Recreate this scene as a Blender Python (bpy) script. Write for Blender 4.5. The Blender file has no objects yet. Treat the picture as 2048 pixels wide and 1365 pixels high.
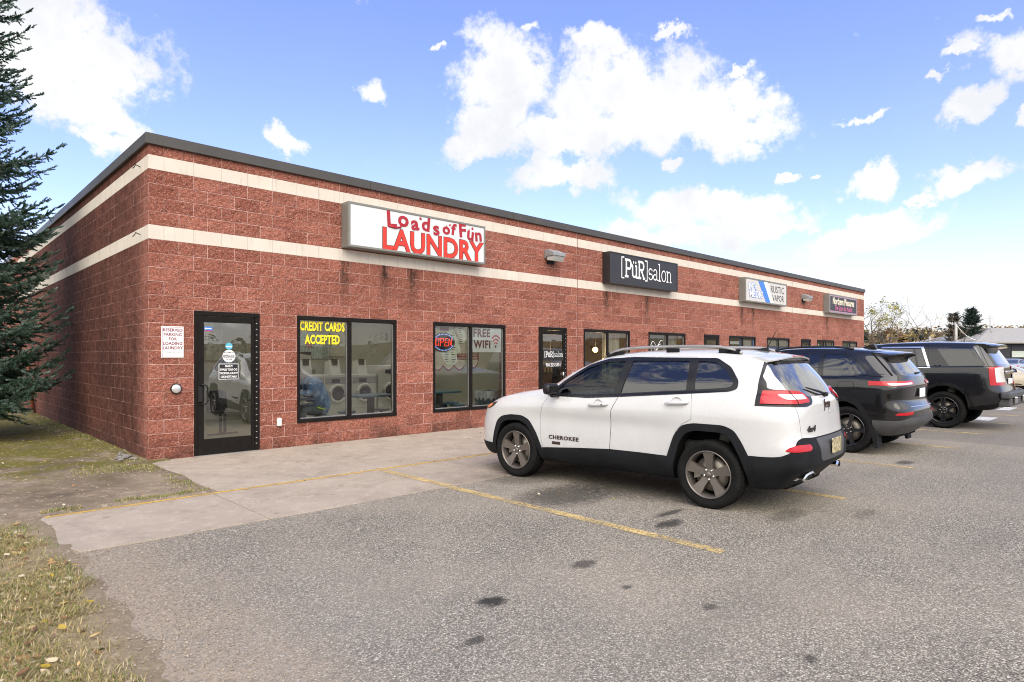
import bpy, bmesh, math, random
import numpy as np
from mathutils import Vector, Matrix
from mathutils.bvhtree import BVHTree

SC = bpy.context.scene
COL = SC.collection
R = math.radians
rnd = random.Random(7)
nrs = np.random.RandomState(11)

# ---------------------------------------------------------------- objects
def tag(o, label=None, cat=None, group=None, kind=None):
    if label: o['label'] = label
    if cat: o['category'] = cat
    if group: o['group'] = group
    if kind: o['kind'] = kind
    return o

def link(o, parent=None):
    COL.objects.link(o)
    if parent is not None:
        o.parent = parent
    return o

def empty(name, loc=(0, 0, 0), rz=0.0, label=None, cat=None, group=None, scale=1.0):
    o = bpy.data.objects.new(name, None)
    o.empty_display_size = 0.2
    o.location = loc
    o.rotation_euler = (0, 0, rz)
    o.scale = (scale,) * 3
    link(o)
    return tag(o, label, cat, group)

def mesh_obj(name, verts, faces, m=None, parent=None, smooth=False):
    me = bpy.data.meshes.new(name)
    me.from_pydata([tuple(v) for v in verts], [], [tuple(f) for f in faces])
    me.update()
    if smooth:
        me.polygons.foreach_set('use_smooth', [True] * len(me.polygons))
    if m is not None:
        for mm in (m if isinstance(m, (list, tuple)) else [m]):
            me.materials.append(mm)
    o = bpy.data.objects.new(name, me)
    return link(o, parent)

class MB:
    """collects simple solids into one mesh"""
    def __init__(s):
        s.v, s.f, s.mi, s.sm = [], [], [], []
        s.cur = 0
    def add(s, verts, faces, smooth=False):
        b = len(s.v)
        s.v += [tuple(p) for p in verts]
        for f in faces:
            s.f.append(tuple(i + b for i in f)); s.mi.append(s.cur); s.sm.append(smooth)
        return s
    def box(s, x0, x1, y0, y1, z0, z1, M=None):
        vs = [(x, y, z) for x in (x0, x1) for y in (y0, y1) for z in (z0, z1)]
        if M is not None: vs = [tuple(M @ Vector(p)) for p in vs]
        return s.add(vs, [(0, 1, 3, 2), (4, 6, 7, 5), (0, 4, 5, 1), (2, 3, 7, 6), (0, 2, 6, 4), (1, 5, 7, 3)])
    def bbox(s, x0, x1, y0, y1, z0, z1, r=0.01, M=None, seg=2):
        """box with rounded edges"""
        bm = bmesh.new()
        bmesh.ops.create_cube(bm, size=1.0)
        for v in bm.verts:
            v.co = Vector(((x0 + x1) / 2 + v.co.x * (x1 - x0), (y0 + y1) / 2 + v.co.y * (y1 - y0), (z0 + z1) / 2 + v.co.z * (z1 - z0)))
        bmesh.ops.bevel(bm, geom=list(bm.edges), offset=r, segments=seg, affect='EDGES', profile=0.5)
        if M is not None: bm.transform(M)
        bm.verts.index_update()
        s.add([v.co[:] for v in bm.verts], [[v.index for v in f.verts] for f in bm.faces])
        bm.free()
        return s
    def prism(s, poly, a0, a1, axis='y', smooth=False):
        """poly of 2-D points extruded along axis; x: (y,z)  y: (x,z)  z: (x,y)"""
        n = len(poly)
        def P(p, a):
            return {'x': (a, p[0], p[1]), 'y': (p[0], a, p[1]), 'z': (p[0], p[1], a)}[axis]
        vs = [P(p, a0) for p in poly] + [P(p, a1) for p in poly]
        fs = [tuple(range(n))[::-1], tuple(range(n, 2 * n))]
        fs += [(i, (i + 1) % n, (i + 1) % n + n, i + n) for i in range(n)]
        return s.add(vs, fs, smooth)
    def tube(s, pts, rad, n=8, cap=True, smooth=True):
        pts = [Vector(p) for p in pts]
        rs = rad if isinstance(rad, (list, tuple)) else [rad] * len(pts)
        vs, fs = [], []
        up = Vector((0, 0, 1))
        for i, p in enumerate(pts):
            d = (pts[min(i + 1, len(pts) - 1)] - pts[max(i - 1, 0)])
            d = d.normalized() if d.length > 1e-9 else Vector((0, 0, 1))
            a = d.cross(up)
            if a.length < 0.05: a = d.cross(Vector((1, 0, 0)))
            a.normalize(); b = d.cross(a)
            for k in range(n):
                t = 2 * math.pi * k / n
                vs.append(p + (a * math.cos(t) + b * math.sin(t)) * rs[i])
        for i in range(len(pts) - 1):
            for k in range(n):
                fs.append((i * n + k, i * n + (k + 1) % n, (i + 1) * n + (k + 1) % n, (i + 1) * n + k))
        s.add(vs, fs, smooth)
        if cap:
            b = len(s.v) - len(vs)
            s.f.append(tuple(b + k for k in range(n))[::-1]); s.mi.append(s.cur); s.sm.append(False)
            e = b + (len(pts) - 1) * n
            s.f.append(tuple(e + k for k in range(n))); s.mi.append(s.cur); s.sm.append(False)
        return s
    def lathe(s, prof, n=48, axis='x', c=(0, 0, 0), smooth=True, mod=None, closed=False):
        """prof: list of (a, r) along axis"""
        vs, fs = [], []
        for j, (a, r) in enumerate(prof):
            for k in range(n):
                t = 2 * math.pi * k / n
                rr = r + (mod(j, k) if mod else 0)
                u, w = rr * math.cos(t), rr * math.sin(t)
                p = {'x': (a, u, w), 'y': (u, a, w), 'z': (u, w, a)}[axis]
                vs.append((p[0] + c[0], p[1] + c[1], p[2] + c[2]))
        m = len(prof)
        for j in range(m - (0 if closed else 1)):
            for k in range(n):
                j2 = (j + 1) % m
                fs.append((j * n + k, j * n + (k + 1) % n, j2 * n + (k + 1) % n, j2 * n + k))
        return s.add(vs, fs, smooth)
    def disc(s, c, r, axis='x', n=32, ry=None):
        vs = []
        for k in range(n):
            t = 2 * math.pi * k / n
            u, w = r * math.cos(t), (ry or r) * math.sin(t)
            p = {'x': (0, u, w), 'y': (u, 0, w), 'z': (u, w, 0)}[axis]
            vs.append((p[0] + c[0], p[1] + c[1], p[2] + c[2]))
        return s.add(vs, [tuple(range(n))])
    def build(s, name, m=None, parent=None, fixn=True, bevel=0):
        o = mesh_obj(name, s.v, s.f, m, parent)
        me = o.data
        me.polygons.foreach_set('material_index', s.mi)
        me.polygons.foreach_set('use_smooth', s.sm)
        if fixn:
            bm = bmesh.new(); bm.from_mesh(me)
            bmesh.ops.recalc_face_normals(bm, faces=bm.faces)
            bm.to_mesh(me); bm.free()
        if bevel:
            md = o.modifiers.new('edge', 'BEVEL'); md.width = bevel; md.segments = 2; md.limit_method = 'ANGLE'
        return o

def children(o):
    return [c for c in COL.objects if c.parent == o]

def copy_tree(o, parent=None):
    c = o.copy(); COL.objects.link(c)
    if parent is not None: c.parent = parent
    for ch in children(o):
        copy_tree(ch, c)
    return c

def evaluated_mesh(o):
    dg = bpy.context.evaluated_depsgraph_get()
    dg.update()
    return bpy.data.meshes.new_from_object(o.evaluated_get(dg), depsgraph=dg)

def text_obj(name, body, m, parent=None, loc=(0, 0, 0), size=0.1, ext=0.001, bold=0.0, sx=1.0, align='CENTER', rot=None, shear=0.0, spacing=1.0, line=1.0, res=3):
    """lettering in the XZ plane that reads from -Y, turned into a mesh"""
    cu = bpy.data.curves.new(name, 'FONT')
    cu.body = body; cu.size = size; cu.extrude = ext; cu.offset = bold
    cu.align_x = align; cu.align_y = 'CENTER'; cu.shear = shear
    cu.space_character = spacing; cu.space_line = line; cu.resolution_u = res
    t = bpy.data.objects.new(name, cu); COL.objects.link(t)
    me = evaluated_mesh(t)
    bpy.data.objects.remove(t); bpy.data.curves.remove(cu)
    M = Matrix.Translation(loc) @ (rot or Matrix()) @ Matrix.Rotation(R(90), 4, 'X') @ Matrix.Diagonal((sx, 1, 1, 1))
    me.transform(M)
    me.materials.clear(); me.materials.append(m)
    o = bpy.data.objects.new(name, me)
    return link(o, parent)

def join_meshes(name, objs, parent=None):
    """several freshly built meshes become one mesh object"""
    bm = bmesh.new(); mats = []
    for o in objs:
        me = o.data
        base = len(mats); mats += list(me.materials)
        n0 = len(bm.faces)
        bm.from_mesh(me)
        bm.faces.ensure_lookup_table()
        for f in bm.faces[n0:]: f.material_index += base
    me = bpy.data.meshes.new(name); bm.to_mesh(me); bm.free()
    for m in mats: me.materials.append(m)
    for o in objs: bpy.data.objects.remove(o)
    o = bpy.data.objects.new(name, me)
    return link(o, parent)

# ---------------------------------------------------------------- materials
class G:
    def __init__(s, name):
        s.m = bpy.data.materials.new(name); s.m.use_nodes = True
        s.t = s.m.node_tree; s.t.nodes.clear()
        s.out = s.t.nodes.new('ShaderNodeOutputMaterial')
    def put(s, sock, v):
        if v is None: return
        if isinstance(v, bpy.types.NodeSocket): s.t.links.new(v, sock)
        else:
            if isinstance(v, (tuple, list)) and len(v) == 3 and sock.type == 'RGBA': v = tuple(v) + (1,)
            sock.default_value = v
    def n(s, typ, ins=None, out=0, **props):
        nd = s.t.nodes.new('ShaderNode' + typ)
        for k, v in props.items(): setattr(nd, k, v)
        for k, v in (ins or {}).items(): s.put(nd.inputs[k], v)
        return nd.outputs[out]
    def math(s, op, a, b=None, c=None, clamp=False):
        nd = s.t.nodes.new('ShaderNodeMath'); nd.operation = op; nd.use_clamp = clamp
        for i, v in enumerate((a, b, c)):
            if v is not None: s.put(nd.inputs[i], v)
        return nd.outputs[0]
    def vmath(s, op, a, b=None, out=0):
        nd = s.t.nodes.new('ShaderNodeVectorMath'); nd.operation = op
        s.put(nd.inputs[0], a)
        if b is not None: s.put(nd.inputs[1], b)
        return nd.outputs[out]
    def mix(s, f, a, b, blend='MIX'):
        nd = s.t.nodes.new('ShaderNodeMix'); nd.data_type = 'RGBA'; nd.blend_type = blend
        s.put(nd.inputs[0], f); s.put(nd.inputs[6], a); s.put(nd.inputs[7], b)
        return nd.outputs[2]
    def ramp(s, f, stops, interp='LINEAR'):
        nd = s.t.nodes.new('ShaderNodeValToRGB'); cr = nd.color_ramp; cr.interpolation = interp
        while len(cr.elements) < len(stops): cr.elements.new(0.5)
        for e, (p, c) in zip(cr.elements, stops):
            e.position = p
            e.color = (c, c, c, 1) if isinstance(c, (int, float)) else tuple(c) + (1,)
        s.put(nd.inputs[0], f)
        return nd.outputs[0]
    def map(s, v, a, b, c=0.0, d=1.0, smooth=False):
        nd = s.t.nodes.new('ShaderNodeMapRange'); nd.clamp = True
        if smooth: nd.interpolation_type = 'SMOOTHSTEP'
        s.put(nd.inputs[0], v)
        for i, x in enumerate((a, b, c, d)): nd.inputs[i + 1].default_value = x
        return nd.outputs[0]
    def noise(s, co, scale, detail=4, rough=0.55, out=0, dist=0.0):
        return s.n('TexNoise', {'Vector': co, 'Scale': scale, 'Detail': detail, 'Roughness': rough, 'Distortion': dist}, out)
    def pos(s): return s.n('NewGeometry', out=0)
    def nrm(s): return s.n('NewGeometry', out=1)
    def obj(s): return s.n('TexCoord', out=3)
    def sep(s, v):
        nd = s.t.nodes.new('ShaderNodeSeparateXYZ'); s.put(nd.inputs[0], v); return nd.outputs
    def comb(s, x, y, z):
        nd = s.t.nodes.new('ShaderNodeCombineXYZ')
        for i, v in enumerate((x, y, z)): s.put(nd.inputs[i], v)
        return nd.outputs[0]
    def bump(s, h, strength=0.3, dist=0.01, nrm=None):
        ins = {'Strength': strength, 'Distance': dist, 'Height': h}
        if nrm is not None: ins['Normal'] = nrm
        return s.n('Bump', ins)
    def pbsdf(s, color, rough=0.5, metal=0.0, spec=0.5, normal=None, coat=0.0, emis=None, estr=0.0, alpha=None, coat_rough=0.03, trans=0.0, sub=None):
        ins = {'Base Color': color, 'Roughness': rough, 'Metallic': metal, 'Specular IOR Level': spec}
        if coat: ins['Coat Weight'] = coat; ins['Coat Roughness'] = coat_rough
        if normal is not None: ins['Normal'] = normal
        if emis is not None: ins['Emission Color'] = emis; ins['Emission Strength'] = estr
        if trans: ins['Transmission Weight'] = trans
        return s.n('BsdfPrincipled', ins)
    def done(s, sh):
        s.t.links.new(sh, s.out.inputs[0]); return s.m

def plain(name, color, rough=0.5, metal=0.0, spec=0.5, var=0.12, scale=6.0, bump=0.0, bscale=80.0, coat=0.0, coat_rough=0.03):
    """a plain material with slight mottling and optional fine relief"""
    g = G(name); co = g.obj()
    nz = g.noise(co, scale, 5, 0.6)
    c = g.mix(g.map(nz, 0.3, 0.7), tuple(x * (1 - var) for x in color), tuple(min(1, x * (1 + var)) for x in color))
    nr = None
    if bump: nr = g.bump(g.noise(co, bscale, 3), bump, 0.004)
    rg = g.map(nz, 0.3, 0.7, max(0, rough - 0.05), min(1, rough + 0.05))
    return g.done(g.pbsdf(c, rg, metal, spec, nr, coat, coat_rough=coat_rough))

def glass(name, tint=(0.9, 0.95, 0.93), fac=0.06, rough=0.0, mult=1.0, dust=0.0):
    """thin pane: clear or tinted with Fresnel reflection"""
    g = G(name)
    tr = g.n('BsdfTransparent', {'Color': tint})
    gl = g.n('BsdfGlossy', {'Color': (1, 1, 1), 'Roughness': rough})
    fr = g.n('Fresnel', {'IOR': 1.55})
    k = g.math('MULTIPLY_ADD', fr, mult, fac, clamp=True)
    sh = g.n('MixShader', {0: k, 1: tr, 2: gl})
    if dust:
        df = g.n('BsdfDiffuse', {'Color': (0.5, 0.5, 0.48)})
        nz = g.map(g.noise(g.obj(), 9, 6, 0.65), 0.35, 0.8, 0.0, dust)
        sh = g.n('MixShader', {0: nz, 1: sh, 2: df})
    return g.done(sh)

def emit(name, color, strength):
    g = G(name)
    return g.done(g.pbsdf((0.02, 0.02, 0.02), 0.4, emis=color, estr=strength))
# ---------------------------------------------------------------- setting materials
def block_material():
    g = G('split_face_block')
    p = g.pos(); x, y, z = g.sep(p)
    nx = g.sep(g.nrm())[0]
    side = g.math('GREATER_THAN', g.math('ABSOLUTE', nx), 0.5)
    u = g.math('ADD', g.math('MULTIPLY', side, y), g.math('MULTIPLY', g.math('SUBTRACT', 1.0, side), x))
    # slight wander of the joints
    wob = g.math('MULTIPLY', g.math('SUBTRACT', g.noise(p, 9, 2), 0.5), 0.012)
    co = g.comb(g.math('ADD', u, wob), g.math('ADD', z, wob), 0.0)
    br = g.t.nodes.new('ShaderNodeTexBrick'); br.offset = 0.5; br.offset_frequency = 2
    g.put(br.inputs['Vector'], co)
    g.put(br.inputs['Color1'], (0, 0, 0)); g.put(br.inputs['Color2'], (1, 1, 1)); g.put(br.inputs['Mortar'], (0.5, 0.5, 0.5))
    for k, v in (('Scale', 1.0), ('Mortar Size', 0.0075), ('Mortar Smooth', 0.35), ('Bias', 0.0), ('Brick Width', 0.4064), ('Row Height', 0.2032)):
        br.inputs[k].default_value = v
    rand, mort = br.outputs['Color'], br.outputs['Fac']
    c = g.mix(rand, (0.262, 0.088, 0.058), (0.385, 0.142, 0.098))
    # aggregate grain
    gr = g.noise(p, 62, 5, 0.8)
    c = g.mix(g.map(gr, 0.36, 0.68), g.mix(1.0, c, (0.38, 0.34, 0.34), 'MULTIPLY'), g.mix(1.0, c, (1.75, 1.85, 1.85), 'MULTIPLY'))
    c = g.mix(g.map(g.noise(p, 24, 4, 0.75), 0.34, 0.66), g.mix(1.0, c, (0.66, 0.62, 0.62), 'MULTIPLY'), g.mix(1.0, c, (1.30, 1.33, 1.33), 'MULTIPLY'))
    spk = g.n('TexVoronoi', {'Vector': p, 'Scale': 90.0}, 1)
    c = g.mix(g.math('MULTIPLY', g.math('GREATER_THAN', g.sep(spk)[0], 0.93), 0.55), c, (0.62, 0.42, 0.36))
    big = g.noise(p, 1.3, 5, 0.6)
    c = g.mix(g.map(big, 0.35, 0.72, 0.0, 0.35), c, (0.20, 0.075, 0.055))
    ms = g.map(g.noise(p, 1.7, 3), 0.36, 0.60, 0.25, 0.95)
    c = g.mix(g.math('MULTIPLY', mort, ms), c, (0.62, 0.36, 0.31))
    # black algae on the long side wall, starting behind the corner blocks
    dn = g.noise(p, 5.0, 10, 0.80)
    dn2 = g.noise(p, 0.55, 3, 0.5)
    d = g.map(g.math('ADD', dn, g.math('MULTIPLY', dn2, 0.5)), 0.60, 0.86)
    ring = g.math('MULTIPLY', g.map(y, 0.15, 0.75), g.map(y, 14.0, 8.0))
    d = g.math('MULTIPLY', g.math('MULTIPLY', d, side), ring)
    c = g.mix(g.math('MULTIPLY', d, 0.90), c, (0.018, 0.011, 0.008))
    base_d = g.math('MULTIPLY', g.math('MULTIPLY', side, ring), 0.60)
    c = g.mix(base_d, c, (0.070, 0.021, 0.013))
    c = g.mix(g.math('MULTIPLY', g.math('MULTIPLY', mort, side), g.map(g.noise(p, 3.1, 4), .40, .62, .0, .75)), c, (0.36, 0.20, 0.16))
    # run-off streaks under the ends of the signs
    st = None
    for sx in (3.15, 3.98, 4.62, 10.75, 12.62, 18.35, 19.2, 26.2):
        w = 0.16
        k = g.map(g.math('ABSOLUTE', g.math('SUBTRACT', u, sx)), w, 0.02, 0.0, 1.0)
        st = k if st is None else g.math('MAXIMUM', st, k)
    zz = g.math('MULTIPLY', g.map(z, 2.35, 3.05), g.map(z, 3.30, 3.24))
    st = g.math('MULTIPLY', g.math('MULTIPLY', st, zz), g.math('SUBTRACT', 1.0, side))
    st = g.math('MULTIPLY', st, g.map(g.noise(g.comb(g.math('MULTIPLY', x, 3.0), 0.0, z), 5, 6, 0.7), 0.36, 0.56))
    c = g.mix(g.math('MULTIPLY', st, 0.92), c, (0.02, 0.015, 0.012))
    # damp foot of the wall
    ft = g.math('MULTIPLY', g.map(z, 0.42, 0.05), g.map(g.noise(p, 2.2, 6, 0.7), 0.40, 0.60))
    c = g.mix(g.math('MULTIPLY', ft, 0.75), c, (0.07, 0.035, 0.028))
    hgt = g.math('ADD', g.math('MULTIPLY', gr, 0.45), g.math('MULTIPLY', g.noise(p, 22, 4, 0.6), 0.9))
    hgt = g.math('ADD', hgt, g.math('MULTIPLY', g.noise(p, 8, 3, 0.6), 2.2))
    hgt = g.math('SUBTRACT', hgt, g.math('MULTIPLY', mort, 0.8))
    nr = g.bump(hgt, 1.0, 0.034)
    return g.done(g.pbsdf(c, 0.9, 0, 0.25, nr))

def band_material():
    g = G('cream_block_band')
    p = g.pos(); x, y, z = g.sep(p)
    side = g.math('GREATER_THAN', g.math('ABSOLUTE', g.sep(g.nrm())[0]), 0.5)
    u = g.math('ADD', g.math('MULTIPLY', side, y), g.math('MULTIPLY', g.math('SUBTRACT', 1.0, side), x))
    fr = g.math('FRACT', g.math('DIVIDE', g.math('ADD', u, 40.64), 0.4064))
    j = g.math('LESS_THAN', g.math('ABSOLUTE', g.math('SUBTRACT', fr, 0.5)), 0.009)
    nz = g.noise(p, 3.0, 6, 0.65)
    c = g.mix(g.map(nz, 0.3, 0.7), (0.66, 0.60, 0.52), (0.58, 0.52, 0.445))
    cell = g.n('TexWhiteNoise', {'W': g.math('FLOOR', g.math('ADD', g.math('DIVIDE', u, 0.4064), 0.5))}, 0, noise_dimensions='1D')
    c = g.mix(g.math('MULTIPLY', cell, 0.18), c, (0.50, 0.43, 0.36))
    c = g.mix(g.math('MULTIPLY', j, 0.55), c, (0.30, 0.25, 0.20))
    stv = g.noise(g.comb(g.math('MULTIPLY', u, 8.0), 0.0, g.math('MULTIPLY', z, 0.7)), 1.3, 5, 0.7)
    c = g.mix(g.map(stv, 0.55, 0.78, 0.0, 0.65), c, (0.22, 0.20, 0.17))
    nr = g.bump(g.noise(p, 120, 3), 0.25, 0.004)
    return g.done(g.pbsdf(c, 0.85, 0, 0.3, nr))

def asphalt_material():
    g = G('worn_asphalt')
    p = g.pos(); x, y, z = g.sep(p)
    v = g.n('TexVoronoi', {'Vector': p, 'Scale': 118.0, 'Randomness': 1.0}, 1)
    r = g.sep(v)[0]; r2 = g.sep(v)[1]
    c = g.ramp(r, [(0.0, (0.075, 0.068, 0.062)), (0.35, (0.185, 0.170, 0.152)), (0.6, (0.31, 0.284, 0.254)), (0.85, (0.47, 0.434, 0.39)), (1.0, (0.70, 0.66, 0.60))])
    c = g.mix(g.math('MULTIPLY', g.math('GREATER_THAN', r2, 0.8), 0.4), c, (0.36, 0.26, 0.19))
    dk = g.n('TexVoronoi', {'Vector': p, 'Scale': 118.0}, 0)
    c = g.mix(g.map(dk, 0.45, 0.80, 0.0, 0.8), c, (0.055, 0.052, 0.05))
    fine = g.noise(p, 260, 2, 0.6)
    c = g.mix(g.map(fine, 0.35, 0.7, 0.0, 0.4), c, (0.14, 0.125, 0.108))
    mid = g.noise(p, 42, 3, 0.75)
    c = g.mix(g.map(mid, 0.36, 0.64), g.mix(1.0, c, (0.62, 0.62, 0.62), 'MULTIPLY'), g.mix(1.0, c, (1.38, 1.38, 1.37), 'MULTIPLY'))
    b1 = g.noise(p, 0.5, 5, 0.6)
    c = g.mix(g.map(b1, 0.38, 0.68, 0.0, 0.42), c, (0.37, 0.32, 0.268))
    b2 = g.noise(p, 1.7, 5, 0.6)
    c = g.mix(g.map(b2, 0.5, 0.8, 0.0, 0.25), c, (0.14, 0.132, 0.126))
    # bluish newer lane at the near left
    lane = g.math('MULTIPLY', g.map(y, -5.0, -7.0), g.map(x, 1.2, -0.8))
    c = g.mix(g.math('MULTIPLY', lane, 0.18), c, (0.19, 0.195, 0.21))
    tr = g.noise(g.comb(g.math('MULTIPLY', x, 0.22), g.math('MULTIPLY', y, 1.6), 0.0), 1.0, 5, 0.6)
    c = g.mix(g.map(tr, 0.52, 0.74, 0.0, 0.30), c, (0.12, 0.112, 0.102))
    dr = g.n('TexVoronoi', {'Vector': p, 'Scale': 1.15}, 0)
    dr = g.map(g.math('ADD', dr, g.math('MULTIPLY', g.noise(p, 18, 4, .7), 0.22)), 0.19, 0.13)
    dr = g.math('MULTIPLY', dr, g.map(g.noise(p, .7, 2), .50, .56))
    c = g.mix(g.math('MULTIPLY', dr, 0.7), c, (0.03, 0.028, 0.026))
    # sand washed over the left edge
    sn = g.math('ADD', g.math('MULTIPLY', g.noise(p, 2.3, 6, 0.7), 1.1), g.math('MULTIPLY', x, -1.0))
    sand = g.map(sn, 1.30, 2.15)
    sand = g.math('MULTIPLY', sand, g.map(g.noise(p, 38, 3), 0.30, 0.6))
    c = g.mix(g.math('MULTIPLY', sand, 0.9), c, (0.34, 0.27, 0.21))
    # oil stains
    for (sx, sy, rx, ry, k) in OIL:
        dx = g.math('DIVIDE', g.math('SUBTRACT', x, sx), rx)
        dy = g.math('DIVIDE', g.math('SUBTRACT', y, sy), ry)
        d2 = g.math('ADD', g.math('MULTIPLY', dx, dx), g.math('MULTIPLY', dy, dy))
        d2 = g.math('ADD', d2, g.math('MULTIPLY', g.math('SUBTRACT', g.noise(p, 14, 5, 0.75), 0.5), 2.4))
        f = g.map(d2, 1.1, 0.25, 0.0, k)
        c = g.mix(f, c, (0.022, 0.021, 0.02))
    # darker resurfaced strip across the far bays and white bay paint remains
    sea = g.math('GREATER_THAN', g.math('ADD', x, g.math('MULTIPLY', g.noise(p, 0.8, 4), 0.15)), 11.2)
    c = g.mix(g.math('MULTIPLY', sea, 0.42), c, (0.13, 0.12, 0.115))
    c = g.mix(1.0, c, (0.99, 0.985, 0.92), 'MULTIPLY')
    nr = g.bump(g.math('ADD', g.math('MULTIPLY', r, 0.7), g.math('MULTIPLY', dk, -0.8)), 0.55, 0.006)
    return g.done(g.pbsdf(c, 0.88, 0, 0.3, nr))

OIL = [(0.09, -7.31, 0.12, 0.09, 0.95), (2.51, -7.07, 0.24, 0.10, 0.85), (1.06, -7.25, 0.14, 0.08, 0.7), (2.86, -6.85, 0.28, 0.06, 0.8),
       (2.75, -5.6, 0.75, 0.50, 0.72), (-0.35, -7.65, 0.09, 0.05, 0.7), (1.0, -8.3, 0.07, 0.05, 0.6), (3.7, -5.9, 0.75, 1.0, 0.55), (0.9, -7.75, 0.05, 0.04, 0.7),
       (4.2, -8.2, 0.30, 0.10, 0.35), (7.9, -7.6, 0.25, 0.12, 0.7), (3.6, -7.7, 0.4, 0.14, 0.45), (0.75, -9.0, 0.06, 0.04, 0.7), (3.15, -4.5, 0.6, 0.5, 0.5)]

def concrete_material():
    g = G('old_concrete')
    p = g.pos(); x, y, z = g.sep(p)
    n1 = g.noise(p, 1.2, 6, 0.65); n2 = g.noise(p, 6, 6, 0.7); n3 = g.noise(p, 90, 3, 0.7)
    c = g.mix(g.map(n1, 0.3, 0.7), (0.43, 0.365, 0.295), (0.32, 0.268, 0.215))
    c = g.mix(g.map(n2, 0.48, 0.75, 0.0, 0.55), c, (0.56, 0.485, 0.40))
    c = g.mix(g.map(n3, 0.42, 0.72, 0.0, 0.8), c, (0.19, 0.155, 0.125))
    n4 = g.noise(p, 2.4, 5, 0.7, dist=0.6)
    c = g.mix(g.map(n4, 0.56, 0.72, 0.0, 0.5), c, (0.16, 0.13, 0.10))
    spk = g.n('TexVoronoi', {'Vector': p, 'Scale': 3.4}, 0)
    c = g.mix(g.math('MULTIPLY', g.map(g.math('ADD', spk, g.math('MULTIPLY', n2, 0.25)), 0.26, 0.17), 0.45), c, (0.11, 0.085, 0.07))
    # dirt where cars stop
    car = g.math('MULTIPLY', g.map(y, -3.2, -4.2), g.map(x, 1.8, 2.8))
    c = g.mix(g.math('MULTIPLY', car, g.map(n4, 0.3, 0.6, 0.15, 0.65)), c, (0.10, 0.085, 0.07))
    nr = g.bump(g.math('ADD', n3, g.math('MULTIPLY', n2, 0.6)), 0.3, 0.006)
    return g.done(g.pbsdf(c, 0.9, 0, 0.25, nr))

def soil_material():
    g = G('soil_and_litter')
    p = g.pos(); x, y, z = g.sep(p)
    n1 = g.noise(p, 0.9, 6, 0.65); n2 = g.noise(p, 7, 6, 0.7); n3 = g.noise(p, 60, 4, 0.7)
    c = g.mix(g.map(n2, 0.3, 0.7), (0.235, 0.185, 0.132), (0.37, 0.30, 0.225))
    c = g.mix(g.math('MULTIPLY', g.map(n1, 0.37, 0.57, 0.0, 0.88), g.map(y, -3.2, -1.8, .25, 1.0)), c, (0.105, 0.082, 0.056))
    c = g.mix(g.map(n3, 0.40, 0.7, 0.0, 0.75), c, (0.13, 0.102, 0.072))
    # moss beside the side wall
    ms = g.noise(p, 1.6, 6, 0.7)
    far = g.map(y, 0.3, 2.5, 0.0, 0.10)
    mo = g.map(g.math('ADD', ms, far), 0.47, 0.58)
    mo = g.math('MULTIPLY', mo, g.map(y, -1.6, 0.4))
    c = g.mix(g.math('MULTIPLY', mo, 0.85), c, (0.125, 0.115, 0.020))
    nearg = g.math('MULTIPLY', g.map(y, -2.6, -3.3), g.map(x, -1.55, -1.95))
    c = g.mix(g.math('MULTIPLY', nearg, 0.65), c, g.mix(g.map(g.noise(p, 110, 4, .8), .35, .65), (0.13, 0.10, 0.045), (0.46, 0.37, 0.20)))
    lit = g.n('TexVoronoi', {'Vector': p, 'Scale': 26.0}, 1)
    c = g.mix(g.math('MULTIPLY', g.math('GREATER_THAN', g.sep(lit)[0], 0.91), g.map(n3, 0.45, 0.6)), c, (0.42, 0.34, 0.24))
    away = g.map(x, 55.0, 90.0)
    c = g.mix(away, c, (0.16, 0.14, 0.05))
    nr = g.bump(g.math('ADD', n3, g.math('MULTIPLY', n2, 0.8)), 0.6, 0.02)
    return g.done(g.pbsdf(c, 0.95, 0, 0.15, nr))

def paint_material(name, color, wear=0.5):
    g = G(name)
    p = g.pos()
    n = g.noise(p, 30, 6, 0.75); n2 = g.noise(p, 2.5, 4, 0.6); v = g.sep(g.n('TexVoronoi', {'Vector': p, 'Scale': 92.0}, 1))[0]
    f = g.map(g.math('ADD', g.math('ADD', n, g.math('MULTIPLY', n2, 0.55)), g.math('MULTIPLY', v, 0.18)), 0.72 + 0.25 * (1 - wear), 0.98 + 0.25 * (1 - wear))
    c = g.mix(g.map(n2, 0.3, 0.7), color, tuple(x * 0.8 for x in color))
    sh = g.pbsdf(c, 0.8, 0, 0.3, g.bump(v, 0.3, 0.003))
    tr = g.n('BsdfTransparent')
    return g.done(g.n('MixShader', {0: f, 1: sh, 2: tr}))

M = {}
M['block'] = block_material()
M['band'] = band_material()
M['asphalt'] = asphalt_material()
M['concrete'] = concrete_material()
M['soil'] = soil_material()
M['yellow'] = paint_material('faded_yellow_paint', (0.62, 0.46, 0.20), 0.85)
M['yellow_kerb'] = paint_material('kerb_yellow_paint', (0.60, 0.38, 0.08), 0.55)
M['white_paint'] = paint_material('worn_white_paint', (0.66, 0.66, 0.64), 0.45)
M['coping'] = plain('dark_bronze_coping', (0.060, 0.056, 0.052), 0.45, 0.0, 0.4, 0.15, 2.0)
M['frame'] = plain('dark_bronze_frame', (0.012, 0.010, 0.009), 0.5, 0.0, 0.10, 0.2, 12)
M['alu'] = plain('brushed_aluminium', (0.45, 0.45, 0.45), 0.4, 0.8, 0.5, 0.1, 20)
M['sign_grey'] = plain('sign_box_grey', (0.20, 0.20, 0.18), 0.45, 0.2, 0.5, 0.08, 3)
M['sign_dark'] = plain('sign_box_charcoal', (0.022, 0.021, 0.022), 0.42, 0, 0.5, 0.15, 3)
M['sign_white'] = plain('sign_white_acrylic', (0.64, 0.64, 0.64), 0.3, 0, 0.5, 0.02, 3)
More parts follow.
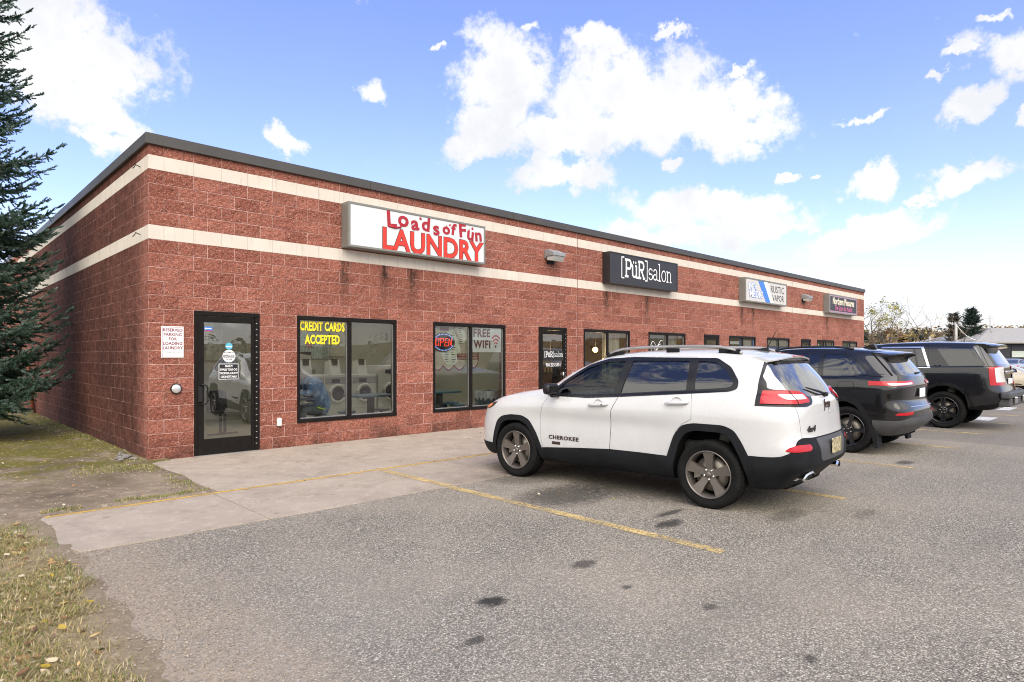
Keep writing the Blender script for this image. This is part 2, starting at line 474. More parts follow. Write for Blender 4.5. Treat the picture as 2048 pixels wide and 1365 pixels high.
M['sign_pale'] = plain('sign_pale_grey_face', (0.55, 0.53, 0.50), 0.35, 0, 0.5, 0.03, 3)
M['pink_trim'] = plain('mauve_trim', (0.36, 0.22, 0.30), 0.45)
M['ink_red'] = plain('orange_red_vinyl', (0.62, 0.030, 0.012), 0.4, var=0.05)
M['ink_crimson'] = plain('crimson_vinyl', (0.34, 0.006, 0.016), 0.4, var=0.05)
M['ink_dark'] = plain('black_vinyl', (0.015, 0.013, 0.013), 0.4)
M['ink_white'] = plain('white_vinyl', (0.82, 0.82, 0.82), 0.4, var=0.04)
M['ink_cream'] = plain('cream_vinyl', (0.78, 0.70, 0.52), 0.4, var=0.04)
M['ink_pink'] = plain('pink_vinyl', (0.55, 0.12, 0.27), 0.4, var=0.04)
M['ink_blue'] = plain('blue_vinyl', (0.045, 0.19, 0.60), 0.4, var=0.05)
M['ink_yellow'] = plain('yellow_vinyl', (0.85, 0.70, 0.02), 0.4, var=0.03)
M['ink_maroon'] = plain('maroon_print', (0.20, 0.02, 0.03), 0.5)
M['white_plastic'] = plain('white_plastic', (0.72, 0.70, 0.66), 0.45)
M['pane'] = glass('shop_window_glass', (0.74, 0.77, 0.73), 0.03, mult=1.5, dust=0.03)
M['bronze_glass'] = glass('door_glass', (0.55, 0.58, 0.54), 0.06, mult=2.4, dust=0.03)
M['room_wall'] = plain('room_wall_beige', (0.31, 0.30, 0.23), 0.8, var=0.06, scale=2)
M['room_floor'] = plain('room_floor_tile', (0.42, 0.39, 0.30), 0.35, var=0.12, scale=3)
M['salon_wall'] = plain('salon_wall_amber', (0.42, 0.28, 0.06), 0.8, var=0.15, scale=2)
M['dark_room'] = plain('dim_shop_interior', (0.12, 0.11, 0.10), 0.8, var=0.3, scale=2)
M['machine'] = plain('machine_enamel', (0.56, 0.55, 0.50), 0.35, var=0.04)
M['machine_grey'] = plain('machine_grey_panel', (0.30, 0.30, 0.29), 0.4)
M['black'] = plain('black_plastic', (0.012, 0.012, 0.012), 0.5, spec=.3)
M['rubber'] = plain('tyre_rubber', (0.012, 0.012, 0.012), 0.85, spec=0.06, var=0.25, scale=9, bump=0.4, bscale=120)
M['blue_top'] = plain('slate_blue_laminate', (0.10, 0.155, 0.22), 0.4)
M['teal_top'] = plain('teal_laminate', (0.03, 0.12, 0.16), 0.4)
M['steel'] = plain('steel', (0.55, 0.55, 0.55), 0.25, 1.0, var=0.06, scale=30)
M['bark'] = plain('bark', (0.115, 0.085, 0.065), 0.9, var=0.4, scale=20, bump=0.8, bscale=40)
# ---------------------------------------------------------------- the strip mall
LEN, DEEP = 30.95, 24.0
C1, C2, C3, C4 = 3.2512, 3.4544, 4.2672, 4.4704
TOP = 4.66
mall = empty('strip_mall', (0, 0, 0), 0, 'long single storey red block strip mall with two cream bands', 'building')
DOORS = [(0.617, 1.614), (8.176, 9.169), (15.78, 16.75), (23.41, 24.38)]
WINS = [(2.252, 4.245), (5.11, 7.112), (9.82, 11.80), (12.69, 14.67), (17.43, 19.39), (20.32, 22.30), (25.07, 27.01), (28.05, 29.97)]
ZT, ZB = 2.2352, 0.4064
WT = 0.20

def front_wall():
    mb = MB()
    ops = [(a, b, -0.1, ZT) for a, b in DOORS] + [(a, b, ZB, ZT) for a, b in WINS]
    xs = sorted({0.0, LEN} | {v for o in ops for v in o[:2]})
    for x0, x1 in zip(xs[:-1], xs[1:]):
        cover = [o for o in ops if o[0] <= x0 + 1e-6 and o[1] >= x1 - 1e-6]
        spans = [(-0.1, C1)] if not cover else ([(-0.1, cover[0][2])] if cover[0][2] > 0 else []) + [(ZT, C1)]
        for z0, z1 in spans:
            n = max(1, int((z1 - z0) / 0.8))
            mb.add([(x0, 0, z0), (x1, 0, z0), (x1, 0, z1), (x0, 0, z1)], [(0, 1, 2, 3)])
            mb.add([(x0, WT, z0), (x1, WT, z0), (x1, WT, z1), (x0, WT, z1)], [(3, 2, 1, 0)])
    for a, b, z0, z1 in ops:
        mb.add([(a, 0, z0), (a, WT, z0), (a, WT, z1), (a, 0, z1)], [(0, 1, 2, 3)])
        mb.add([(b, 0, z0), (b, WT, z0), (b, WT, z1), (b, 0, z1)], [(3, 2, 1, 0)])
        mb.add([(a, 0, z1), (b, 0, z1), (b, WT, z1), (a, WT, z1)], [(3, 2, 1, 0)])
        if z0 > 0: mb.add([(a, 0, z0), (b, 0, z0), (b, WT, z0), (a, WT, z0)], [(0, 1, 2, 3)])
    return mb
mb = front_wall()
# the parapet courses, then the two flanks, each course range its own faces
for z0, z1 in ((C2, C3), (C4, TOP)):
    mb.add([(0, 0, z0), (LEN, 0, z0), (LEN, 0, z1), (0, 0, z1)], [(0, 1, 2, 3)])
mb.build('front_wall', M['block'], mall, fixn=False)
mb = MB()
for z0, z1 in ((-0.1, C1), (C2, C3), (C4, TOP)):
    mb.add([(0, 0, z0), (0, DEEP, z0), (0, DEEP, z1), (0, 0, z1)], [(3, 2, 1, 0)])
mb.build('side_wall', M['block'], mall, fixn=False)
mb = MB()
for z0, z1 in ((-0.1, C1), (C2, C3), (C4, TOP)):
    mb.add([(LEN, 0, z0), (LEN, DEEP, z0), (LEN, DEEP, z1), (LEN, 0, z1)], [(0, 1, 2, 3)])
    mb.add([(LEN, DEEP, z0), (0, DEEP, z0), (0, DEEP, z1), (LEN, DEEP, z1)], [(0, 1, 2, 3)])
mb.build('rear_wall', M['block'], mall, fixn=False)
for z0, z1 in ((C1, C2), (C3, C4)):
    mb = MB()
    e = 0.004
    mb.add([(-e, -e, z0), (LEN + e, -e, z0), (LEN + e, -e, z1), (-e, -e, z1)], [(0, 1, 2, 3)])
    mb.add([(-e, -e, z0), (-e, DEEP, z0), (-e, DEEP, z1), (-e, -e, z1)], [(3, 2, 1, 0)])
    mb.add([(LEN + e, -e, z0), (LEN + e, DEEP, z0), (LEN + e, DEEP, z1), (LEN + e, -e, z1)], [(0, 1, 2, 3)])
    for zz in (z0, z1):
        mb.add([(-e, -e, zz), (LEN + e, -e, zz), (LEN + e, .05, zz), (-e, .05, zz)], [(0, 1, 2, 3)])
        mb.add([(-e, .05, zz), (.05, .05, zz), (.05, DEEP, zz), (-e, DEEP, zz)], [(0, 1, 2, 3)])
    mb.build('cream_band', M['band'], mall, fixn=False)
# coping in lengths, with seams
mb = MB()
x = -0.05
seams = [3.66, 7.32, 10.98, 14.64, 18.3, 21.96, 25.62, 29.28]
for x1 in seams + [LEN + 0.05]:
    mb.box(x, x1 - 0.006, -0.05, 0.42, 4.615, 4.775); x = x1
y = 0.426
for y1 in (3.7, 7.35, 11.0, 14.65, 18.3, 21.9, DEEP + 0.05):
    mb.box(-0.05, 0.42, y, y1 - 0.006, 4.615, 4.775); y = y1
mb.box(LEN - 0.42, LEN + 0.05, 0.426, DEEP + .05, 4.615, 4.775)
mb.build('coping', M['coping'], mall, bevel=0.008)
MB().box(0.42, LEN - 0.42, 0.42, DEEP, 4.35, 4.40).build('roof_deck', M['coping'], mall)
JS = plain('joint_sealant', (0.20, 0.085, 0.065), 0.7)
for jx in (9.575, 22.532): MB().box(jx, jx + .016, -0.008, 0, 0.0, 4.615).build('control_joint', JS, mall)

# interiors
def room(x0, x1, depth, wall, floor=M['room_floor'], ceil=M['room_wall'], side_l=True):
    mb = MB()
    y0, y1, zc = WT, depth, 2.85
    mb.add([(x0, y1, 0), (x1, y1, 0), (x1, y1, zc), (x0, y1, zc)], [(0, 1, 2, 3)])
    mb.add([(x0, y0, 0), (x0, y1, 0), (x0, y1, zc), (x0, y0, zc)], [(0, 1, 2, 3)])
    mb.add([(x1, y0, 0), (x1, y1, 0), (x1, y1, zc), (x1, y0, zc)], [(3, 2, 1, 0)])
    mb.build('room_wall', wall, mall, fixn=False)
    MB().add([(x0, 0.0, 0.012), (x1, 0.0, 0.012), (x1, y1, 0.012), (x0, y1, 0.012)], [(0, 1, 2, 3)]).build('room_floor', floor, mall, fixn=False)
    MB().add([(x0, y0, zc), (x1, y0, zc), (x1, y1, zc), (x0, y1, zc)], [(3, 2, 1, 0)]).build('room_ceiling', ceil, mall, fixn=False)
room(0.3, 7.75, 4.6, M['room_wall'])
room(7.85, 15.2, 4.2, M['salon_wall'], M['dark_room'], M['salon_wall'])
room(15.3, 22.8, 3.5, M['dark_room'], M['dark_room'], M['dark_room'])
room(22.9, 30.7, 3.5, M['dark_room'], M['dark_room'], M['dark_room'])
# fluorescent fittings of the laundry
lamp_m = emit('fluorescent_tube', (1.0, 0.97, 0.88), 2.6)
for k, (lx, ly) in enumerate(((1.6, 1.5), (4.2, 1.5), (6.6, 1.5), (1.6, 3.2), (4.2, 3.2), (6.6, 3.2))):
    t = empty('ceiling_light', (lx, ly, 2.84), 0, 'flat fluorescent panel on the laundry ceiling', 'ceiling light', 'laundry ceiling lights')
    MB().box(-0.62, 0.62, -0.32, 0.32, -0.03, 0.0).build('housing', M['white_plastic'], t)
    MB().box(-0.58, 0.58, -0.28, 0.28, -0.038, -0.031).build('diffuser', lamp_m, t)

# windows and doors
def window(a, b, label=None):
    fw, y0, y1 = 0.055, -0.012, 0.075
    mid = (a + b) / 2
    mb = MB()
    e = 0.002
    mb.box(a + e, b - e, y0, y1, ZT - fw - 0.02, ZT - e)
    mb.box(a + e, b - e, y0 - 0.01, y1, ZB + e, ZB + fw + 0.01)
    for x0, x1 in ((a + e, a + fw), (mid - 0.035, mid + 0.035), (b - fw, b - e)):
        mb.box(x0, x1, y0 + 0.003, y1, ZB + fw + 0.011, ZT - fw - 0.021)
    w = mb.build('window', M['frame'], mall, bevel=0.006)
    # bright inner stops
    sm = MB()
    for x0, x1 in ((a + fw, mid - 0.035), (mid + 0.035, b - fw)):
        sm.box(x1 - 0.014, x1 - 0.001, 0.03, 0.07, ZB + fw + 0.03, ZT - fw - 0.03)
        sm.box(x0 + 0.001, x1 - 0.016, 0.03, 0.06, ZB + fw + 0.012, ZB + fw + 0.028)
    sm.build('glazing_bead', M['alu'], w)
    pm = MB()
    for x0, x1 in ((a + fw - .004, mid - 0.032), (mid + 0.032, b - fw + .004)):
        pm.add([(x0, 0.040, ZB + fw), (x1, 0.040, ZB + fw), (x1, 0.040, ZT - fw), (x0, 0.040, ZT - fw)], [(0, 1, 2, 3)])
    pm.build('pane', M['pane'], w, fixn=False)
    return w
def hinge_mat():
    g = G('screwed_hinge_strip'); z = g.sep(g.pos())[2]
    f = g.math('FRACT', g.math('DIVIDE', z, .092))
    k = g.math('LESS_THAN', g.math('ABSOLUTE', g.math('SUBTRACT', f, .5)), .035)
    return g.done(g.pbsdf(g.mix(k, (.012, .010, .009), (.62, .62, .60)), .45, 0, .15))
HINGE = hinge_mat()
def door(a, b, handle_left=True):
    e = 0.002
    mb = MB()
    mb.box(a + e, b - e, -0.02, 0.09, ZT - 0.07, ZT - e)
    mb.box(a + e, a + 0.05, -0.017, 0.09, 0.012, ZT - 0.071)
    mb.box(b - 0.075, b - e, -0.017, 0.09, 0.012, ZT - 0.071)
    x0, x1 = a + 0.056, b - 0.081
    # leaf
    mb.box(x0, x0 + 0.085, -0.010, 0.035, 0.03, ZT - 0.078)
    mb.box(x1 - 0.05, x1, -0.010, 0.035, 0.03, ZT - 0.078)
    mb.box(x0 + 0.086, x1 - 0.051, -0.0095, 0.034, ZT - 0.17, ZT - 0.079)
    mb.box(x0 + 0.086, x1 - 0.051, -0.0095, 0.034, 0.031, 0.27)
    d = mb.build('door', M['frame'], mall, bevel=0.005)
    MB().add([(x0 + .08, 0.012, 0.26), (x1 - .045, 0.012, 0.26), (x1 - .045, 0.012, ZT - .16), (x0 + .08, 0.012, ZT - .16)], [(0, 1, 2, 3)]).build('pane', M['bronze_glass'], d, fixn=False)
    hb = MB()
    hx = x0 + 0.042 if handle_left else x1 - 0.03
    sg = 1 if handle_left else -1
    hb.tube([(hx, -0.012, 1.11), (hx, -0.055, 1.11), (hx + sg * .05, -0.075, 1.10), (hx + sg * .075, -0.08, 1.06), (hx + sg * .075, -0.08, 0.86), (hx + sg * .05, -0.075, 0.82), (hx, -0.055, 0.81), (hx, -0.012, 0.81)], 0.013, 8)
    hb.bbox(hx - 0.045, hx + 0.02, -0.03, -0.011, 0.84, 1.08, 0.008)
    hb.build('handle', M['black'], d)
    MB().box(a, b, -0.05, 0.02, 0.012, 0.028).build('threshold', M['alu'], d)
    MB().box(b - .066, b - .044, -.0195, -.0172, .05, ZT - .09).build('hinge_strip', HINGE, d)
    return d
Wn = [window(a, b) for a, b in WINS]
Dr = [door(a, b, k not in (1, 3)) for k, (a, b) in enumerate(DOORS)]

# door stickers: seen from outside, some are lettered for the inside and read mirrored
d0 = Dr[0]
flipx = Matrix.Scale(-1, 4, (1, 0, 0))
yd = 0.009
xc = 1.115
s = MB().box(0.765, 0.885, yd - .002, yd, 1.925, 1.995).build('blue_sticker', M['ink_blue'], d0)
MB().box(0.765, 0.885, yd - .0032, yd - .0022, 1.925, 1.94).build('red_sticker_edge', M['ink_crimson'], d0)
MB().box(.775, .80, yd - .0034, yd - .0024, 1.955, 1.98).box(.81, .872, yd - .0034, yd - .0024, 1.961, 1.974).build('sticker_mark', M['ink_white'], d0)
MB().disc((xc + .02, yd - .001, 1.70), 0.055, 'y', 24).build('round_sticker', plain('aqua_vinyl', (0.10, 0.42, 0.55), 0.4), d0)
MB().box(xc - .025, xc + .065, yd - .0028, yd - .0018, 1.685, 1.700).build('sticker_stripe', M['ink_white'], d0)
MB().disc((xc + .02, yd - .001, 1.545), 0.098, 'y', 32).build('caution_sticker', M['ink_white'], d0)
MB().box(xc - .068, xc + .108, yd - .0028, yd - .0018, 1.523, 1.567).build('caution_bar', M['ink_dark'], d0)
text_obj('caution_lettering', 'CAUTION', M['ink_white'], d0, (xc + .02, yd - .0040, 1.545), 0.042, .0004, .001, 0.9)
text_obj('caution_lettering', 'AUTOMATIC', M['ink_dark'], d0, (xc + .02, yd - .0024, 1.598), 0.034, .0004, .0006, 0.8)
text_obj('caution_lettering', 'DOOR', M['ink_dark'], d0, (xc + .02, yd - .0024, 1.492), 0.036, .0004, .0006, 0.9)
MB().box(xc - .135, xc + .165, yd - .002, yd, 1.18, 1.425).build('notice_border', M['ink_white'], d0)
MB().box(xc - .127, xc + .157, yd - .0032, yd - .0022, 1.188, 1.417).build('notice_panel', M['ink_dark'], d0)
for k, tx in enumerate(('PLEASE', 'DO NOT LEAVE', 'YOUR LAUNDRY', 'UNATTENDED')):
    text_obj('notice_lettering', tx, M['ink_white'], d0, (xc + .015, yd - .0040, 1.387 - k * .056), 0.046, .0004, .0012, 0.8, rot=flipx)

# window lettering
w0 = Wn[0]
for tx, xx, zz, sz, kx in (('CREDIT CARDS', 2.742, 2.055, 0.215, 0.545), ('ACCEPTED', 2.742, 1.825, 0.215, 0.59)):
    text_obj('lettering_shadow', tx, M['ink_dark'], w0, (xx + .008, 0.0375, zz - .009), sz, .0006, 0.009, kx, res=2, spacing=1.06)
    text_obj('window_lettering', tx, M['ink_yellow'], w0, (xx, 0.0345, zz), sz, .0006, 0.0085, kx, res=2, spacing=1.06)

# scalloped price-list decal on the second laundry window
w1 = Wn[1]
def scallop(x0, x1, zt, zb, n, dip):
    pts = [(x0, zt)]
    for k in range(n * 8 + 1):
        u = k / (n * 8); a = (u * n) % 1.0
        pts.append((x0 + (x1 - x0) * u, zb - dip * math.sin(math.pi * a)))
    pts.append((x1, zt))
    return pts
def flat(poly, y, name, m, par):
    return mesh_obj(name, [(p[0], y, p[1]) for p in poly], [tuple(range(len(poly)))], m, par)
pale = plain('pale_window_print', (0.82, 0.83, 0.70), 0.5)
pinkp = plain('tan_pink_print', (0.62, 0.53, 0.41), 0.5)
flat(scallop(5.17, 6.03, 2.17, 1.33, 3, 0.10), 0.1125, 'price_list_rim', M['ink_maroon'], w1)
flat(scallop(5.17, 6.03, 2.17, 1.37, 3, 0.10), 0.1115, 'price_list_edge', pinkp, w1)
pl = [(5.66 + 0.27 * math.cos(t), 1.72 + 0.37 * math.sin(t)) for t in np.linspace(0, 2 * math.pi, 40, endpoint=False)]
flat(pl, 0.1105, 'price_list_panel', pale, w1)
flat([(5.66 + 0.9 * (p[0] - 5.66) + .17, 1.95 + .5 * (p[1] - 1.72)) for p in pl], 0.1110, 'price_list_panel', pale, w1)
mb = MB()
for k in range(13):
    z = 2.02 - k * 0.05
    for q in range(2):
        x = 5.50 + q * 0.17 + rnd.uniform(-.02, .02); ln = rnd.uniform(.05, .13)
        mb.box(x, x + ln, 0.1085, 0.1095, z, z + 0.013)
for k in range(8):
    z = 2.12 - k * 0.045
    mb.box(5.86, 5.86 + rnd.uniform(.06, .12), 0.1085, 0.1095, z, z + .013)
    mb.box(5.19, 5.19 + rnd.uniform(.04, .1), 0.1085, 0.1095, z, z + .013)
mb.build('price_list_lettering', M['ink_dark'], w1)
MB().box(5.36, 5.60, 0.1085, 0.1095, 2.07, 2.15).build('price_list_heading', M['ink_maroon'], w1)
rr = [(6.27 + 0.16 * math.cos(t), 1.52 + 0.25 * math.sin(t)) for t in np.linspace(0, 2 * math.pi, 30, endpoint=False)]
flat([(p[0] if p[0] > 6.15 else 6.15, p[1]) for p in rr], 0.1125, 'wash_tub_rim', M['ink_maroon'], w1)
flat([(max(6.15, 6.27 + .85 * (p[0] - 6.27)), 1.53 + .87 * (p[1] - 1.52)) for p in rr], 0.1115, 'wash_tub_print', pinkp, w1)
MB().box(5.82, 6.07, 0.1075, 0.1082, 1.47, 1.60).box(6.15, 6.42, 0.1075, 0.1082, 1.47, 1.60).build('wash_tub_banner', M['ink_maroon'], w1)
for k, (tx, xx, zz) in enumerate((('DO NOT', 5.95, 1.56), ('LAUNDER', 5.95, 1.505), ('YOUR', 6.29, 1.56), ('MONEY', 6.29, 1.505))):
    text_obj('banner_lettering', tx, M['ink_cream'], w1, (xx, 0.1065, zz), 0.05, .0003, .0008, 0.9)
mb = MB()
mb.tube([(5.74, 0.1085, 2.15), (5.80, 0.1085, 2.02), (5.86, 0.1085, 1.90), (5.93, 0.1085, 1.70)], [.03, .035, .02, .012], 6)
mb.build('ribbon_print', pinkp, w1)

# salon door and windows
d1 = Dr[1]
MB().box(8.325, 9.035, -0.0125, -0.0105, 1.44, 1.68).build('name_panel', M['ink_dark'], d1)
text_obj('phone_lettering', '906.225.5551', M['ink_white'], d1, (8.70, 0.0085, 1.335), 0.115, .0004, .001, 0.86)
MB().box(9.02, 9.045, -0.03, -0.0105, 0.98, 1.16).build('push_plate', M['white_plastic'], d1)

def curtain(x0, x1, y, z0, z1, m, name='curtain', label='', group=None, amp=0.035, n=9):
    vs, fs = [], []
    nn = n * 8
    for i in range(nn + 1):
        u = i / nn
        yy = y + amp * math.sin(u * n * 2 * math.pi) + 0.4 * amp * math.sin(u * n * 1.3 * 2 * math.pi + 1)
        for z in (z0, z1): vs.append((x0 + (x1 - x0) * u, yy, z))
    for i in range(nn): fs.append((2 * i, 2 * i + 2, 2 * i + 3, 2 * i + 1))
    o = mesh_obj(name, vs, fs, m, None, True)
    sd = o.modifiers.new('t', 'SOLIDIFY'); sd.thickness = 0.004
    return tag(o, label, 'curtain', group)
cloth = plain('white_curtain_cloth', (0.72, 0.71, 0.66), 0.85, var=0.05)
curtain(11.0, 11.68, 0.30, 0.5, 2.15, cloth, label='white curtain in the right pane beside the amber lit salon window')
curtain(13.75, 14.6, 0.30, 0.5, 2.15, cloth, label='white curtain in the salon window nearest the narrow third door')
flat([(12.74, 2.15), (13.6, 2.15), (13.6, 1.2), (12.74, 1.2)], 0.10, 'dark_blind', M['dark_room'], Wn[3])
sc = MB()
for q in range(3):
    sc.tube([(12.86 + .62 * u, .0355, 1.86 - .10 * q + .10 * math.sin(u * 9 + q) * (1 - u * .5) + .10 * u) for u in np.linspace(0, 1 - .15 * q, 30)], .007, 5)
sc.build('window_script', M['ink_white'], Wn[3])
# shop windows farther along: pale notices and blue strips
for wi, (a, b) in ((4, WINS[4]), (5, WINS[5]), (6, WINS[6]), (7, WINS[7])):
    mid = (a + b) / 2
    mb = MB()
    if wi == 4:
        mb.box(a + .1, mid - .08, .05, .052, 1.95, 2.06); mb.build('notice', M['ink_white'], Wn[wi])
        MB().box(mid - .15, mid - .06, .05, .053, .6, 2.12).box(b - .16, b - .08, .05, .053, .6, 2.12).build('blue_strip', M['ink_blue'], Wn[wi])
        flat([(mid + .1, 2.1), (b - .2, 2.1), (b - .2, 1.2), (mid + .1, 1.2)], .06, 'poster', M['sign_pale'], Wn[wi])
        flat([(a + .1, 1.9), (mid - .2, 1.9), (mid - .2, 1.0), (a + .1, 1.0)], .06, 'poster', M['machine_grey'], Wn[wi])
    if wi == 5:
        MB().box(a + .07, mid - .05, .05, .053, 1.72, 1.90).box(mid + .05, b - .07, .05, .053, 1.72, 1.90).build('blue_strip', M['ink_blue'], Wn[wi])
        MB().box(mid - .86, mid - .2, .048, .049, 1.79, 1.83).box(mid + .2, mid + .86, .048, .049, 1.79, 1.83).build('strip_mark', M['ink_white'], Wn[wi])
        flat([(a + .08, 2.15), (b - .08, 2.15), (b - .08, 1.92), (a + .08, 1.92)], .07, 'valance', M['sign_pale'], Wn[wi])
    if wi == 6:
        MB().box(a + .08, a + .38, .05, .052, 1.78, 2.08).build('notice', M['ink_white'], Wn[wi])
        flat([(mid + .1, 2.1), (b - .1, 2.1), (b - .1, 1.3), (mid + .1, 1.3)], .07, 'poster', M['machine_grey'], Wn[wi])
    if wi == 7:
        flat([(a + .1, 2.12), (mid - .1, 2.12), (mid - .1, 1.3), (a + .1, 1.3)], .07, 'poster', plain('green_poster', (.06, .22, .15), .5), Wn[wi])
        flat([(mid + .1, 2.12), (b - .1, 2.12), (b - .1, 1.3), (mid + .1, 1.3)], .07, 'poster', M['sign_pale'], Wn[wi])

# rear wing, downspout and gas pipe on the long side
MB().box(-0.11, -0.01, 14.3, 14.42, 0.0, 4.6).build('downspout', plain('painted_downspout', (0.36, 0.17, 0.13), 0.5), mall)
MB().tube([(-0.05, 10.6, 0.05), (-0.16, 10.6, 1.3), (-0.16, 10.6, 1.55), (-0.16, 10.1, 1.62), (0.0, 10.1, 1.62)], 0.045, 10).build('gas_pipe', plain('rusty_pipe', (0.33, 0.12, 0.06), 0.6), mall)
hk = MB()
for z in (4.37, 3.36):
    hk.tube([(-0.0, 0.42, z), (-0.07, 0.40, z + .02), (-0.09, 0.38, z - .02), (-0.11, 0.40, z - .045)], 0.007, 6)
hk.build('cable_hook', M['black'], mall)
o = empty('rooftop_unit', (1.6, 12.0, 4.4), 0, 'pale metal rooftop unit behind the parapet by the spruce', 'rooftop unit')
MB().bbox(-.7, .7, -.8, .8, 0, 1.0, .02).build('cabinet', M['alu'], o)
MB().prism([(-.75, 1.0), (.75, 1.0), (.55, 1.22), (-.55, 1.22)], -.85, .85, 'y').build('hood', M['sign_pale'], o)
# ---------------------------------------------------------------- signs, lamps and small wall fittings
def sign_box(name, x0, x1, z0, z1, body_m, face_m, label, trim=0.045):
    d = 0.25
    t = empty(name, ((x0 + x1) / 2, 0, z0), 0, label, 'sign')
    w, h = (x1 - x0) / 2, z1 - z0
    mb = MB()
    mb.box(-w, w, -d + .02, -0.002, 0, h)
    for a in ((-w, w, 0, trim), (-w, w, h - trim, h)):
        mb.box(a[0], a[1], -d - .006, -d + .0195, a[2], a[3])
    for a in ((-w, -w + trim), (w - trim, w)):
        mb.box(a[0], a[1], -d - .006, -d + .0195, trim + .0005, h - trim - .0005)
    mb.build('cabinet', body_m, t, bevel=0.005)
    MB().box(-w + trim, w - trim, -d + .004, -d + .019, trim, h - trim).build('face', face_m, t)
    return t, w, h, -d + .002

# 1 laundry (the washing-machine figure at its left end is not reproduced)
t, w, h, yf = sign_box('shop_sign', 3.08, 6.29, 3.475, 4.275, M['sign_grey'], M['sign_white'], 'wide white sign reading Loads of Fun Laundry in red', 0.04)
SRED = M['ink_crimson']
parts = []
def funky(ch, x, z, size, rot, bold):
    parts.append(text_obj('lettering', ch, SRED, None, (x, yf - .003, z + .022), size * .96, .001, bold, 1.12, rot=Matrix.Rotation(R(rot), 4, 'Y')))
for ch, x, z, sz, rot in (('L', -.70, .575, .40, -4), ('o', -.43, .615, .40, 6), ('a', -.17, .575, .37, -6), ('d', .09, .59, .36, 5), ('s', .335, .545, .37, -8),
                          ('o', .59, .575, .30, 4), ('f', .765, .59, .31, 8), ('F', 1.00, .595, .38, -5), ('u', 1.22, .555, .36, 6), ('n', 1.43, .56, .36, -6)):
    funky(ch, x - .02, z, sz * 1.03, rot, 0.0125)
dm = MB()
for x, z, r in ((-.06, .715, .028), (.66, .695, .022), (.58, .665, .014), (1.25, .705, .028), (1.16, .665, .018)):
    dm.disc((x, yf - .003, z), r, 'y', 14)
dm.tube([(-.78, yf - .002, .475), (-.63, yf - .002, .46), (-.52, yf - .002, .485), (-.49, yf - .002, .55)], .022, 6)
parts.append(dm.build('lettering', SRED, None, fixn=False))
join_meshes('script_lettering', parts, t)
a = text_obj('lettering', 'LAUNDRY', M['ink_dark'], None, (.295, yf - .0015, .215), .55, .0005, .024, .955, spacing=1.02)
b = text_obj('lettering', 'LAUNDRY', M['ink_red'], None, (.295, yf - .0045, .215), .55, .001, .014, .955, spacing=1.02)
join_meshes('block_lettering', [a, b], t)

# 2 salon: typewriter letters drawn from strokes
def strokes(glyphs, scale, thick, y, mb):
    k = 0
    for gx, gz, lst, s, th in glyphs:
        for st in lst:
            k += 1
            yy = y - 0.0002 * k
            pts = [Vector((gx + p[0] * s, 0, gz + p[1] * s)) for p in st]
            for i in range(len(pts) - 1):
                a, b = pts[i], pts[i + 1]
                d = (b - a).normalized(); n = Vector((-d.z, 0, d.x)) * th / 2
                e = d * (th * 0.25 if len(pts) > 2 else 0)
                q = [a - e - n, b + e - n, b + e + n, a - e + n]
                mb.add([(v.x, yy - (i % 2) * .0001, v.z) for v in q], [(0, 1, 2, 3)])
def arc(cx, cz, rx, rz, a0, a1, n=10):
    return [(cx + rx * math.cos(R(a0 + (a1 - a0) * i / n)), cz + rz * math.sin(R(a0 + (a1 - a0) * i / n))) for i in range(n + 1)]
GL = {
 '[': [[(.28, 1.12), (.05, 1.12), (.05, -.12), (.28, -.12)]],
 ']': [[(.0, 1.12), (.23, 1.12), (.23, -.12), (.0, -.12)]],
 'P': [[(.15, 0), (.15, 1)], [(0, 0), (.36, 0)], [(0, 1), (.40, 1)], [(.15, 1), (.42, 1)] , arc(.42, .74, .20, .26, 90, -90), [(.15, .48), (.42, .48)]],
 'u': [[(.12, .70), (.12, .25)], arc(.32, .22, .20, .20, 180, 360), [(.52, .70), (.52, 0)], [(0, .70), (.14, .70)], [(.40, .70), (.54, .70)], [(.50, 0), (.66, 0)], [(.17, .90), (.27, .90)], [(.40, .90), (.50, .90)]],
 'R': [[(.15, 0), (.15, 1)], [(0, 0), (.34, 0)], [(0, 1), (.40, 1)], arc(.42, .75, .19, .25, 90, -90), [(.15, .50), (.42, .50)], [(.36, .50), (.60, .05)], [(.52, 0), (.76, 0)]],
 's': [arc(.25, .52, .19, .16, 20, 200) + arc(.25, .18, .21, .18, 130, -160)],
 'a': [arc(.26, .48, .18, .20, 160, 0), [(.44, .5), (.44, .05), (.56, .02)], arc(.25, .19, .19, .17, 60, 330)],
 'l': [[(.0, 1.05), (.16, 1.05), (.16, 0)], [(0, 0), (.32, 0)]],
 'o': [arc(.28, .34, .24, .34, 0, 360, 18)],
 'n': [[(0, .66), (.12, .66), (.12, 0)], [(0, 0), (.24, 0)], arc(.30, .44, .18, .22, 170, 0), [(.48, .46), (.48, 0)], [(.38, 0), (.60, 0)]],
}
def pur_salon(x, z, s, y, bold=.135, thin=.07):
    mb = MB(); gl = []
    for ch, adv, th in (('[', .36, thin), ('P', .66, bold), ('u', .68, bold), ('R', .76, bold), (']', .36, thin), ('s', .50, thin), ('a', .60, thin), ('l', .36, thin), ('o', .60, thin), ('n', .60, thin)):
        gl.append((x, z, GL[ch], s, th * s)); x += adv * s
    strokes(gl, s, 0, y, mb)
    return mb, x
t, w, h, yf = sign_box('shop_sign', 10.58, 13.82, 3.435, 4.255, M['sign_dark'], M['sign_dark'], 'black shop sign with white typewriter lettering reading PüR salon in brackets', 0.03)
mb, xe = pur_salon(-1.13, .235, .44, yf)
mb.build('lettering', M['ink_white'], t, fixn=False)
mb, xe = pur_salon(8.365, 1.53, .118, -.0130)
mb.build('name_lettering', M['ink_white'], Dr[1], fixn=False)

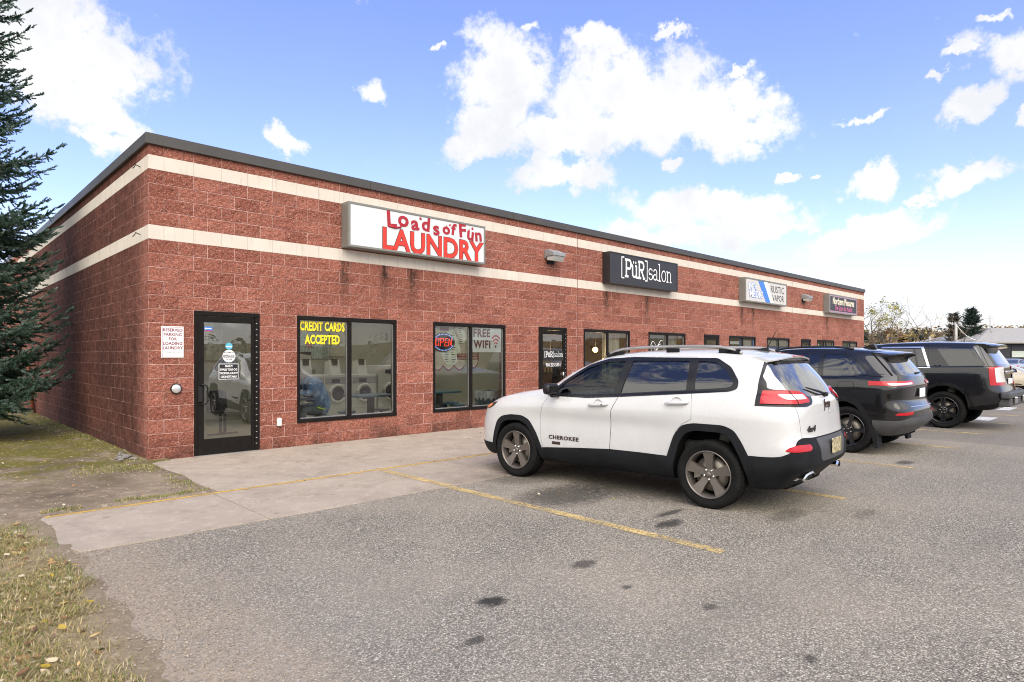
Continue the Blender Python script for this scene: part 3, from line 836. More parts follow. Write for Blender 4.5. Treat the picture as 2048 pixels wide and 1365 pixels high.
# 3 two shops share a pale sign
t, w, h, yf = sign_box('shop_sign', 18.10, 21.45, 3.415, 4.245, M['sign_grey'], M['sign_pale'], 'pale sign shared by PC Medic and Rustic Vapor with blue slash', 0.05)
flat([(-.72, h - .055), (-.28, h - .055), (.28, .055), (-.10, .055)], yf - .001, 'blue_slash', M['ink_blue'], t)
flat([(-.28, h - .055), (.02, h - .055), (.52, .055), (.28, .055)], yf - .0012, 'white_slash', M['ink_white'], t)
pp = []
for tx, x, z in (('PC+', -1.12, .53), ('MEDIC', -.86, .28)):
    pp.append(text_obj('l', tx, M['ink_blue'], None, (x, yf - .003, z), .33, .0006, .024, 1.0, spacing=1.08))
    pp.append(text_obj('l', tx, M['ink_white'], None, (x, yf - .0055, z), .33, .0006, .008, 1.0, spacing=1.08))
join_meshes('medic_lettering', pp, t)
pp = [text_obj('l', 'RUSTIC', M['ink_dark'], None, (.86, yf - .003, .55), .36, .0006, -.002, .92, spacing=1.06), text_obj('l', 'VAPOR', M['ink_dark'], None, (.92, yf - .003, .24), .33, .0006, -.002, .9, spacing=1.06)]
join_meshes('vapor_lettering', pp, t)

# 4 far shop
t, w, h, yf = sign_box('shop_sign', 25.75, 29.17, 3.395, 4.205, M['sign_grey'], M['sign_dark'], 'dark sign with mauve rim reading Northern Pleasures at far end', 0.05)
rm = MB()
for a in ((-w + .05, w - .05, .05, .10), (-w + .05, w - .05, h - .10, h - .05), (-w + .05, -w + .10, .10, h - .10), (w - .10, w - .05, .10, h - .10)):
    rm.box(a[0], a[1], yf - .003, yf, a[2], a[3])
rm.build('mauve_rim', M['pink_trim'], t)
text_obj('name_lettering', 'Northern Pleasures', M['ink_cream'], t, (0, yf - .003, .52), .40, .0006, .012, .80, spacing=1.03)
text_obj('tagline_lettering', 'The Store for Adults', M['ink_pink'], t, (0, yf - .003, .235), .31, .0006, .004, .82)

# wall-pack lamps
hood = plain('weathered_lamp_housing', (0.30, 0.31, 0.32), 0.5, 0.3)
lens = plain('lamp_lens', (0.42, 0.42, 0.40), 0.25)
def wall_lamp(x, z, label):
    t = empty('wall_lamp', (x, 0, z), 0, label, 'wall lamp')
    mb = MB()
    mb.prism([(-.002, .14), (-.10, .16), (-.31, .07), (-.31, -.01), (-.06, -.01), (-.002, -.06)], -.21, .21, 'x')
    mb.build('housing', hood, t, bevel=.01)
    MB().prism([(-.06, -.012), (-.295, -.012), (-.24, -.13), (-.07, -.10)], -.19, .19, 'x').build('lens', lens, t, bevel=.006)
    MB().box(-.12, .12, -.03, -.001, -.17, -.062).build('back_plate', M['black'], t)
    return t
wall_lamp(8.58, 3.91, 'grey box wall lamp between the laundry and salon signs')
wall_lamp(23.62, 3.87, 'small grey wall lamp left of the Northern Pleasures sign')

# parking notice, push plate, outlet
t = empty('parking_sign', (0.317, 0, 1.52), 0, 'white sign reserving parking for loading laundry left of the glass door', 'sign')
MB().bbox(-.153, .153, -.016, -.001, 0, .465, .006).build('plate', M['ink_white'], t)
bd = MB()
for a in ((-.142, .142, .012, .016), (-.142, .142, .449, .453), (-.142, -.138, .0165, .4485), (.138, .142, .0165, .4485)):
    bd.box(a[0], a[1], -.0175, -.0162, a[2], a[3])
bd.build('border', M['ink_maroon'], t)
for k, (tx, sz, kx) in enumerate((('RESERVED', .062, .92), ('PARKING', .062, .92), ('FOR', .062, .92), ('LOADING', .062, .92), ('LAUNDRY', .062, .92), ('10 MINUTE LIMIT', .036, .8))):
    text_obj('lettering', tx, M['ink_maroon'] if k < 5 else M['machine_grey'], t, (0, -.0175, .408 - k * .066), sz, .0006, .0016 if k < 5 else 0, kx, spacing=1.05)
t = empty('push_button', (.366, 0, 1.058), 0, 'round steel door push button below the parking sign', 'push button')
MB().lathe([(-.001, .078), (-.02, .078), (-.022, .076), (-.024, .068)], 32, 'y').build('collar', M['black'], t)
MB().lathe([(-.0241, .066), (-.034, .062), (-.040, .045), (-.042, 0.0)], 32, 'y').build('plate', plain('satin_steel', (.62, .61, .60), .35, .7), t)
t = MB().bbox(1.895, 1.97, -.05, -.001, .385, .52, .014).build('outlet_cover', M['white_plastic'], None)
tag(t, 'small white outlet cover low on the wall between door and yellow lettered window', 'outlet')
t = MB().lathe([(-.001, .06), (-.03, .06), (-.034, .05), (-.034, 0)], 24, 'y', c=(9.42, 0, 1.10)).build('bell_push', hood, None)
tag(t, 'small round grey plate on the wall right of the salon door', 'push button')

# neon OPEN sign and wifi poster behind the glass
t = empty('open_sign', (5.43, .072, 1.83), 0, 'oval neon OPEN sign glowing red and blue in the window', 'neon sign')
MB().prism([(.29 * math.cos(a), .19 * math.sin(a)) for a in np.linspace(0, 2 * math.pi, 40, endpoint=False)], -.012, .012, 'y').build('backing', M['black'], t)
dots = MB()
for k in range(44):
    a = 2 * math.pi * k / 44
    if abs(math.sin(a)) > .38:
        dots.box(.262 * math.cos(a) - .007, .262 * math.cos(a) + .007, -.016, -.0125, .168 * math.sin(a) - .006, .168 * math.sin(a) + .006)
dots.build('blue_lights', emit('blue_led', (.45, .6, 1.0), .9), t)
ring = MB()
for s0, s1 in ((25, 155), (205, 335)):
    for r in (.235,):
        ring.tube([(r * math.cos(R(a)), -.014, r * .66 * math.sin(R(a))) for a in np.linspace(s0, s1, 24)], .008, 6)
ring.build('blue_ring', emit('blue_neon', (.03, .10, .5), .35), t)
mb = MB(); zz = -.075
def seg(*pts): mb.tube([(p[0], -.018, p[1]) for p in pts], .0075, 6)
for dz in (0,):
    seg((-.215, -.06), (-.20, .08), (-.125, .075), (-.14, -.065), (-.215, -.06))
    seg((-.095, -.075), (-.08, .08)); seg((-.08, .08), (-.01, .07), (-.015, .005), (-.085, .0))
    seg((.10, .08), (.035, .08), (.02, -.075), (.09, -.075)); seg((.028, .0), (.085, .0))
    seg((.12, -.075), (.135, .08), (.185, -.07), (.205, .08))
mb.build('red_letters', emit('red_neon', (1.0, .04, .02), 1.1), t)
t = empty('wifi_poster', (6.585, .0445, 1.83), 0, 'white FREE WIFI poster with maroon letters in the window', 'poster')
MB().box(-.43, .43, -.001, .001, -.20, .33).build('sheet', M['ink_white'], t)
text_obj('lettering', 'FREE', M['ink_maroon'], t, (-.14, -.003, .205), .235, .0006, .008, .92, spacing=1.12)
text_obj('lettering', 'WIFI', M['ink_maroon'], t, (-.12, -.003, -.04), .235, .0006, .008, .92, spacing=1.14)
wf = MB()
for r in (.07, .13, .19):
    wf.tube([(.27 + r * math.cos(R(a)) * .85, -.002, -.08 + r * 1.3 * math.sin(R(a))) for a in np.linspace(45, 135, 12)], .013, 6)
wf.disc((.27, -.0025, -.075), .026, 'y', 14)
wf.build('wifi_symbol', M['ink_maroon'], t)
# ---------------------------------------------------------------- cars
def pchip(x, Y, xq):
    """monotone cubic through rows of Y (n,k)"""
    x = np.asarray(x, float); Y = np.asarray(Y, float)
    h = np.diff(x)[:, None]; d = np.diff(Y, axis=0) / h
    m = np.zeros_like(Y)
    if len(x) > 2:
        w1 = 2 * h[1:] + h[:-1]; w2 = h[1:] + 2 * h[:-1]
        ok = d[:-1] * d[1:] > 0
        with np.errstate(divide='ignore', invalid='ignore'):
            v = (w1 + w2) / (w1 / np.where(ok, d[:-1], 1) + w2 / np.where(ok, d[1:], 1))
        m[1:-1] = np.where(ok, v, 0)
    m[0] = d[0]; m[-1] = d[-1]
    i = np.clip(np.searchsorted(x, xq, side='right') - 1, 0, len(x) - 2)
    hh = h[i]; t = ((xq - x[i])[:, None]) / hh
    return ((1 + 2 * t) * (1 - t) ** 2) * Y[i] + t * (1 - t) ** 2 * hh * m[i] + t * t * (3 - 2 * t) * Y[i + 1] + t * t * (t - 1) * hh * m[i + 1]

def keyed(k, y):
    if isinstance(k, (int, float)): return np.full(len(y), float(k))
    k = sorted(k); return np.interp(y, [a for a, b in k], [b for a, b in k])

def car_row(yF, yR, w, z, fa=(.03, .13, .34), ra=(.02, .09, .28), ya=None, yb=None, ns=8):
    ys = [yF, yF - fa[0], yF - fa[1], yF - fa[2]]
    ya = yF - fa[2] - .25 if ya is None else ya
    yb = yR + ra[2] if yb is None else yb
    ys += list(np.linspace(ya, yb, ns)) + [yR + ra[1], yR + ra[0], yR]
    ys = np.array(ys)
    W = keyed(w, ys)
    f = np.array([0, .5, .84, .975] + [1.0] * ns + [.90, .5, 0])
    return np.stack([W * f, ys, keyed(z, ys)], 1)

class Body:
    """closed smooth shell from rows of a control net, and the cutting tools that split it into parts"""
    def __init__(s, rows, nu=5, nv=5, smooth=4):
        A = np.stack(rows)                        # rows, cols, 3
        r, c, _ = A.shape
        uc = np.concatenate([[0], np.cumsum(np.linalg.norm(np.diff(A, axis=1), axis=2).mean(0))])
        uq = np.concatenate([np.linspace(uc[i], uc[i + 1], nu, endpoint=False) for i in range(c - 1)] + [[uc[-1]]])
        B = np.stack([pchip(uc, A[i], uq) for i in range(r)])
        vc = np.concatenate([[0], np.cumsum(np.linalg.norm(np.diff(A, axis=0), axis=2).mean(1))])
        vq = np.concatenate([np.linspace(vc[i], vc[i + 1], nv, endpoint=False) for i in range(r - 1)] + [[vc[-1]]])
        D = pchip(vc, B.reshape(r, -1), vq).reshape(len(vq), len(uq), 3)
        n, m = D.shape[:2]
        P = D.reshape(-1, 3).copy()
        P[np.abs(P[:, 0]) < 1e-6, 0] = 0
        Q = P.copy(); Q[:, 0] *= -1
        V = np.concatenate([P, Q]); N = len(P)
        F = []
        for i in range(n - 1):
            for j in range(m - 1):
                a, b, cc, d = i * m + j, i * m + j + 1, (i + 1) * m + j + 1, (i + 1) * m + j
                F.append((a, b, cc, d)); F.append((N + d, N + cc, N + b, N + a))
        bm = bmesh.new()
        vs = [bm.verts.new(p) for p in V]
        for f in F:
            try: bm.faces.new([vs[k] for k in f])
            except ValueError: pass
        bmesh.ops.remove_doubles(bm, verts=bm.verts, dist=2e-4)
        bmesh.ops.dissolve_degenerate(bm, edges=bm.edges, dist=1e-5)
        for k in range(smooth):
            bmesh.ops.smooth_vert(bm, verts=bm.verts, factor=0.5, use_axis_x=True, use_axis_y=True, use_axis_z=True)
        bmesh.ops.triangulate(bm, faces=[f for f in bm.faces if len(f.verts) > 4])
        bmesh.ops.recalc_face_normals(bm, faces=bm.faces)
        bm.normal_update()
        s.me = bpy.data.meshes.new('shell'); bm.to_mesh(s.me)
        bmesh.ops.triangulate(bm, faces=bm.faces); bm.normal_update(); bm.verts.index_update()
        s.vn = np.array([v.normal[:] for v in bm.verts]); s.vc = np.array([v.co[:] for v in bm.verts])
        s.tri = np.array([[v.index for v in f.verts] for f in bm.faces])
        s.bvh = BVHTree.FromPolygons([tuple(v) for v in s.vc], [tuple(t) for t in s.tri])
        bm.free()
    def inflated(s, d):
        me = s.me.copy()
        co = np.empty(len(me.vertices) * 3); me.vertices.foreach_get('co', co)
        no = np.empty(len(me.vertices) * 3); me.vertices.foreach_get('normal', no)
        me.vertices.foreach_set('co', co + no * d); me.update()
        return me
    def normal_at(s, p):
        loc, nn, idx, dist = s.bvh.find_nearest(p)
        t = s.tri[idx]; a, b, c = s.vc[t]
        v0, v1, v2 = b - a, c - a, np.array(loc) - a
        d00, d01, d11, d20, d21 = v0 @ v0, v0 @ v1, v1 @ v1, v2 @ v0, v2 @ v1
        den = d00 * d11 - d01 * d01
        if abs(den) < 1e-16: return nn, dist
        v = (d11 * d20 - d01 * d21) / den; w = (d00 * d21 - d01 * d20) / den
        n = s.vn[t[0]] * (1 - v - w) + s.vn[t[1]] * v + s.vn[t[2]] * w
        return Vector(n).normalized(), dist
    def cut(s, base, ops):
        """base mesh, list of ('DIFFERENCE'|'INTERSECT'|'UNION', mesh)"""
        ob = bpy.data.objects.new('tmp', base.copy()); COL.objects.link(ob)
        tmp = [ob]
        for op, me in ops:
            c = bpy.data.objects.new('tmp_c', me); COL.objects.link(c); tmp.append(c)
            md = ob.modifiers.new('b', 'BOOLEAN'); md.operation = op; md.object = c; md.solver = 'EXACT'
        me = evaluated_mesh(ob)
        if len(me.polygons) == 0:
            for md in ob.modifiers: md.use_self = True
            me = evaluated_mesh(ob)
            print('retry', len(me.polygons))
        for o in tmp: bpy.data.objects.remove(o)
        return me
    def finish(s, me, name, m, parent, tol=0.02, keep=None, side_m=None):
        """keep: only faces lying on the shell within keep; normals are taken from the shell"""
        if keep is not None:
            bm = bmesh.new(); bm.from_mesh(me); bm.faces.ensure_lookup_table()
            bad = []
            for f in bm.faces:
                n, d = s.normal_at(f.calc_center_median())
                if d > keep or f.normal.dot(n) < .3: bad.append(f)
            bmesh.ops.delete(bm, geom=bad, context='FACES')
            bm.to_mesh(me); bm.free()
        if len(me.polygons) == 0: print('EMPTY PART', name, parent.name if parent else '')
        me.polygons.foreach_set('use_smooth', [True] * len(me.polygons))
        me.materials.clear()
        for mm in (m if isinstance(m, (list, tuple)) else [m]): me.materials.append(mm)
        mi = [0] * len(me.polygons)
        if side_m is not None:
            me.materials.append(side_m)
            mi = [0 if s.normal_at(p.center)[1] < .006 else 1 for p in me.polygons]
        me.polygons.foreach_set('material_index', mi)
        cn = [None] * len(me.loops)
        cache = {}
        for p in me.polygons:
            fn = p.normal.copy()
            for li in p.loop_indices:
                vi = me.loops[li].vertex_index
                if vi not in cache: cache[vi] = s.normal_at(me.vertices[vi].co)
                n, d = cache[vi]
                cn[li] = n if (d < tol and n.dot(fn) > 0.80) else fn
        me.normals_split_custom_set([tuple(v) for v in cn])
        o = bpy.data.objects.new(name, me); me.name = name
        return link(o, parent)

def prism_me(poly, a0, a1, axis='x'):
    mb = MB(); mb.prism(poly, a0, a1, axis)
    me = bpy.data.meshes.new('p'); me.from_pydata(mb.v, [], mb.f)
    bm = bmesh.new(); bm.from_mesh(me); bmesh.ops.recalc_face_normals(bm, faces=bm.faces)
    bm.to_mesh(me); bm.free()
    return me
def multi_me(polys):
    """disjoint prisms as one cutter: list of (poly, a0, a1, axis)"""
    mb = MB()
    for q in polys: mb.prism(*q)
    me = bpy.data.meshes.new('p'); me.from_pydata(mb.v, [], mb.f)
    bm = bmesh.new(); bm.from_mesh(me); bmesh.ops.recalc_face_normals(bm, faces=bm.faces)
    bm.to_mesh(me); bm.free()
    return me
def both(poly, a0, a1):
    return [(poly, -a1, -a0, 'x'), (poly, a0, a1, 'x')]
def grow(poly, d):
    """offset a polygon outwards"""
    n = len(poly)
    A = sum(poly[i][0] * poly[(i + 1) % n][1] - poly[(i + 1) % n][0] * poly[i][1] for i in range(n))
    sg = 1 if A > 0 else -1
    out = []
    for i in range(n):
        p, q, r = Vector(poly[i - 1]), Vector(poly[i]), Vector(poly[(i + 1) % n])
        e1, e2 = (q - p).normalized(), (r - q).normalized()
        n1, n2 = Vector((e1.y, -e1.x)) * sg, Vector((e2.y, -e2.x)) * sg
        b = (n1 + n2); L = b.length
        b = b / L if L > 1e-6 else n1
        k = d / max(0.4, b.dot(n1))
        out.append((q.x + b.x * k, q.y + b.y * k))
    return out
def rounded(poly, r, n=4):
    """round the corners of a polygon"""
    out = []; m = len(poly)
    for i in range(m):
        p, q, s2 = Vector(poly[i - 1]), Vector(poly[i]), Vector(poly[(i + 1) % m])
        rr = min(r, (p - q).length * .45, (s2 - q).length * .45)
        a, b = q + (p - q).normalized() * rr, q + (s2 - q).normalized() * rr
        for k in range(n + 1):
            t = k / n
            v = a * (1 - t) ** 2 + q * 2 * t * (1 - t) + b * t * t
            out.append((v.x, v.y))
    return out

# paints and glass
def car_paint(name, color, flake=0.0, dirt=0.25, dirt_z=0.75, rough=0.35, dcol=(.20, .17, .14), spec=.5):
    g = G(name); co = g.obj(); x, y, z = g.sep(co)
    nz = g.noise(co, 2.2, 6, 0.65)
    c = g.mix(g.map(nz, .3, .7), color, tuple(k * .94 for k in color))
    low = g.math('MULTIPLY', g.map(z, dirt_z, 0.25), g.map(g.noise(co, 7, 6, .7), .34, .72))
    c = g.mix(g.math('MULTIPLY', low, dirt), c, dcol)
    dust = g.map(g.noise(co, 40, 4, .7), .4, .8, 0, dirt * .25)
    c = g.mix(dust, c, dcol)
    rg = g.math('ADD', rough, g.math('MULTIPLY', low, .25))
    return g.done(g.pbsdf(c, rg, flake, spec, None, coat=1.0, coat_rough=.03))
P_WHITE = car_paint('white_car_paint', (.55, .552, .555), 0, .45, .72)
P_BLACK = car_paint('black_car_paint', (.006, .006, .007), .0, .07, .9, .3, spec=.15)
P_DARK = car_paint('black_green_car_paint', (.007, .008, .011), .0, .09, .95, .3, spec=.15)
P_BEIGE = car_paint('champagne_car_paint', (.56, .49, .37), .15, .3, .6, .4)
P_SILVER = car_paint('silver_car_paint', (.42, .44, .47), .5, .2, .5, .35)
CLAD = plain('textured_black_cladding', (.011, .012, .014), .62, 0, .14, .25, 5, .25, 260)
CLADG = plain('weathered_grey_plastic', (.062, .062, .066), .55, 0, .4, .2, 4, .2, 260)
GLOSSB = plain('gloss_black_trim', (.010, .010, .011), .28, 0, .35, .1, 4)
PRIV = glass('privacy_glass', (.06, .062, .062), .05, 0.0)
PRIV_L = glass('rear_privacy_glass', (.025, .027, .03), .22, 0.03, dust=.12)
CLEAR = glass('green_tint_window', (.66, .82, .74), .0, mult=.8)
RAIL = plain('silver_roof_rail', (.36, .345, .33), .38, .6)
BRONZE = plain('bronze_grey_wheel', (.15, .132, .118), .38, .55, var=.08)
BLACKW = plain('gloss_black_wheel', (.012, .013, .016), .2, .2, coat=.6)
CHROME = plain('chrome', (.78, .77, .74), .12, 1.0, var=.04)
DISC = plain('brake_disc', (.30, .27, .24), .45, .8)
INT = plain('cabin_plastic', (.030, .032, .034), .7)
INTG = plain('cabin_cloth', (.14, .14, .13), .9)
UNDER = plain('underbody', (.008, .008, .008), .95, spec=.1)
def lamp_mat(name, col):
    g = G(name); co = g.obj()
    st = g.math('FRACT', g.math('MULTIPLY', g.sep(co)[0], 55.0))
    c = g.mix(g.map(g.math('ABSOLUTE', g.math('SUBTRACT', st, .5)), .0, .5, 0, .35), col, tuple(k * .45 for k in col))
    return g.done(g.pbsdf(c, .25, 0, .35, coat=.35))
RED = lamp_mat('red_lens', (.43, .004, .010)); CLRL = lamp_mat('clear_lens', (.62, .60, .58)); AMB = lamp_mat('amber_lens', (.60, .20, .07))
PLATE = None
def plate_mat():
    g = G('plate_mosaic'); co = g.obj()
    cell = g.n('TexWhiteNoise', {'Vector': g.vmath('FLOOR', g.vmath('MULTIPLY', co, (38.0, 0.0, 38.0)))}, 0)
    c = g.ramp(cell, [(0, (.22, .17, .08)), (.4, (.40, .33, .17)), (.7, (.52, .46, .32)), (1, (.30, .27, .22))], 'CONSTANT')
    return g.done(g.pbsdf(c, .45))
PLATE = plate_mat()

def make_wheel(root, x, y, z, Rt, Rr, wd, side, spokes, rim_m, lug=5, name='wheel', tw=0.0, knob=0.004, dish=.03):
    """side -1: outer face towards -X. wheel (rim and spokes) with tyre, disc and cap below it"""
    mb = MB()
    sx = side
    def X(a): return sx * a
    n = 64
    # barrel and lip (a = distance outwards from the wheel centre plane)
    mb.lathe([(X(-wd * .48), Rr * .97), (X(-wd * .40), Rr * .90), (X(wd * .30), Rr * .90), (X(wd * .44), Rr * .945), (X(wd * .50), Rr * .975), (X(wd * .505), Rr * 1.0), (X(wd * .47), Rr * 1.02)], n)
    for k in range(spokes['n']):
        a = 2 * math.pi * k / spokes['n'] + spokes.get('a0', math.pi / 2)
        ca, sa = math.cos(a), math.sin(a)
        def T(u, v, d): return (X(d), u * ca - v * sa, u * sa + v * ca)
        for poly in spokes['polys']:
            top, bot = [], []
            for (u, v, dd) in poly:
                top.append(T(u * Rr, v * Rr, wd * .46 + dd)); bot.append(T(u * Rr, v * Rr, wd * .46 + dd - .045))
            m2 = len(poly)
            vs = top + bot
            fs = [tuple(range(m2)), tuple(range(2 * m2 - 1, m2 - 1, -1))] + [(i, i + m2, (i + 1) % m2 + m2, (i + 1) % m2) for i in range(m2)]
            mb.add(vs, fs)
    hubd = wd * .46 + spokes.get('hub', -dish)
    mb.lathe([(X(hubd - .05), Rr * .30), (X(hubd - .005), Rr * .30), (X(hubd), Rr * .27), (X(hubd), 0.001)], 32)
    w = mb.build(name, rim_m, root)
    w.location = (x, y, z)
    lg = MB()
    for k in range(lug):
        a = 2 * math.pi * (k + .5) / lug + spokes.get('a0', math.pi / 2)
        cy, cz = Rr * .21 * math.cos(a), Rr * .21 * math.sin(a)
        lg.lathe([(X(hubd + .001), .014), (X(hubd + .016), .011), (X(hubd + .018), .001)], 8, c=(0, cy, cz))
    lg.build('lug_nuts', CHROME if rim_m is not BLACKW else DISC, w)
    MB().lathe([(X(hubd + .001), Rr * .125), (X(hubd + .02), Rr * .12), (X(hubd + .026), Rr * .09), (X(hubd + .027), .001)], 24).build('hub_cap', rim_m, w)
    MB().lathe([(X(wd * .02), Rr * .30), (X(wd * .02), Rr * .74), (X(-wd * .1), Rr * .74), (X(-wd * .1), Rr * .3)], 40).add([(X(wd * .10 + q * -.12), math.cos(t) * Rr * rr, math.sin(t) * Rr * rr) for q in (0, 1) for t, rr in ((.25, .5), (.25, .82), (-.35, .82), (-.35, .5))], [(0, 1, 2, 3), (7, 6, 5, 4), (0, 4, 5, 1), (1, 5, 6, 2), (2, 6, 7, 3), (3, 7, 4, 0)]).build('brake_disc', DISC, w)
    MB().disc((X(-wd * .3), 0, 0), Rr * .9, 'x', 40).build('wheel_back', UNDER, w, fixn=False)
    h = wd / 2
    prof = [(-h * .86, Rr * 1.0), (-h * 1.02, Rr + (Rt - Rr) * .25), (-h * 1.06, Rr + (Rt - Rr) * .55), (-h * .98, Rr + (Rt - Rr) * .86), (-h * .86, Rt * .985),
            (-h * .62, Rt * .998), (-h * .58, Rt * .975), (-h * .50, Rt * .975), (-h * .46, Rt), (-h * .06, Rt), (-h * .03, Rt * .975), (h * .03, Rt * .975), (h * .06, Rt), (h * .46, Rt), (h * .50, Rt * .975), (h * .58, Rt * .975), (h * .62, Rt * .998),
            (h * .86, Rt * .985), (h * .98, Rr + (Rt - Rr) * .86), (h * 1.045, Rr + (Rt - Rr) * .62), (h * 1.06, Rr + (Rt - Rr) * .55), (h * 1.045, Rr + (Rt - Rr) * .50), (h * 1.02, Rr + (Rt - Rr) * .25), (h * .90, Rr * 1.03), (h * .86, Rr)]
    sh = (3, 4, 5, 16, 17, 18)
    def mod(j, k): return -knob * 1.6 if (j in sh and k % 3 == 0) else (-knob if (j in (8, 9, 12, 13) and (k + j) % 5 == 0) else 0)
    MB().lathe([(X(a), r) for a, r in prof], 150, mod=mod, smooth=True).build('tyre', M['rubber'], w)
    return w

def copy_wheel(w, loc, flip):
    c = w.copy(); COL.objects.link(c); c.location = loc
    if flip: c.rotation_euler = (0, 0, math.pi)
    for ch in children(w):
        d = ch.copy(); COL.objects.link(d); d.parent = c
    return c

def tube_part(name, pts, r, m, root, n=8, smooth=True):
    return MB().tube(pts, r, n).build(name, m, root)

def seat(root, x, y, w=.5, m=None):
    mb = MB()
    mb.bbox(x - w / 2, x + w / 2, y - .25, y + .27, .50, .66, .05)
    Mx = Matrix.Translation((x, y - .22, .64)) @ Matrix.Rotation(R(14), 4, 'X')
    mb.bbox(-w / 2, w / 2, -.07, .07, 0, .58, .05, M=Mx)
    mb.bbox(-.13, .13, -.05, .05, .62, .82, .04, M=Mx)
    return mb.build('seat', m or INTG, root)

# ================================================================ white SUV
KS = .9577
def white_suv():
    rt = empty('parked_suv', (4.083, -5.694, 0), .0759, 'white four door SUV with bronze wheels and black plastic cladding', 'car', scale=KS)
    rows = []
    def add(*a, **k): rows.append(car_row(*a, **k))
    b = add
    b(1.90, -2.0, .0, .25, ya=1.3, yb=-1.6)
    b(1.92, -2.02, .78, .25, ya=1.3, yb=-1.6)
    b(2.12, -2.18, .86, [(2.06, .24), (1.6, .27), (.5, .29), (-1.0, .32), (-1.8, .35), (-2.2, .42)], ya=1.3, yb=-1.72, fa=(.02, .11, .40))
    b(2.235, -2.30, .916, [(2.2, .42), (1.3, .45), (-1.2, .47), (-2.2, .52)], ya=1.3, yb=-1.78, fa=(.02, .11, .42), ra=(.02, .12, .42))
    b(2.235, -2.305, [(2.2, .926), (1.9, .926), (1.4, .928), (.9, .912), (-.7, .912), (-1.2, .928), (-2.2, .926)], [(2.2, .62), (1.3, .63), (-1.2, .64), (-2.2, .66)], ya=1.3, yb=-1.78, fa=(.02, .11, .42), ra=(.02, .12, .42))
    b(2.215, -2.262, [(2.2, .926), (1.9, .926), (1.4, .930), (.9, .904), (-.7, .904), (-1.2, .932), (-2.2, .926)], [(2.2, .78), (1.3, .80), (-1.2, .80), (-2.2, .80)], ya=1.3, yb=-1.76, fa=(.02, .12, .43), ra=(.02, .12, .42))
    b(2.165, -2.245, [(2.2, .926), (1.4, .930), (.9, .931), (-.8, .933), (-1.3, .932), (-2.2, .926)], [(2.15, .89), (1.6, .935), (1.3, .94), (-1.2, .965), (-2.2, .99)], ya=1.3, yb=-1.75, fa=(.02, .12, .42), ra=(.02, .12, .42))
    b(2.09, -2.235, [(2.0, .86), (1.2, .885), (0, .895), (-1.2, .892), (-2.2, .84)], [(2.05, .945), (1.85, 1.015), (1.56, 1.065), (1.2, 1.085), (.82, 1.105), (-.1, 1.13), (-1.1, 1.205), (-1.7, 1.20), (-2.24, 1.13)], ya=1.25, yb=-1.76, fa=(.03, .17, .42), ra=(.02, .12, .40))
    b(1.55, -2.19, [(1.5, .83), (.8, .875), (0, .880), (-1.2, .868), (-2.1, .80)], [(1.55, 1.125), (1.2, 1.125), (.82, 1.135), (-.1, 1.16), (-1.1, 1.235), (-1.7, 1.25), (-2.2, 1.20)], ya=1.0, yb=-1.74, fa=(.02, .08, .25), ra=(.02, .11, .38))
    b(1.10, -2.10, [(1.0, .80), (.6, .845), (0, .850), (-1.2, .835), (-2.1, .77)], [(1.1, 1.185), (.85, 1.215), (.6, 1.255), (-.1, 1.27), (-1.1, 1.33), (-1.7, 1.34), (-2.1, 1.33)], ya=.70, yb=-1.72, fa=(.02, .09, .25), ra=(.02, .09, .30))
    b(.76, -2.00, [(.7, .74), (.2, .785), (-1.2, .772), (-2.0, .70)], [(.76, 1.37), (.45, 1.42), (-.6, 1.44), (-1.7, 1.46), (-2.0, 1.46)], ya=.42, yb=-1.62, fa=(.015, .07, .20), ra=(.02, .08, .28))
    b(.38, -1.90, [(.3, .66), (0, .705), (-1.2, .695), (-1.9, .63)], [(.38, 1.545), (.1, 1.575), (-.6, 1.60), (-1.5, 1.595), (-1.9, 1.57)], ya=.06, yb=-1.52, fa=(.015, .06, .18), ra=(.02, .08, .28))
    b(.14, -1.83, [(.1, .58), (-.3, .615), (-1.2, .605), (-1.8, .55)], [(.14, 1.622), (-.4, 1.652), (-1.0, 1.660), (-1.5, 1.648), (-1.83, 1.61)], ya=-.14, yb=-1.46, fa=(.01, .05, .14), ra=(.02, .07, .25))
    b(.03, -1.78, [(.0, .34), (-1.8, .34)], [(.03, 1.655), (-.4, 1.682), (-1.0, 1.690), (-1.5, 1.676), (-1.78, 1.635)], ya=-.20, yb=-1.44, fa=(.01, .03, .1), ra=(.02, .05, .2))
    b(.0, -1.77, .0, [(.0, 1.663), (-.4, 1.692), (-1.0, 1.70), (-1.5, 1.686), (-1.77, 1.642)], ya=-.22, yb=-1.43, fa=(.01, .03, .1), ra=(.02, .05, .2))
    B = Body(rows, 5, 5, 3)
    # side-view outlines (y, z)
    FW = rounded([(.79, 1.135), (.665, 1.255), (.33, 1.473), (.05, 1.548), (-.215, 1.565), (-.125, 1.155), (.25, 1.128)], .02)
    RW = rounded([(-.295, 1.567), (-1.03, 1.568), (-1.055, 1.23), (-.205, 1.163)], .025)
    QW = rounded([(-1.105, 1.568), (-1.32, 1.558), (-1.45, 1.478), (-1.555, 1.345), (-1.555, 1.30), (-1.50, 1.272), (-1.125, 1.238)], .04)
    DLO = rounded([(.88, 1.105), (.66, 1.30), (.33, 1.507), (.05, 1.583), (-.3, 1.600), (-1.33, 1.592), (-1.49, 1.50), (-1.605, 1.35), (-1.60, 1.27), (-1.52, 1.24), (-1.1, 1.205), (-.15, 1.127), (.25, 1.10)], .03)
    FD = [(.835, 1.10), (.925, .983), (.974, .80), (.965, .60), (.925, .43), (.87, .30), (-.085, .335), (-.088, .53), (-.10, .81), (-.115, .98), (-.19, 1.12), (-.255, 1.60), (.05, 1.572), (.33, 1.497), (.66, 1.29)]
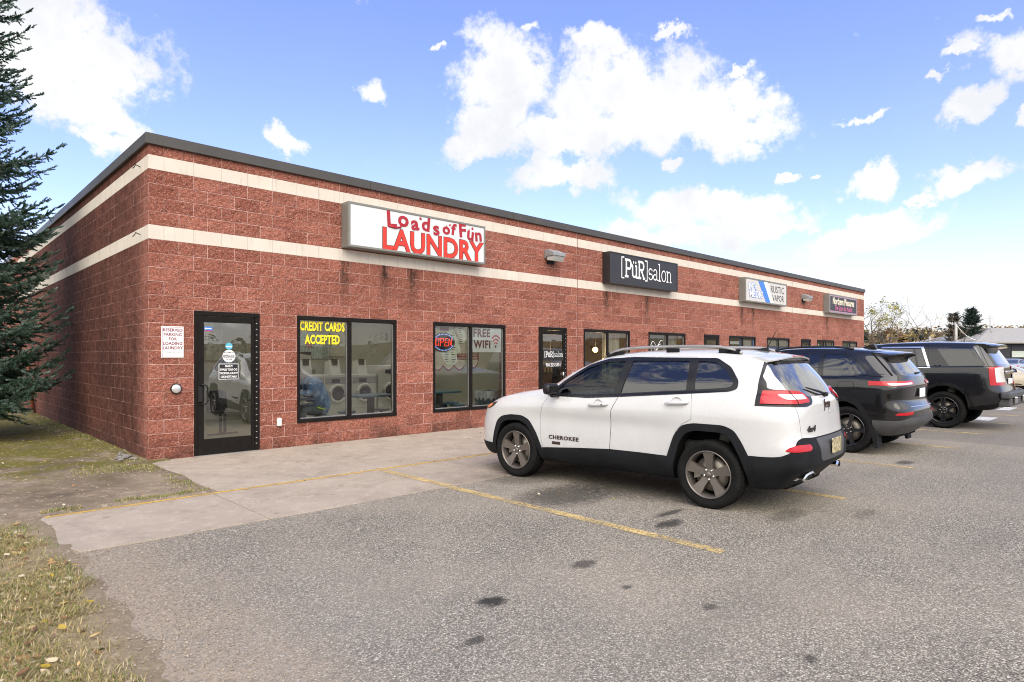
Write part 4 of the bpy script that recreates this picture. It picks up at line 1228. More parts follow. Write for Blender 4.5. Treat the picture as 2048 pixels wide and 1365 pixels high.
    RD = [(-.262, 1.60), (-.197, 1.12), (-.123, .98), (-.108, .81), (-.096, .53), (-.093, .335), (-.84, .345), (-.88, .62), (-.95, .80), (-1.04, .885), (-1.13, .93), (-1.13, 1.0), (-1.118, 1.20), (-1.106, 1.24), (-1.086, 1.60)]
    FA_o = rounded([(.88, .25), (.944, .43), (1.043, .625), (1.155, .775), (1.275, .828), (1.48, .830), (1.645, .80), (1.735, .735), (1.79, .60), (1.84, .42), (1.86, .18), (.88, .18)], .05)
    FA_i = rounded([(.955, .16), (1.02, .43), (1.105, .60), (1.20, .715), (1.30, .757), (1.47, .758), (1.60, .733), (1.675, .67), (1.73, .55), (1.785, .38), (1.80, .16)], .06)
    RA_o = rounded([(-.79, .25), (-.838, .50), (-.925, .75), (-1.019, .862), (-1.15, .893), (-1.49, .893), (-1.605, .848), (-1.68, .735), (-1.75, .60), (-1.80, .45), (-1.80, .2), (-.79, .2)], .05)
    RA_i = rounded([(-.865, .16), (-.92, .45), (-.99, .68), (-1.07, .785), (-1.17, .815), (-1.46, .815), (-1.545, .785), (-1.60, .70), (-1.68, .54), (-1.72, .40), (-1.73, .16)], .06)
    SILL = [(.93, .20), (.93, .435), (.4, .478), (-.093, .51), (-.5, .512), (-.85, .508), (-.85, .20)]
    # cabin cavity
    cab = MB()
    lo = [(-.79, .80), (.79, .80), (.79, -1.75), (.68, -2.0), (-.68, -2.0), (-.79, -1.75)]
    def ring(sc, z, yf, yr, hw, hr): return [(-hw, yf, z), (hw, yf, z), (hw, yr + .25, z), (hr, yr, z), (-hr, yr, z), (-hw, yr + .25, z)]
    rg = ring(1, .42, .95, -1.95, .70, .6) + ring(1, .90, .95, -2.0, .80, .66) + ring(1, 1.13, .93, -2.0, .81, .66) + ring(1, 1.28, .72, -1.95, .785, .64) + ring(1, 1.54, .16, -1.72, .66, .54) + ring(1, 1.60, -.1, -1.62, .55, .45)
    fs = [tuple(range(6))[::-1], tuple(range(30, 36))]
    for l in range(5): fs += [(l * 6 + k, l * 6 + (k + 1) % 6, l * 6 + 6 + (k + 1) % 6, l * 6 + 6 + k) for k in range(6)]
    cab.add(rg, fs)
    def cavity():
        me = bpy.data.meshes.new('c'); me.from_pydata(cab.v, [], cab.f)
        bm = bmesh.new(); bm.from_mesh(me); bmesh.ops.recalc_face_normals(bm, faces=bm.faces); bm.to_mesh(me); bm.free()
        return me
    WS = rounded([(-.68, 1.215), (.68, 1.215), (.60, 1.56), (.3, 1.60), (-.3, 1.60), (-.60, 1.56)], .05)     # windscreen, from the front
    RG = rounded([(-.79, 1.275), (-.62, 1.262), (-.42, 1.195), (.42, 1.195), (.62, 1.262), (.79, 1.275), (.74, 1.40), (.62, 1.54), (-.62, 1.54), (-.74, 1.40)], .035)
    TG = rounded([(-.70, .79), (.70, .79), (.715, 1.0), (.735, 1.12), (.74, 1.262), (.815, 1.285), (.775, 1.42), (.66, 1.59), (-.66, 1.59), (-.775, 1.42), (-.815, 1.285), (-.74, 1.262), (-.735, 1.12), (-.715, 1.0)], .03)
    wells = both(FA_i, .55, 1.2) + both(RA_i, .55, 1.2)
    wins = both(FW, .45, 1.2) + both(RW, .45, 1.2) + both(QW, .45, 1.2)
    # body
    body = B.cut(B.me, [('DIFFERENCE', multi_me(wells)), ('DIFFERENCE', cavity()), ('DIFFERENCE', multi_me(wins)),
                        ('DIFFERENCE', prism_me(WS, .1, 1.6, 'y')), ('DIFFERENCE', prism_me(RG, -3, -1.6, 'y')),
                        ('DIFFERENCE', multi_me(both(grow(FD, .0035), .60, 1.2))), ('DIFFERENCE', multi_me(both(grow(RD, .0035), .60, 1.2))),
                        ('DIFFERENCE', prism_me(grow(TG, .004), -3, -1.86, 'y'))])
    B.finish(body, 'body', P_WHITE, rt, side_m=UNDER)
    for nm, D, W, hy, hz in (('door', FD, FW, .07, 1.028), ('door', RD, RW, -.955, 1.098)):
        for sd in (-1, 1):
            a0, a1 = (-1.2, -.62) if sd < 0 else (.62, 1.2)
            me = B.cut(B.me, [('INTERSECT', prism_me(D, a0, a1)), ('DIFFERENCE', cavity()), ('DIFFERENCE', prism_me(W, a0 - .2, a1 + .2)), ('DIFFERENCE', multi_me(wells))])
            d = B.finish(me, nm, P_WHITE, rt, side_m=UNDER)
            if D is FD and sd < 0: fd_left = d
            loc, nn, i2, dd = B.bvh.ray_cast(Vector((sd * 1.6, hy, hz)), Vector((-sd, 0, 0)))
            hx = loc.x
            hb = MB()
            up = .012
            hb.tube([(hx - sd * .004, hy + .135, hz - up), (hx + sd * .030, hy + .105, hz - up * .7), (hx + sd * .038, hy + .03, hz), (hx + sd * .038, hy - .06, hz + up * .5), (hx + sd * .032, hy - .105, hz + up), (hx - sd * .004, hy - .135, hz + up)], [.014, .019, .020, .021, .020, .015], 10)
            h = hb.build('handle', P_WHITE, d)
            MB().lathe([(sd * .0, .062), (sd * -.010, .05), (sd * -.016, .0)], 20, c=(hx + sd * .0015, hy, hz + .004)).build('handle_recess', P_WHITE, d)
            if hy > 0: MB().lathe([(sd * .0, .010), (sd * .003, .0)], 12, c=(hx + sd * .060, hy - .085, hz + .008)).build('lock', M['black'], d)
    tg = B.cut(B.me, [('INTERSECT', prism_me(TG, -3, -1.88, 'y')), ('DIFFERENCE', cavity()), ('DIFFERENCE', prism_me(RG, -3.2, -1.5, 'y'))])
    tg = B.finish(tg, 'tailgate', P_WHITE, rt, side_m=UNDER)
    # glass
    for nm, W, mm in (('front_side_window', FW, CLEAR), ('rear_side_window', RW, PRIV), ('quarter_window', QW, PRIV)):
        for sd in (-1, 1):
            a0, a1 = (-1.2, -.3) if sd < 0 else (.3, 1.2)
            B.finish(B.cut(B.inflated(-.006), [('INTERSECT', prism_me(grow(W, .004), a0, a1))]), nm, mm, rt, keep=.012)
    B.finish(B.cut(B.inflated(-.003), [('INTERSECT', prism_me(grow(WS, .003), .1, 1.6, 'y'))]), 'windscreen', CLEAR, rt, keep=.012)
    B.finish(B.cut(B.inflated(-.003), [('INTERSECT', prism_me(grow(RG, .003), -3, -1.6, 'y'))]), 'rear_window', PRIV_L, tg, keep=.012)
    # black frame round the side glass
    for sd in (-1, 1):
        a0, a1 = (-1.2, -.5) if sd < 0 else (.5, 1.2)
        B.finish(B.cut(B.inflated(.0035), [('INTERSECT', prism_me(DLO, a0, a1)), ('DIFFERENCE', multi_me([(grow(W, -.010), a0 - .3, a1 + .3, 'x') for W in (FW, RW, QW)])), ('DIFFERENCE', B.inflated(-.004))]), 'window_frame', GLOSSB, rt)
    # black band round the rear glass and lamps
    RB = rounded([(-.83, 1.295), (-.92, 1.27), (-.95, 1.11), (-.55, 1.10), (-.44, 1.12), (-.36, 1.20), (.36, 1.20), (.44, 1.12), (.55, 1.10), (.95, 1.11), (.92, 1.27), (.83, 1.295), (.785, 1.42), (.67, 1.565), (-.67, 1.565), (-.785, 1.42)], .02)
    B.finish(B.cut(B.inflated(.003), [('INTERSECT', prism_me(RB, -3, -1.80, 'y')), ('DIFFERENCE', prism_me(RG, -3.2, -1, 'y')), ('DIFFERENCE', B.inflated(-.006))]), 'rear_window_frame', GLOSSB, rt)
    # cladding
    inf = B.inflated(.010)
    def clad(nm, polys, minus=(), m=CLAD):
        ops = [('INTERSECT', multi_me(polys))] + [('DIFFERENCE', multi_me(q)) for q in minus] + [('DIFFERENCE', B.inflated(-.012))]
        return B.finish(B.cut(inf, ops), nm, m, rt)
    for sd in (-1, 1):
        a0, a1 = (-1.2, -.5) if sd < 0 else (.5, 1.2)
        clad('front_arch_trim', [(FA_o, a0, a1, 'x')], [[(FA_i, a0 - .1, a1 + .1, 'x')]])
        clad('rear_arch_trim', [(RA_o, a0, a1, 'x')], [[(RA_i, a0 - .1, a1 + .1, 'x')]])
        clad('sill_trim', [(SILL, a0, a1, 'x')], [[(grow(FA_o, .002), a0 - .1, a1 + .1, 'x')], [(grow(RA_o, .002), a0 - .1, a1 + .1, 'x')]])
    RBP = rounded([(-1.1, .1), (-1.1, .60), (-.895, .605), (-.84, .68), (-.78, .775), (-.70, .80), (-.52, .79), (.52, .79), (.70, .80), (.78, .775), (.84, .68), (.895, .605), (1.1, .60), (1.1, .1)], .03)
    bp = clad('rear_bumper', [(RBP, -3, -1.752, 'y')], [both(grow(RA_o, .002), .4, 1.2)])
    FBP = [(-1.1, .1), (-1.1, .40), (-.7, .42), (.7, .42), (1.1, .40), (1.1, .1)]
    clad('front_bumper', [(FBP, 1.84, 3, 'y')], [both(grow(FA_o, .002), .4, 1.2)])
    # tail lamps, reflectors
    def on_shell(nm, poly, a0, a1, d, m, axis='y', parent=rt, inner=-.01):
        return B.finish(B.cut(B.inflated(d), [('INTERSECT', prism_me(poly, a0, a1, axis)), ('DIFFERENCE', B.inflated(inner))]), nm, m, parent, tol=.04)
    for sd in (-1, 1):
        P = lambda q: [(sd * -x, z) for x, z in q]
        L = on_shell('tail_lamp', rounded(P([(-.915, 1.135), (-.90, 1.215), (-.86, 1.262), (-.70, 1.268), (-.56, 1.258), (-.49, 1.225), (-.50, 1.145), (-.70, 1.135)]), .025), -3, -1.85, .016, RED)
        on_shell('lamp_lens', rounded(P([(-.79, 1.178), (-.79, 1.232), (-.54, 1.226), (-.525, 1.20), (-.54, 1.178)]), .02), -3, -1.85, .019, CLRL, parent=L)
        on_shell('lamp_seam', P([(-.703, 1.137), (-.703, 1.267), (-.697, 1.267), (-.697, 1.137)]), -3, -1.85, .0205, M['black'], parent=L)
        on_shell('rear_reflector', rounded(P([(-.875, .668), (-.86, .705), (-.80, .737), (-.62, .735), (-.60, .70), (-.64, .672)]), .02), -3, -1.8, .016, RED)
        H = on_shell('headlight', rounded([(2.10, .885), (1.99, .955), (1.76, .985), (1.83, .925), (1.92, .885)], .012), sd * .5, sd * 1.2, .006, GLOSSB, axis='x')
        on_shell('headlight_lens', rounded([(2.05, .892), (1.97, .945), (1.84, .963), (1.87, .925), (1.93, .892)], .012), sd * .5, sd * 1.2, .009, AMB, axis='x', parent=H)
    for k in range(7):
        x = -.42 + k * .14
        on_shell('grille_slot', rounded([(x - .05, .80), (x - .05, .93), (x + .05, .93), (x + .05, .80)], .02), 1.9, 3, .004, GLOSSB)
    # plate recess, exhaust finishers, spoiler, wiper, badges
    on_shell('plate_recess', rounded([(-.40, .56), (-.46, .78), (.46, .78), (.40, .56), (.34, .54), (-.34, .54)], .03), -3, -2, .013, CLADG)
    pl = MB().bbox(-.155, .155, -2.337, -2.329, .60, .755, .008).build('number_plate', PLATE, rt)
    def rear_y(x, z):
        loc = B.bvh.ray_cast(Vector((x, -3.5, z)), Vector((0, 1, 0)))[0]
        return loc.y
    for sd in (-1, 1):
        ex = MB()
        o1 = rounded([(sd * .36, .40), (sd * .44, .445), (sd * .60, .425), (sd * .68, .37), (sd * .60, .345), (sd * .42, .36)], .02)
        o2 = [(.52 * sd + (p[0] - .52 * sd) * .72, .395 + (p[1] - .395) * .62) for p in o1]
        n = len(o1)
        ys = [rear_y(p[0] * .98, .45) - .012 for p in o1]
        ex.add([(p[0], y, p[1]) for p, y in zip(o1, ys)] + [(p[0], y - .012, p[1]) for p, y in zip(o2, ys)] + [(p[0], y + .10, p[1]) for p, y in zip(o2, ys)] + [(p[0], y + .10, p[1]) for p, y in zip(o1, ys)],
               [(i + l * n, (i + 1) % n + l * n, (i + 1) % n + l * n + n, i + l * n + n) for l in range(3) for i in range(n)])
        ex.build('exhaust_tip', CHROME, rt)
        MB().add([(p[0], y + .04, p[1]) for p, y in zip(o2, ys)], [tuple(range(n))]).build('exhaust_bore', M['black'], rt)
    # roof spoiler over the glass
    N = 16
    vs, fs = [], []
    for i in range(N + 1):
        x = -.62 + 1.24 * i / N
        u = (x / .62); k = max(0.0, 1 - u * u) ** .5
        yr = -1.80 - .15 * (.35 + .65 * k)
        zt = 1.640 - .045 * u * u
        prof = [(-1.62, zt + .006 + .012 * k), (-1.74, zt + .006), (yr + .03, zt - .018), (yr, zt - .030), (yr + .004, zt - .043), (yr + .07, zt - .065), (-1.76, zt - .06), (-1.62, zt - .03)]
        vs += [(x, a, b2) for a, b2 in prof]
    for i in range(N):
        for j in range(8): fs.append((i * 8 + j, i * 8 + (j + 1) % 8, i * 8 + 8 + (j + 1) % 8, i * 8 + 8 + j))
    fs += [tuple(range(8)), tuple(range(N * 8 + 7, N * 8 - 1, -1))]
    sp = mesh_obj('roof_spoiler', vs, fs, P_WHITE, tg, True)
    bm = bmesh.new(); bm.from_mesh(sp.data); bmesh.ops.recalc_face_normals(bm, faces=bm.faces); bm.to_mesh(sp.data); bm.free()
    sp.modifiers.new('e', 'EDGE_SPLIT').split_angle = R(40)
    MB().box(-.16, .16, -1.947, -1.90, 1.600, 1.618).build('brake_light', RED, sp)
    us = MB()
    for i in range(N):
        pass
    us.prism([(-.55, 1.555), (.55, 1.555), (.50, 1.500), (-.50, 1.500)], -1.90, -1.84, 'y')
    us.build('spoiler_under_panel', GLOSSB, sp)  # gloss black panel under the spoiler
    wp = MB()
    wy = rear_y(.02, 1.25) - .02
    wp.tube([(.02, rear_y(.02, 1.215) - .03, 1.205), (-.10, rear_y(-.1, 1.24) - .03, 1.235), (-.36, rear_y(-.36, 1.29) - .022, 1.285)], [.017, .013, .007], 8)
    wp.bbox(-.015, .055, rear_y(.02, 1.2) - .05, rear_y(.02, 1.2), 1.18, 1.225, .012)
    wp.build('rear_wiper', M['black'], tg)
    # surface lettering
    def lett(nm, body, x, z, sz, m, bold=.002, kx=1.0, par=tg, depth=.004, face='rear', y=None, shear=0.0, spacing=1.0):
        if face == 'rear':
            yy = min(rear_y(x - .05, z), rear_y(x + .05, z)) - .002
            nrm, _ = B.normal_at(Vector((x, yy, z)))
            ang = math.atan2(nrm.x, -nrm.y)
            return text_obj(nm, body, m, par, (x, yy, z), sz, depth, bold, kx, rot=Matrix.Rotation(ang, 4, 'Z'), shear=shear, spacing=spacing)
        loc = B.bvh.ray_cast(Vector((-1.6, y, z)), Vector((1, 0, 0)))[0]
        nrm, _ = B.normal_at(loc)
        ang = math.atan2(nrm.y, -nrm.x)
        rot = Matrix.Rotation(R(-90), 4, 'Z')
        return text_obj(nm, body, m, par, (loc.x - .002, y, z), sz, depth, bold, kx, rot=rot, shear=shear, spacing=spacing)
    BAD = plain('dark_bronze_badge', (.05, .030, .026), .4, .4)
    lett('badge_lettering', 'Jeep', 0, 1.105, .135, BAD, .0015, .85, spacing=1.1)
    lett('badge_lettering', '4x4', -.52, .875, .088, M['ink_dark'], .0015, 1.25, shear=.2, spacing=1.12)
    for dn in (fd_left,):
        lett('badge_lettering', 'CHEROKEE', 0, .578, .066, BAD, .002, 1.28, par=dn, face='side', y=.595, spacing=1.15)
        loc = B.bvh.ray_cast(Vector((-1.6, .71, .508)), Vector((1, 0, 0)))[0]
        MB().bbox(loc.x - .006, loc.x + .01, .645, .775, .490, .527, .005).build('anniversary_badge', BAD, dn)
    kh = rear_y(.06, 1.02)
    MB().lathe([(kh - .006, .016), (kh - .010, .012), (kh - .010, 0)], 16, 'y', c=(.06, 0, 1.02)).build('camera_button', P_WHITE, tg)
    # roof rails, aerial
    for sd in (-1, 1):
        rl = MB()
        ys = np.linspace(.17, -1.56, 22)
        pts = []
        for i, yv in enumerate(ys):
            hit = B.bvh.ray_cast(Vector((sd * .60, yv, 2.2)), Vector((0, 0, -1)))[0]
            u = i / 21
            lift = .052 * min(1, u / .14, (1 - u) / .14) ** .7
            pts.append((sd * .60, yv, hit.z + .012 + lift))
        rl.tube(pts, [.013] + [.0175] * 20 + [.013], 10)
        rl.build('roof_rail', RAIL, rt)
        ft = MB()
        for yv in (.07, -.02, -.75, -1.38, -1.46):
            hit = B.bvh.ray_cast(Vector((sd * .60, yv, 2.2)), Vector((0, 0, -1)))[0]
            ft.bbox(sd * .60 - .016, sd * .60 + .016, yv - .08, yv + .08, hit.z - .01, hit.z + .045, .01)
        ft.build('rail_foot', CLAD, rt)
    zt = B.bvh.ray_cast(Vector((0, -1.55, 2.2)), Vector((0, 0, -1)))[0].z
    af = MB()
    af.prism([(-1.42, zt), (-1.56, zt + .030), (-1.62, zt + .034), (-1.63, zt - .01), (-1.5, zt - .01)], -.016, .016, 'x')
    af.tube([(0, -1.60, zt + .02), (0, -1.70, zt + .21)], [.0065, .0045], 8)
    af.build('roof_aerial', M['black'], rt, bevel=.006)
    # mirrors
    for sd in (-1, 1):
        mm = MB()
        mm.bbox(-.105, .105, -.05, .065, -.068, .068, .042, M=Matrix.Translation((sd * 1.03, .70, 1.20)) @ Matrix.Rotation(R(8) * sd, 4, 'Z') @ Matrix.Rotation(R(-5), 4, 'X'), seg=4)
        mm.bbox(-.09, .09, -.03, .03, -.02, .02, .012, M=Matrix.Translation((sd * .93, .70, 1.11)))
        mr = mm.build('door_mirror', GLOSSB, rt)
        mr.data.polygons.foreach_set('use_smooth', [True] * len(mr.data.polygons))
        MB().bbox(sd * 1.03 - .075, sd * 1.03 + .075, .644, .650, 1.155, 1.245, .003).build('mirror_glass', GLOSSB, mr)
    # wheels
    SP = dict(n=5, a0=math.pi / 2, hub=-.030, polys=[[(.20, -.14, -.030), (.50, -.150, -.020), (.955, -.255, -.004), (.965, .255, -.004), (.50, .150, -.020), (.20, .14, -.030)]])
    w = make_wheel(rt, -.82, 1.385, .358, .364, .250, .225, -1, SP, BRONZE)
    copy_wheel(w, (-.82, -1.32, .358), False)
    copy_wheel(w, (.82, 1.385, .358), True); copy_wheel(w, (.82, -1.32, .358), True)
    # dark liners and floor
    ln = MB()
    ln.box(-.545, .545, -2.0, 1.9, .235, .40)
    for cy in (1.37, -1.31):
        for sd in (-1, 1):
            ln.box(sd * .50, sd * .545, cy - .45, cy + .45, .40, .80)
    ln.build('underbody', UNDER, rt)
    MB().tube([(-.5, -1.32, .33), (.5, -1.32, .33)], .05, 8).bbox(-.45, .45, -2.05, -1.7, .24, .38, .04).build('rear_axle', UNDER, rt)
    # cabin
    for sx in (-.36, .36): seat(rt, sx, -.22)
    for sx in (-.40, 0, .40): seat(rt, sx, -1.12, .40)
    db = MB()
    db.prism([(.95, .55), (.95, 1.10), (.80, 1.135), (.52, 1.12), (.42, 1.03), (.46, .85), (.62, .55)], -.72, .72, 'x')
    db.bbox(-.56, -.18, .38, .60, 1.02, 1.15, .04)
    db.build('dashboard', INT, rt, bevel=.02)
    sw = MB()
    Ms = Matrix.Translation((-.36, .30, 1.03)) @ Matrix.Rotation(R(-28), 4, 'X')
    ring_p = [Ms @ Vector((.185 * math.cos(t), 0, .185 * math.sin(t))) for t in np.linspace(0, 2 * math.pi, 33)]
    sw.tube(ring_p, .017, 8, cap=False)
    sw.bbox(-.07, .07, -.02, .03, -.07, .05, .02, M=Ms)
    for t in (0, math.pi, -math.pi / 2):
        sw.tube([Ms @ Vector((.05 * math.cos(t), 0, .05 * math.sin(t))), Ms @ Vector((.18 * math.cos(t), 0, .18 * math.sin(t)))], .014, 6)
    sw.tube([Ms @ Vector((0, .02, 0)), (-.36, .62, .95)], .035, 8)
    sw.build('steering_wheel', M['black'], rt)
    MB().bbox(-.12, .12, .38, .42, 1.44, 1.51, .015, seg=3).build('rear_view_mirror', M['black'], rt)
    o = MB().tube([(.0, .37, 1.44), (.02, .36, 1.30), (.0, .36, 1.20), (.01, .36, 1.12)], [.006, .02, .012, .02], 8).build('mirror_pendant', None, None)
    o.data.materials.append(plain('dark_beads', (.05, .03, .025), .6))
    o.parent = rt
    MB().box(-.66, .66, -2.0, .9, .415, .43).build('cabin_floor', INT, rt)
    return rt, B

# ================================================================ dark SUVs, from their rear axle forwards
def dark_suv():
    rt = empty('parked_suv', (8.32 + .97 * KS, -6.70, 0), 0, 'black SUV with black wheels parked between white SUV and larger truck', 'car', scale=KS)
    rows = []
    def b(*a, **k): rows.append(car_row(*a, **k))
    b(3.5, -.62, .0, .32, ya=2.9, yb=-.35)
    b(3.5, -.64, .82, .32, ya=2.9, yb=-.35)
    b(3.7, -.78, .92, [(3.7, .3), (0, .36), (-.3, .38), (-.8, .44)], ya=2.9, yb=-.40)
    b(3.82, -.88, .965, [(3.8, .48), (0, .52), (-.9, .55)], ya=2.9, yb=-.44, ra=(.02, .12, .44))
    b(3.85, -.885, .972, [(3.8, .7), (-.9, .72)], ya=2.9, yb=-.44, ra=(.02, .12, .44))
    b(3.85, -.80, .975, [(3.8, .9), (-.9, .90)], ya=2.9, yb=-.42, ra=(.02, .11, .40))
    b(3.80, -.82, .972, [(3.8, 1.05), (-.9, 1.10)], ya=2.9, yb=-.42, ra=(.02, .11, .40))
    b(3.70, -.80, [(3.7, .92), (0, .945), (-.8, .90)], [(3.7, 1.12), (2.5, 1.17), (.4, 1.225), (-.4, 1.235), (-.8, 1.20)], ya=2.8, yb=-.42, ra=(.02, .11, .40))
    b(3.0, -.77, [(3.0, .86), (0, .915), (-.8, .85)], [(3.0, 1.22), (2.3, 1.22), (.4, 1.265), (-.4, 1.29), (-.77, 1.30)], ya=2.6, yb=-.38, ra=(.02, .10, .36))
    b(2.55, -.69, [(2.5, .83), (2.0, .87), (0, .875), (-.7, .79)], [(2.55, 1.28), (2.2, 1.33), (.4, 1.37), (-.7, 1.40)], ya=2.2, yb=-.32, ra=(.02, .09, .32))
    b(2.15, -.59, [(2.1, .77), (0, .815), (-.6, .72)], [(2.15, 1.46), (1.8, 1.50), (.4, 1.53), (-.6, 1.535)], ya=1.85, yb=-.24, ra=(.02, .09, .30))
    b(1.75, -.48, [(1.7, .70), (0, .745), (-.5, .65)], [(1.75, 1.63), (1.2, 1.665), (.2, 1.665), (-.5, 1.64)], ya=1.45, yb=-.14, ra=(.02, .08, .28))
    b(1.5, -.42, [(1.5, .62), (0, .66), (-.4, .58)], [(1.5, 1.715), (.8, 1.745), (.2, 1.735), (-.42, 1.685)], ya=1.2, yb=-.08, ra=(.02, .07, .25))
    b(1.4, -.38, .36, [(1.4, 1.745), (.8, 1.775), (.2, 1.765), (-.4, 1.705)], ya=1.1, yb=-.05, ra=(.02, .05, .2))
    b(1.36, -.37, .0, [(1.4, 1.755), (.8, 1.785), (.2, 1.775), (-.4, 1.712)], ya=1.05, yb=-.04, ra=(.02, .05, .2))
    B = Body(rows, 5, 5, 3)
    QW = rounded([(.45, 1.650), (.16, 1.640), (-.06, 1.508), (-.29, 1.295), (-.20, 1.274), (.43, 1.26)], .03)
    R1 = rounded([(.545, 1.652), (.70, 1.655), (.70, 1.262), (.52, 1.26)], .012)
    R2 = rounded([(.72, 1.655), (1.30, 1.655), (1.42, 1.25), (.72, 1.262)], .015)
    FW = rounded([(1.40, 1.65), (1.55, 1.63), (1.95, 1.48), (2.30, 1.27), (1.52, 1.25)], .02)
    AR_o = rounded([(.56, .30), (.52, .60), (.44, .78), (.30, .90), (.10, .945), (-.05, .925), (-.16, .855), (-.265, .72), (-.35, .545), (-.38, .3)], .04)
    AR_i = rounded([(.48, .2), (.45, .55), (.37, .72), (.25, .83), (.05, .865), (-.11, .795), (-.20, .67), (-.28, .5), (-.31, .2)], .05)
    FR_i = [(2.96 + .43 * math.cos(t), .40 + .45 * math.sin(t)) for t in np.linspace(0, 2 * math.pi, 24, endpoint=False)]
    RG = rounded([(-.70, 1.31), (-.3, 1.275), (.3, 1.275), (.70, 1.31), (.60, 1.60), (-.60, 1.60)], .05)
    wells = both(AR_i, .55, 1.3) + both(FR_i, .55, 1.3)
    RD = [(.46, 1.70), (.425, 1.25), (.43, 1.0), (.50, .93), (.58, .75), (.60, .40), (1.42, .38), (1.44, 1.2), (1.36, 1.70)]
    FDr = [(1.37, 1.70), (1.45, 1.2), (1.43, .38), (2.42, .36), (2.46, .95), (2.38, 1.2), (1.95, 1.52), (1.6, 1.68)]
    # cabin: a plain hollow so that tinted glass shows depth
    cav = lambda: multi_me([([(2.2, .6), (2.2, 1.2), (1.45, 1.60), (-.25, 1.58), (-.55, 1.30), (-.55, .6)], -.66, .66, 'x')])
    allw = both(QW, .4, 1.3) + both(R1, .4, 1.3) + both(R2, .4, 1.3) + both(FW, .4, 1.3)
    body = B.cut(B.me, [('DIFFERENCE', multi_me(wells)), ('DIFFERENCE', cav()), ('DIFFERENCE', multi_me(allw)), ('DIFFERENCE', prism_me(RG, -2, -.2, 'y')),
                        ('DIFFERENCE', multi_me(both(grow(RD, .0035), .62, 1.3))), ('DIFFERENCE', multi_me(both(grow(FDr, .0035), .62, 1.3)))])
    B.finish(body, 'body', P_BLACK, rt, side_m=UNDER)
    for D, Ws in ((RD, (R1, R2)), (FDr, (FW,))):
        for a0, a1 in ((-1.3, -.64), (.64, 1.3)):
            me = B.cut(B.me, [('INTERSECT', prism_me(D, a0, a1)), ('DIFFERENCE', multi_me([(W, a0 - .3, a1 + .3, 'x') for W in Ws])), ('DIFFERENCE', multi_me(wells))])
            B.finish(me, 'door', P_BLACK, rt)
    for nm, W in (('quarter_window', QW), ('rear_side_window', R1), ('rear_side_window', R2), ('front_side_window', FW)):
        for a0, a1 in ((-1.3, -.3), (.3, 1.3)):
            B.finish(B.cut(B.inflated(-.004), [('INTERSECT', prism_me(grow(W, .003), a0, a1))]), nm, PRIV, rt, keep=.012)
    B.finish(B.cut(B.inflated(-.003), [('INTERSECT', prism_me(grow(RG, .003), -2, -.2, 'y'))]), 'rear_window', PRIV_L, rt, keep=.012)
    def on(nm, poly, a0, a1, d, m, axis='y', parent=rt, inner=-.01):
        return B.finish(B.cut(B.inflated(d), [('INTERSECT', prism_me(poly, a0, a1, axis)), ('DIFFERENCE', B.inflated(inner))]), nm, m, parent, tol=.04)
    inf = B.inflated(.012)
    for a0, a1 in ((-1.3, -.5), (.5, 1.3)):
        B.finish(B.cut(inf, [('INTERSECT', prism_me(AR_o, a0, a1)), ('DIFFERENCE', prism_me(AR_i, a0 - .1, a1 + .1)), ('DIFFERENCE', B.inflated(-.012))]), 'rear_arch_trim', CLAD, rt)
        # bright line and belt strip, fuel flap, D-pillar seam
        on('belt_strip', [(2.4, 1.232), (.43, 1.236), (-.50, 1.318), (-.50, 1.326), (.43, 1.246), (2.4, 1.242)], a0, a1, .004, GLOSSB, 'x')
        s1 = [(-.27, 1.69), (-.62, 1.30), (-.60, 1.29), (-.25, 1.68)]
        on('pillar_seam', s1, a0, a1, .002, UNDER, 'x')
        on('pillar_seam', [(.16, 1.675), (-.08, 1.54), (-.31, 1.285), (-.50, 1.285), (-.50, 1.279), (-.32, 1.277), (-.088, 1.533), (.155, 1.667)], a0, a1, .002, UNDER, 'x')
    F0 = rounded([(.165, 1.185), (-.077, 1.19), (-.077, 1.045), (.165, 1.04)], .04)
    ff = B.cut(B.inflated(.002), [('INTERSECT', prism_me(grow(F0, .004), -1.3, -.5)), ('DIFFERENCE', prism_me(F0, -1.4, -.4)), ('DIFFERENCE', B.inflated(-.004))])
    B.finish(ff, 'fuel_flap_seam', UNDER, rt)
    for sd in (-1, 1):
        P = lambda q: [(sd * -x, z) for x, z in q]
        L = on('tail_lamp', rounded(P([(-1.0, 1.17), (-.97, 1.205), (-.45, 1.215), (-.35, 1.19), (-.40, 1.15), (-.90, 1.13), (-1.0, 1.14)]), .012), -2, -.30, .010, RED)
        on('lamp_lens', rounded(P([(-.93, 1.14), (-.93, 1.175), (-.45, 1.185), (-.44, 1.155)]), .01), -2, -.30, .013, CLRL, parent=L)
        on('rear_reflector', rounded(P([(-.92, .66), (-.90, .70), (-.60, .72), (-.58, .69), (-.66, .665)]), .012), -2, -.35, .010, RED)
        L2 = on('side_vent', rounded(P([(-.945, .92), (-.945, 1.0), (-.93, 1.0), (-.93, .92)]), .004), -2, -.3, .004, UNDER)
    BP = rounded([(-1.1, .2), (-1.1, .555), (-.90, .575), (-.7, .62), (.7, .62), (.9, .575), (1.1, .555), (1.1, .2)], .02)
    B.finish(B.cut(inf, [('INTERSECT', prism_me(BP, -2, -.36, 'y')), ('DIFFERENCE', multi_me(both(grow(AR_o, .002), .4, 1.3))), ('DIFFERENCE', B.inflated(-.012))]), 'rear_bumper', CLADG, rt)
    on('chrome_strip', [(-.62, .785), (-.62, .80), (.62, .80), (.62, .785)], -2, -.4, .008, M['steel'])
    MB().bbox(-.16, .16, -.845, -.835, .93, 1.08, .006).build('number_plate', M['ink_white'], rt)
    N = 12; vs, fs = [], []
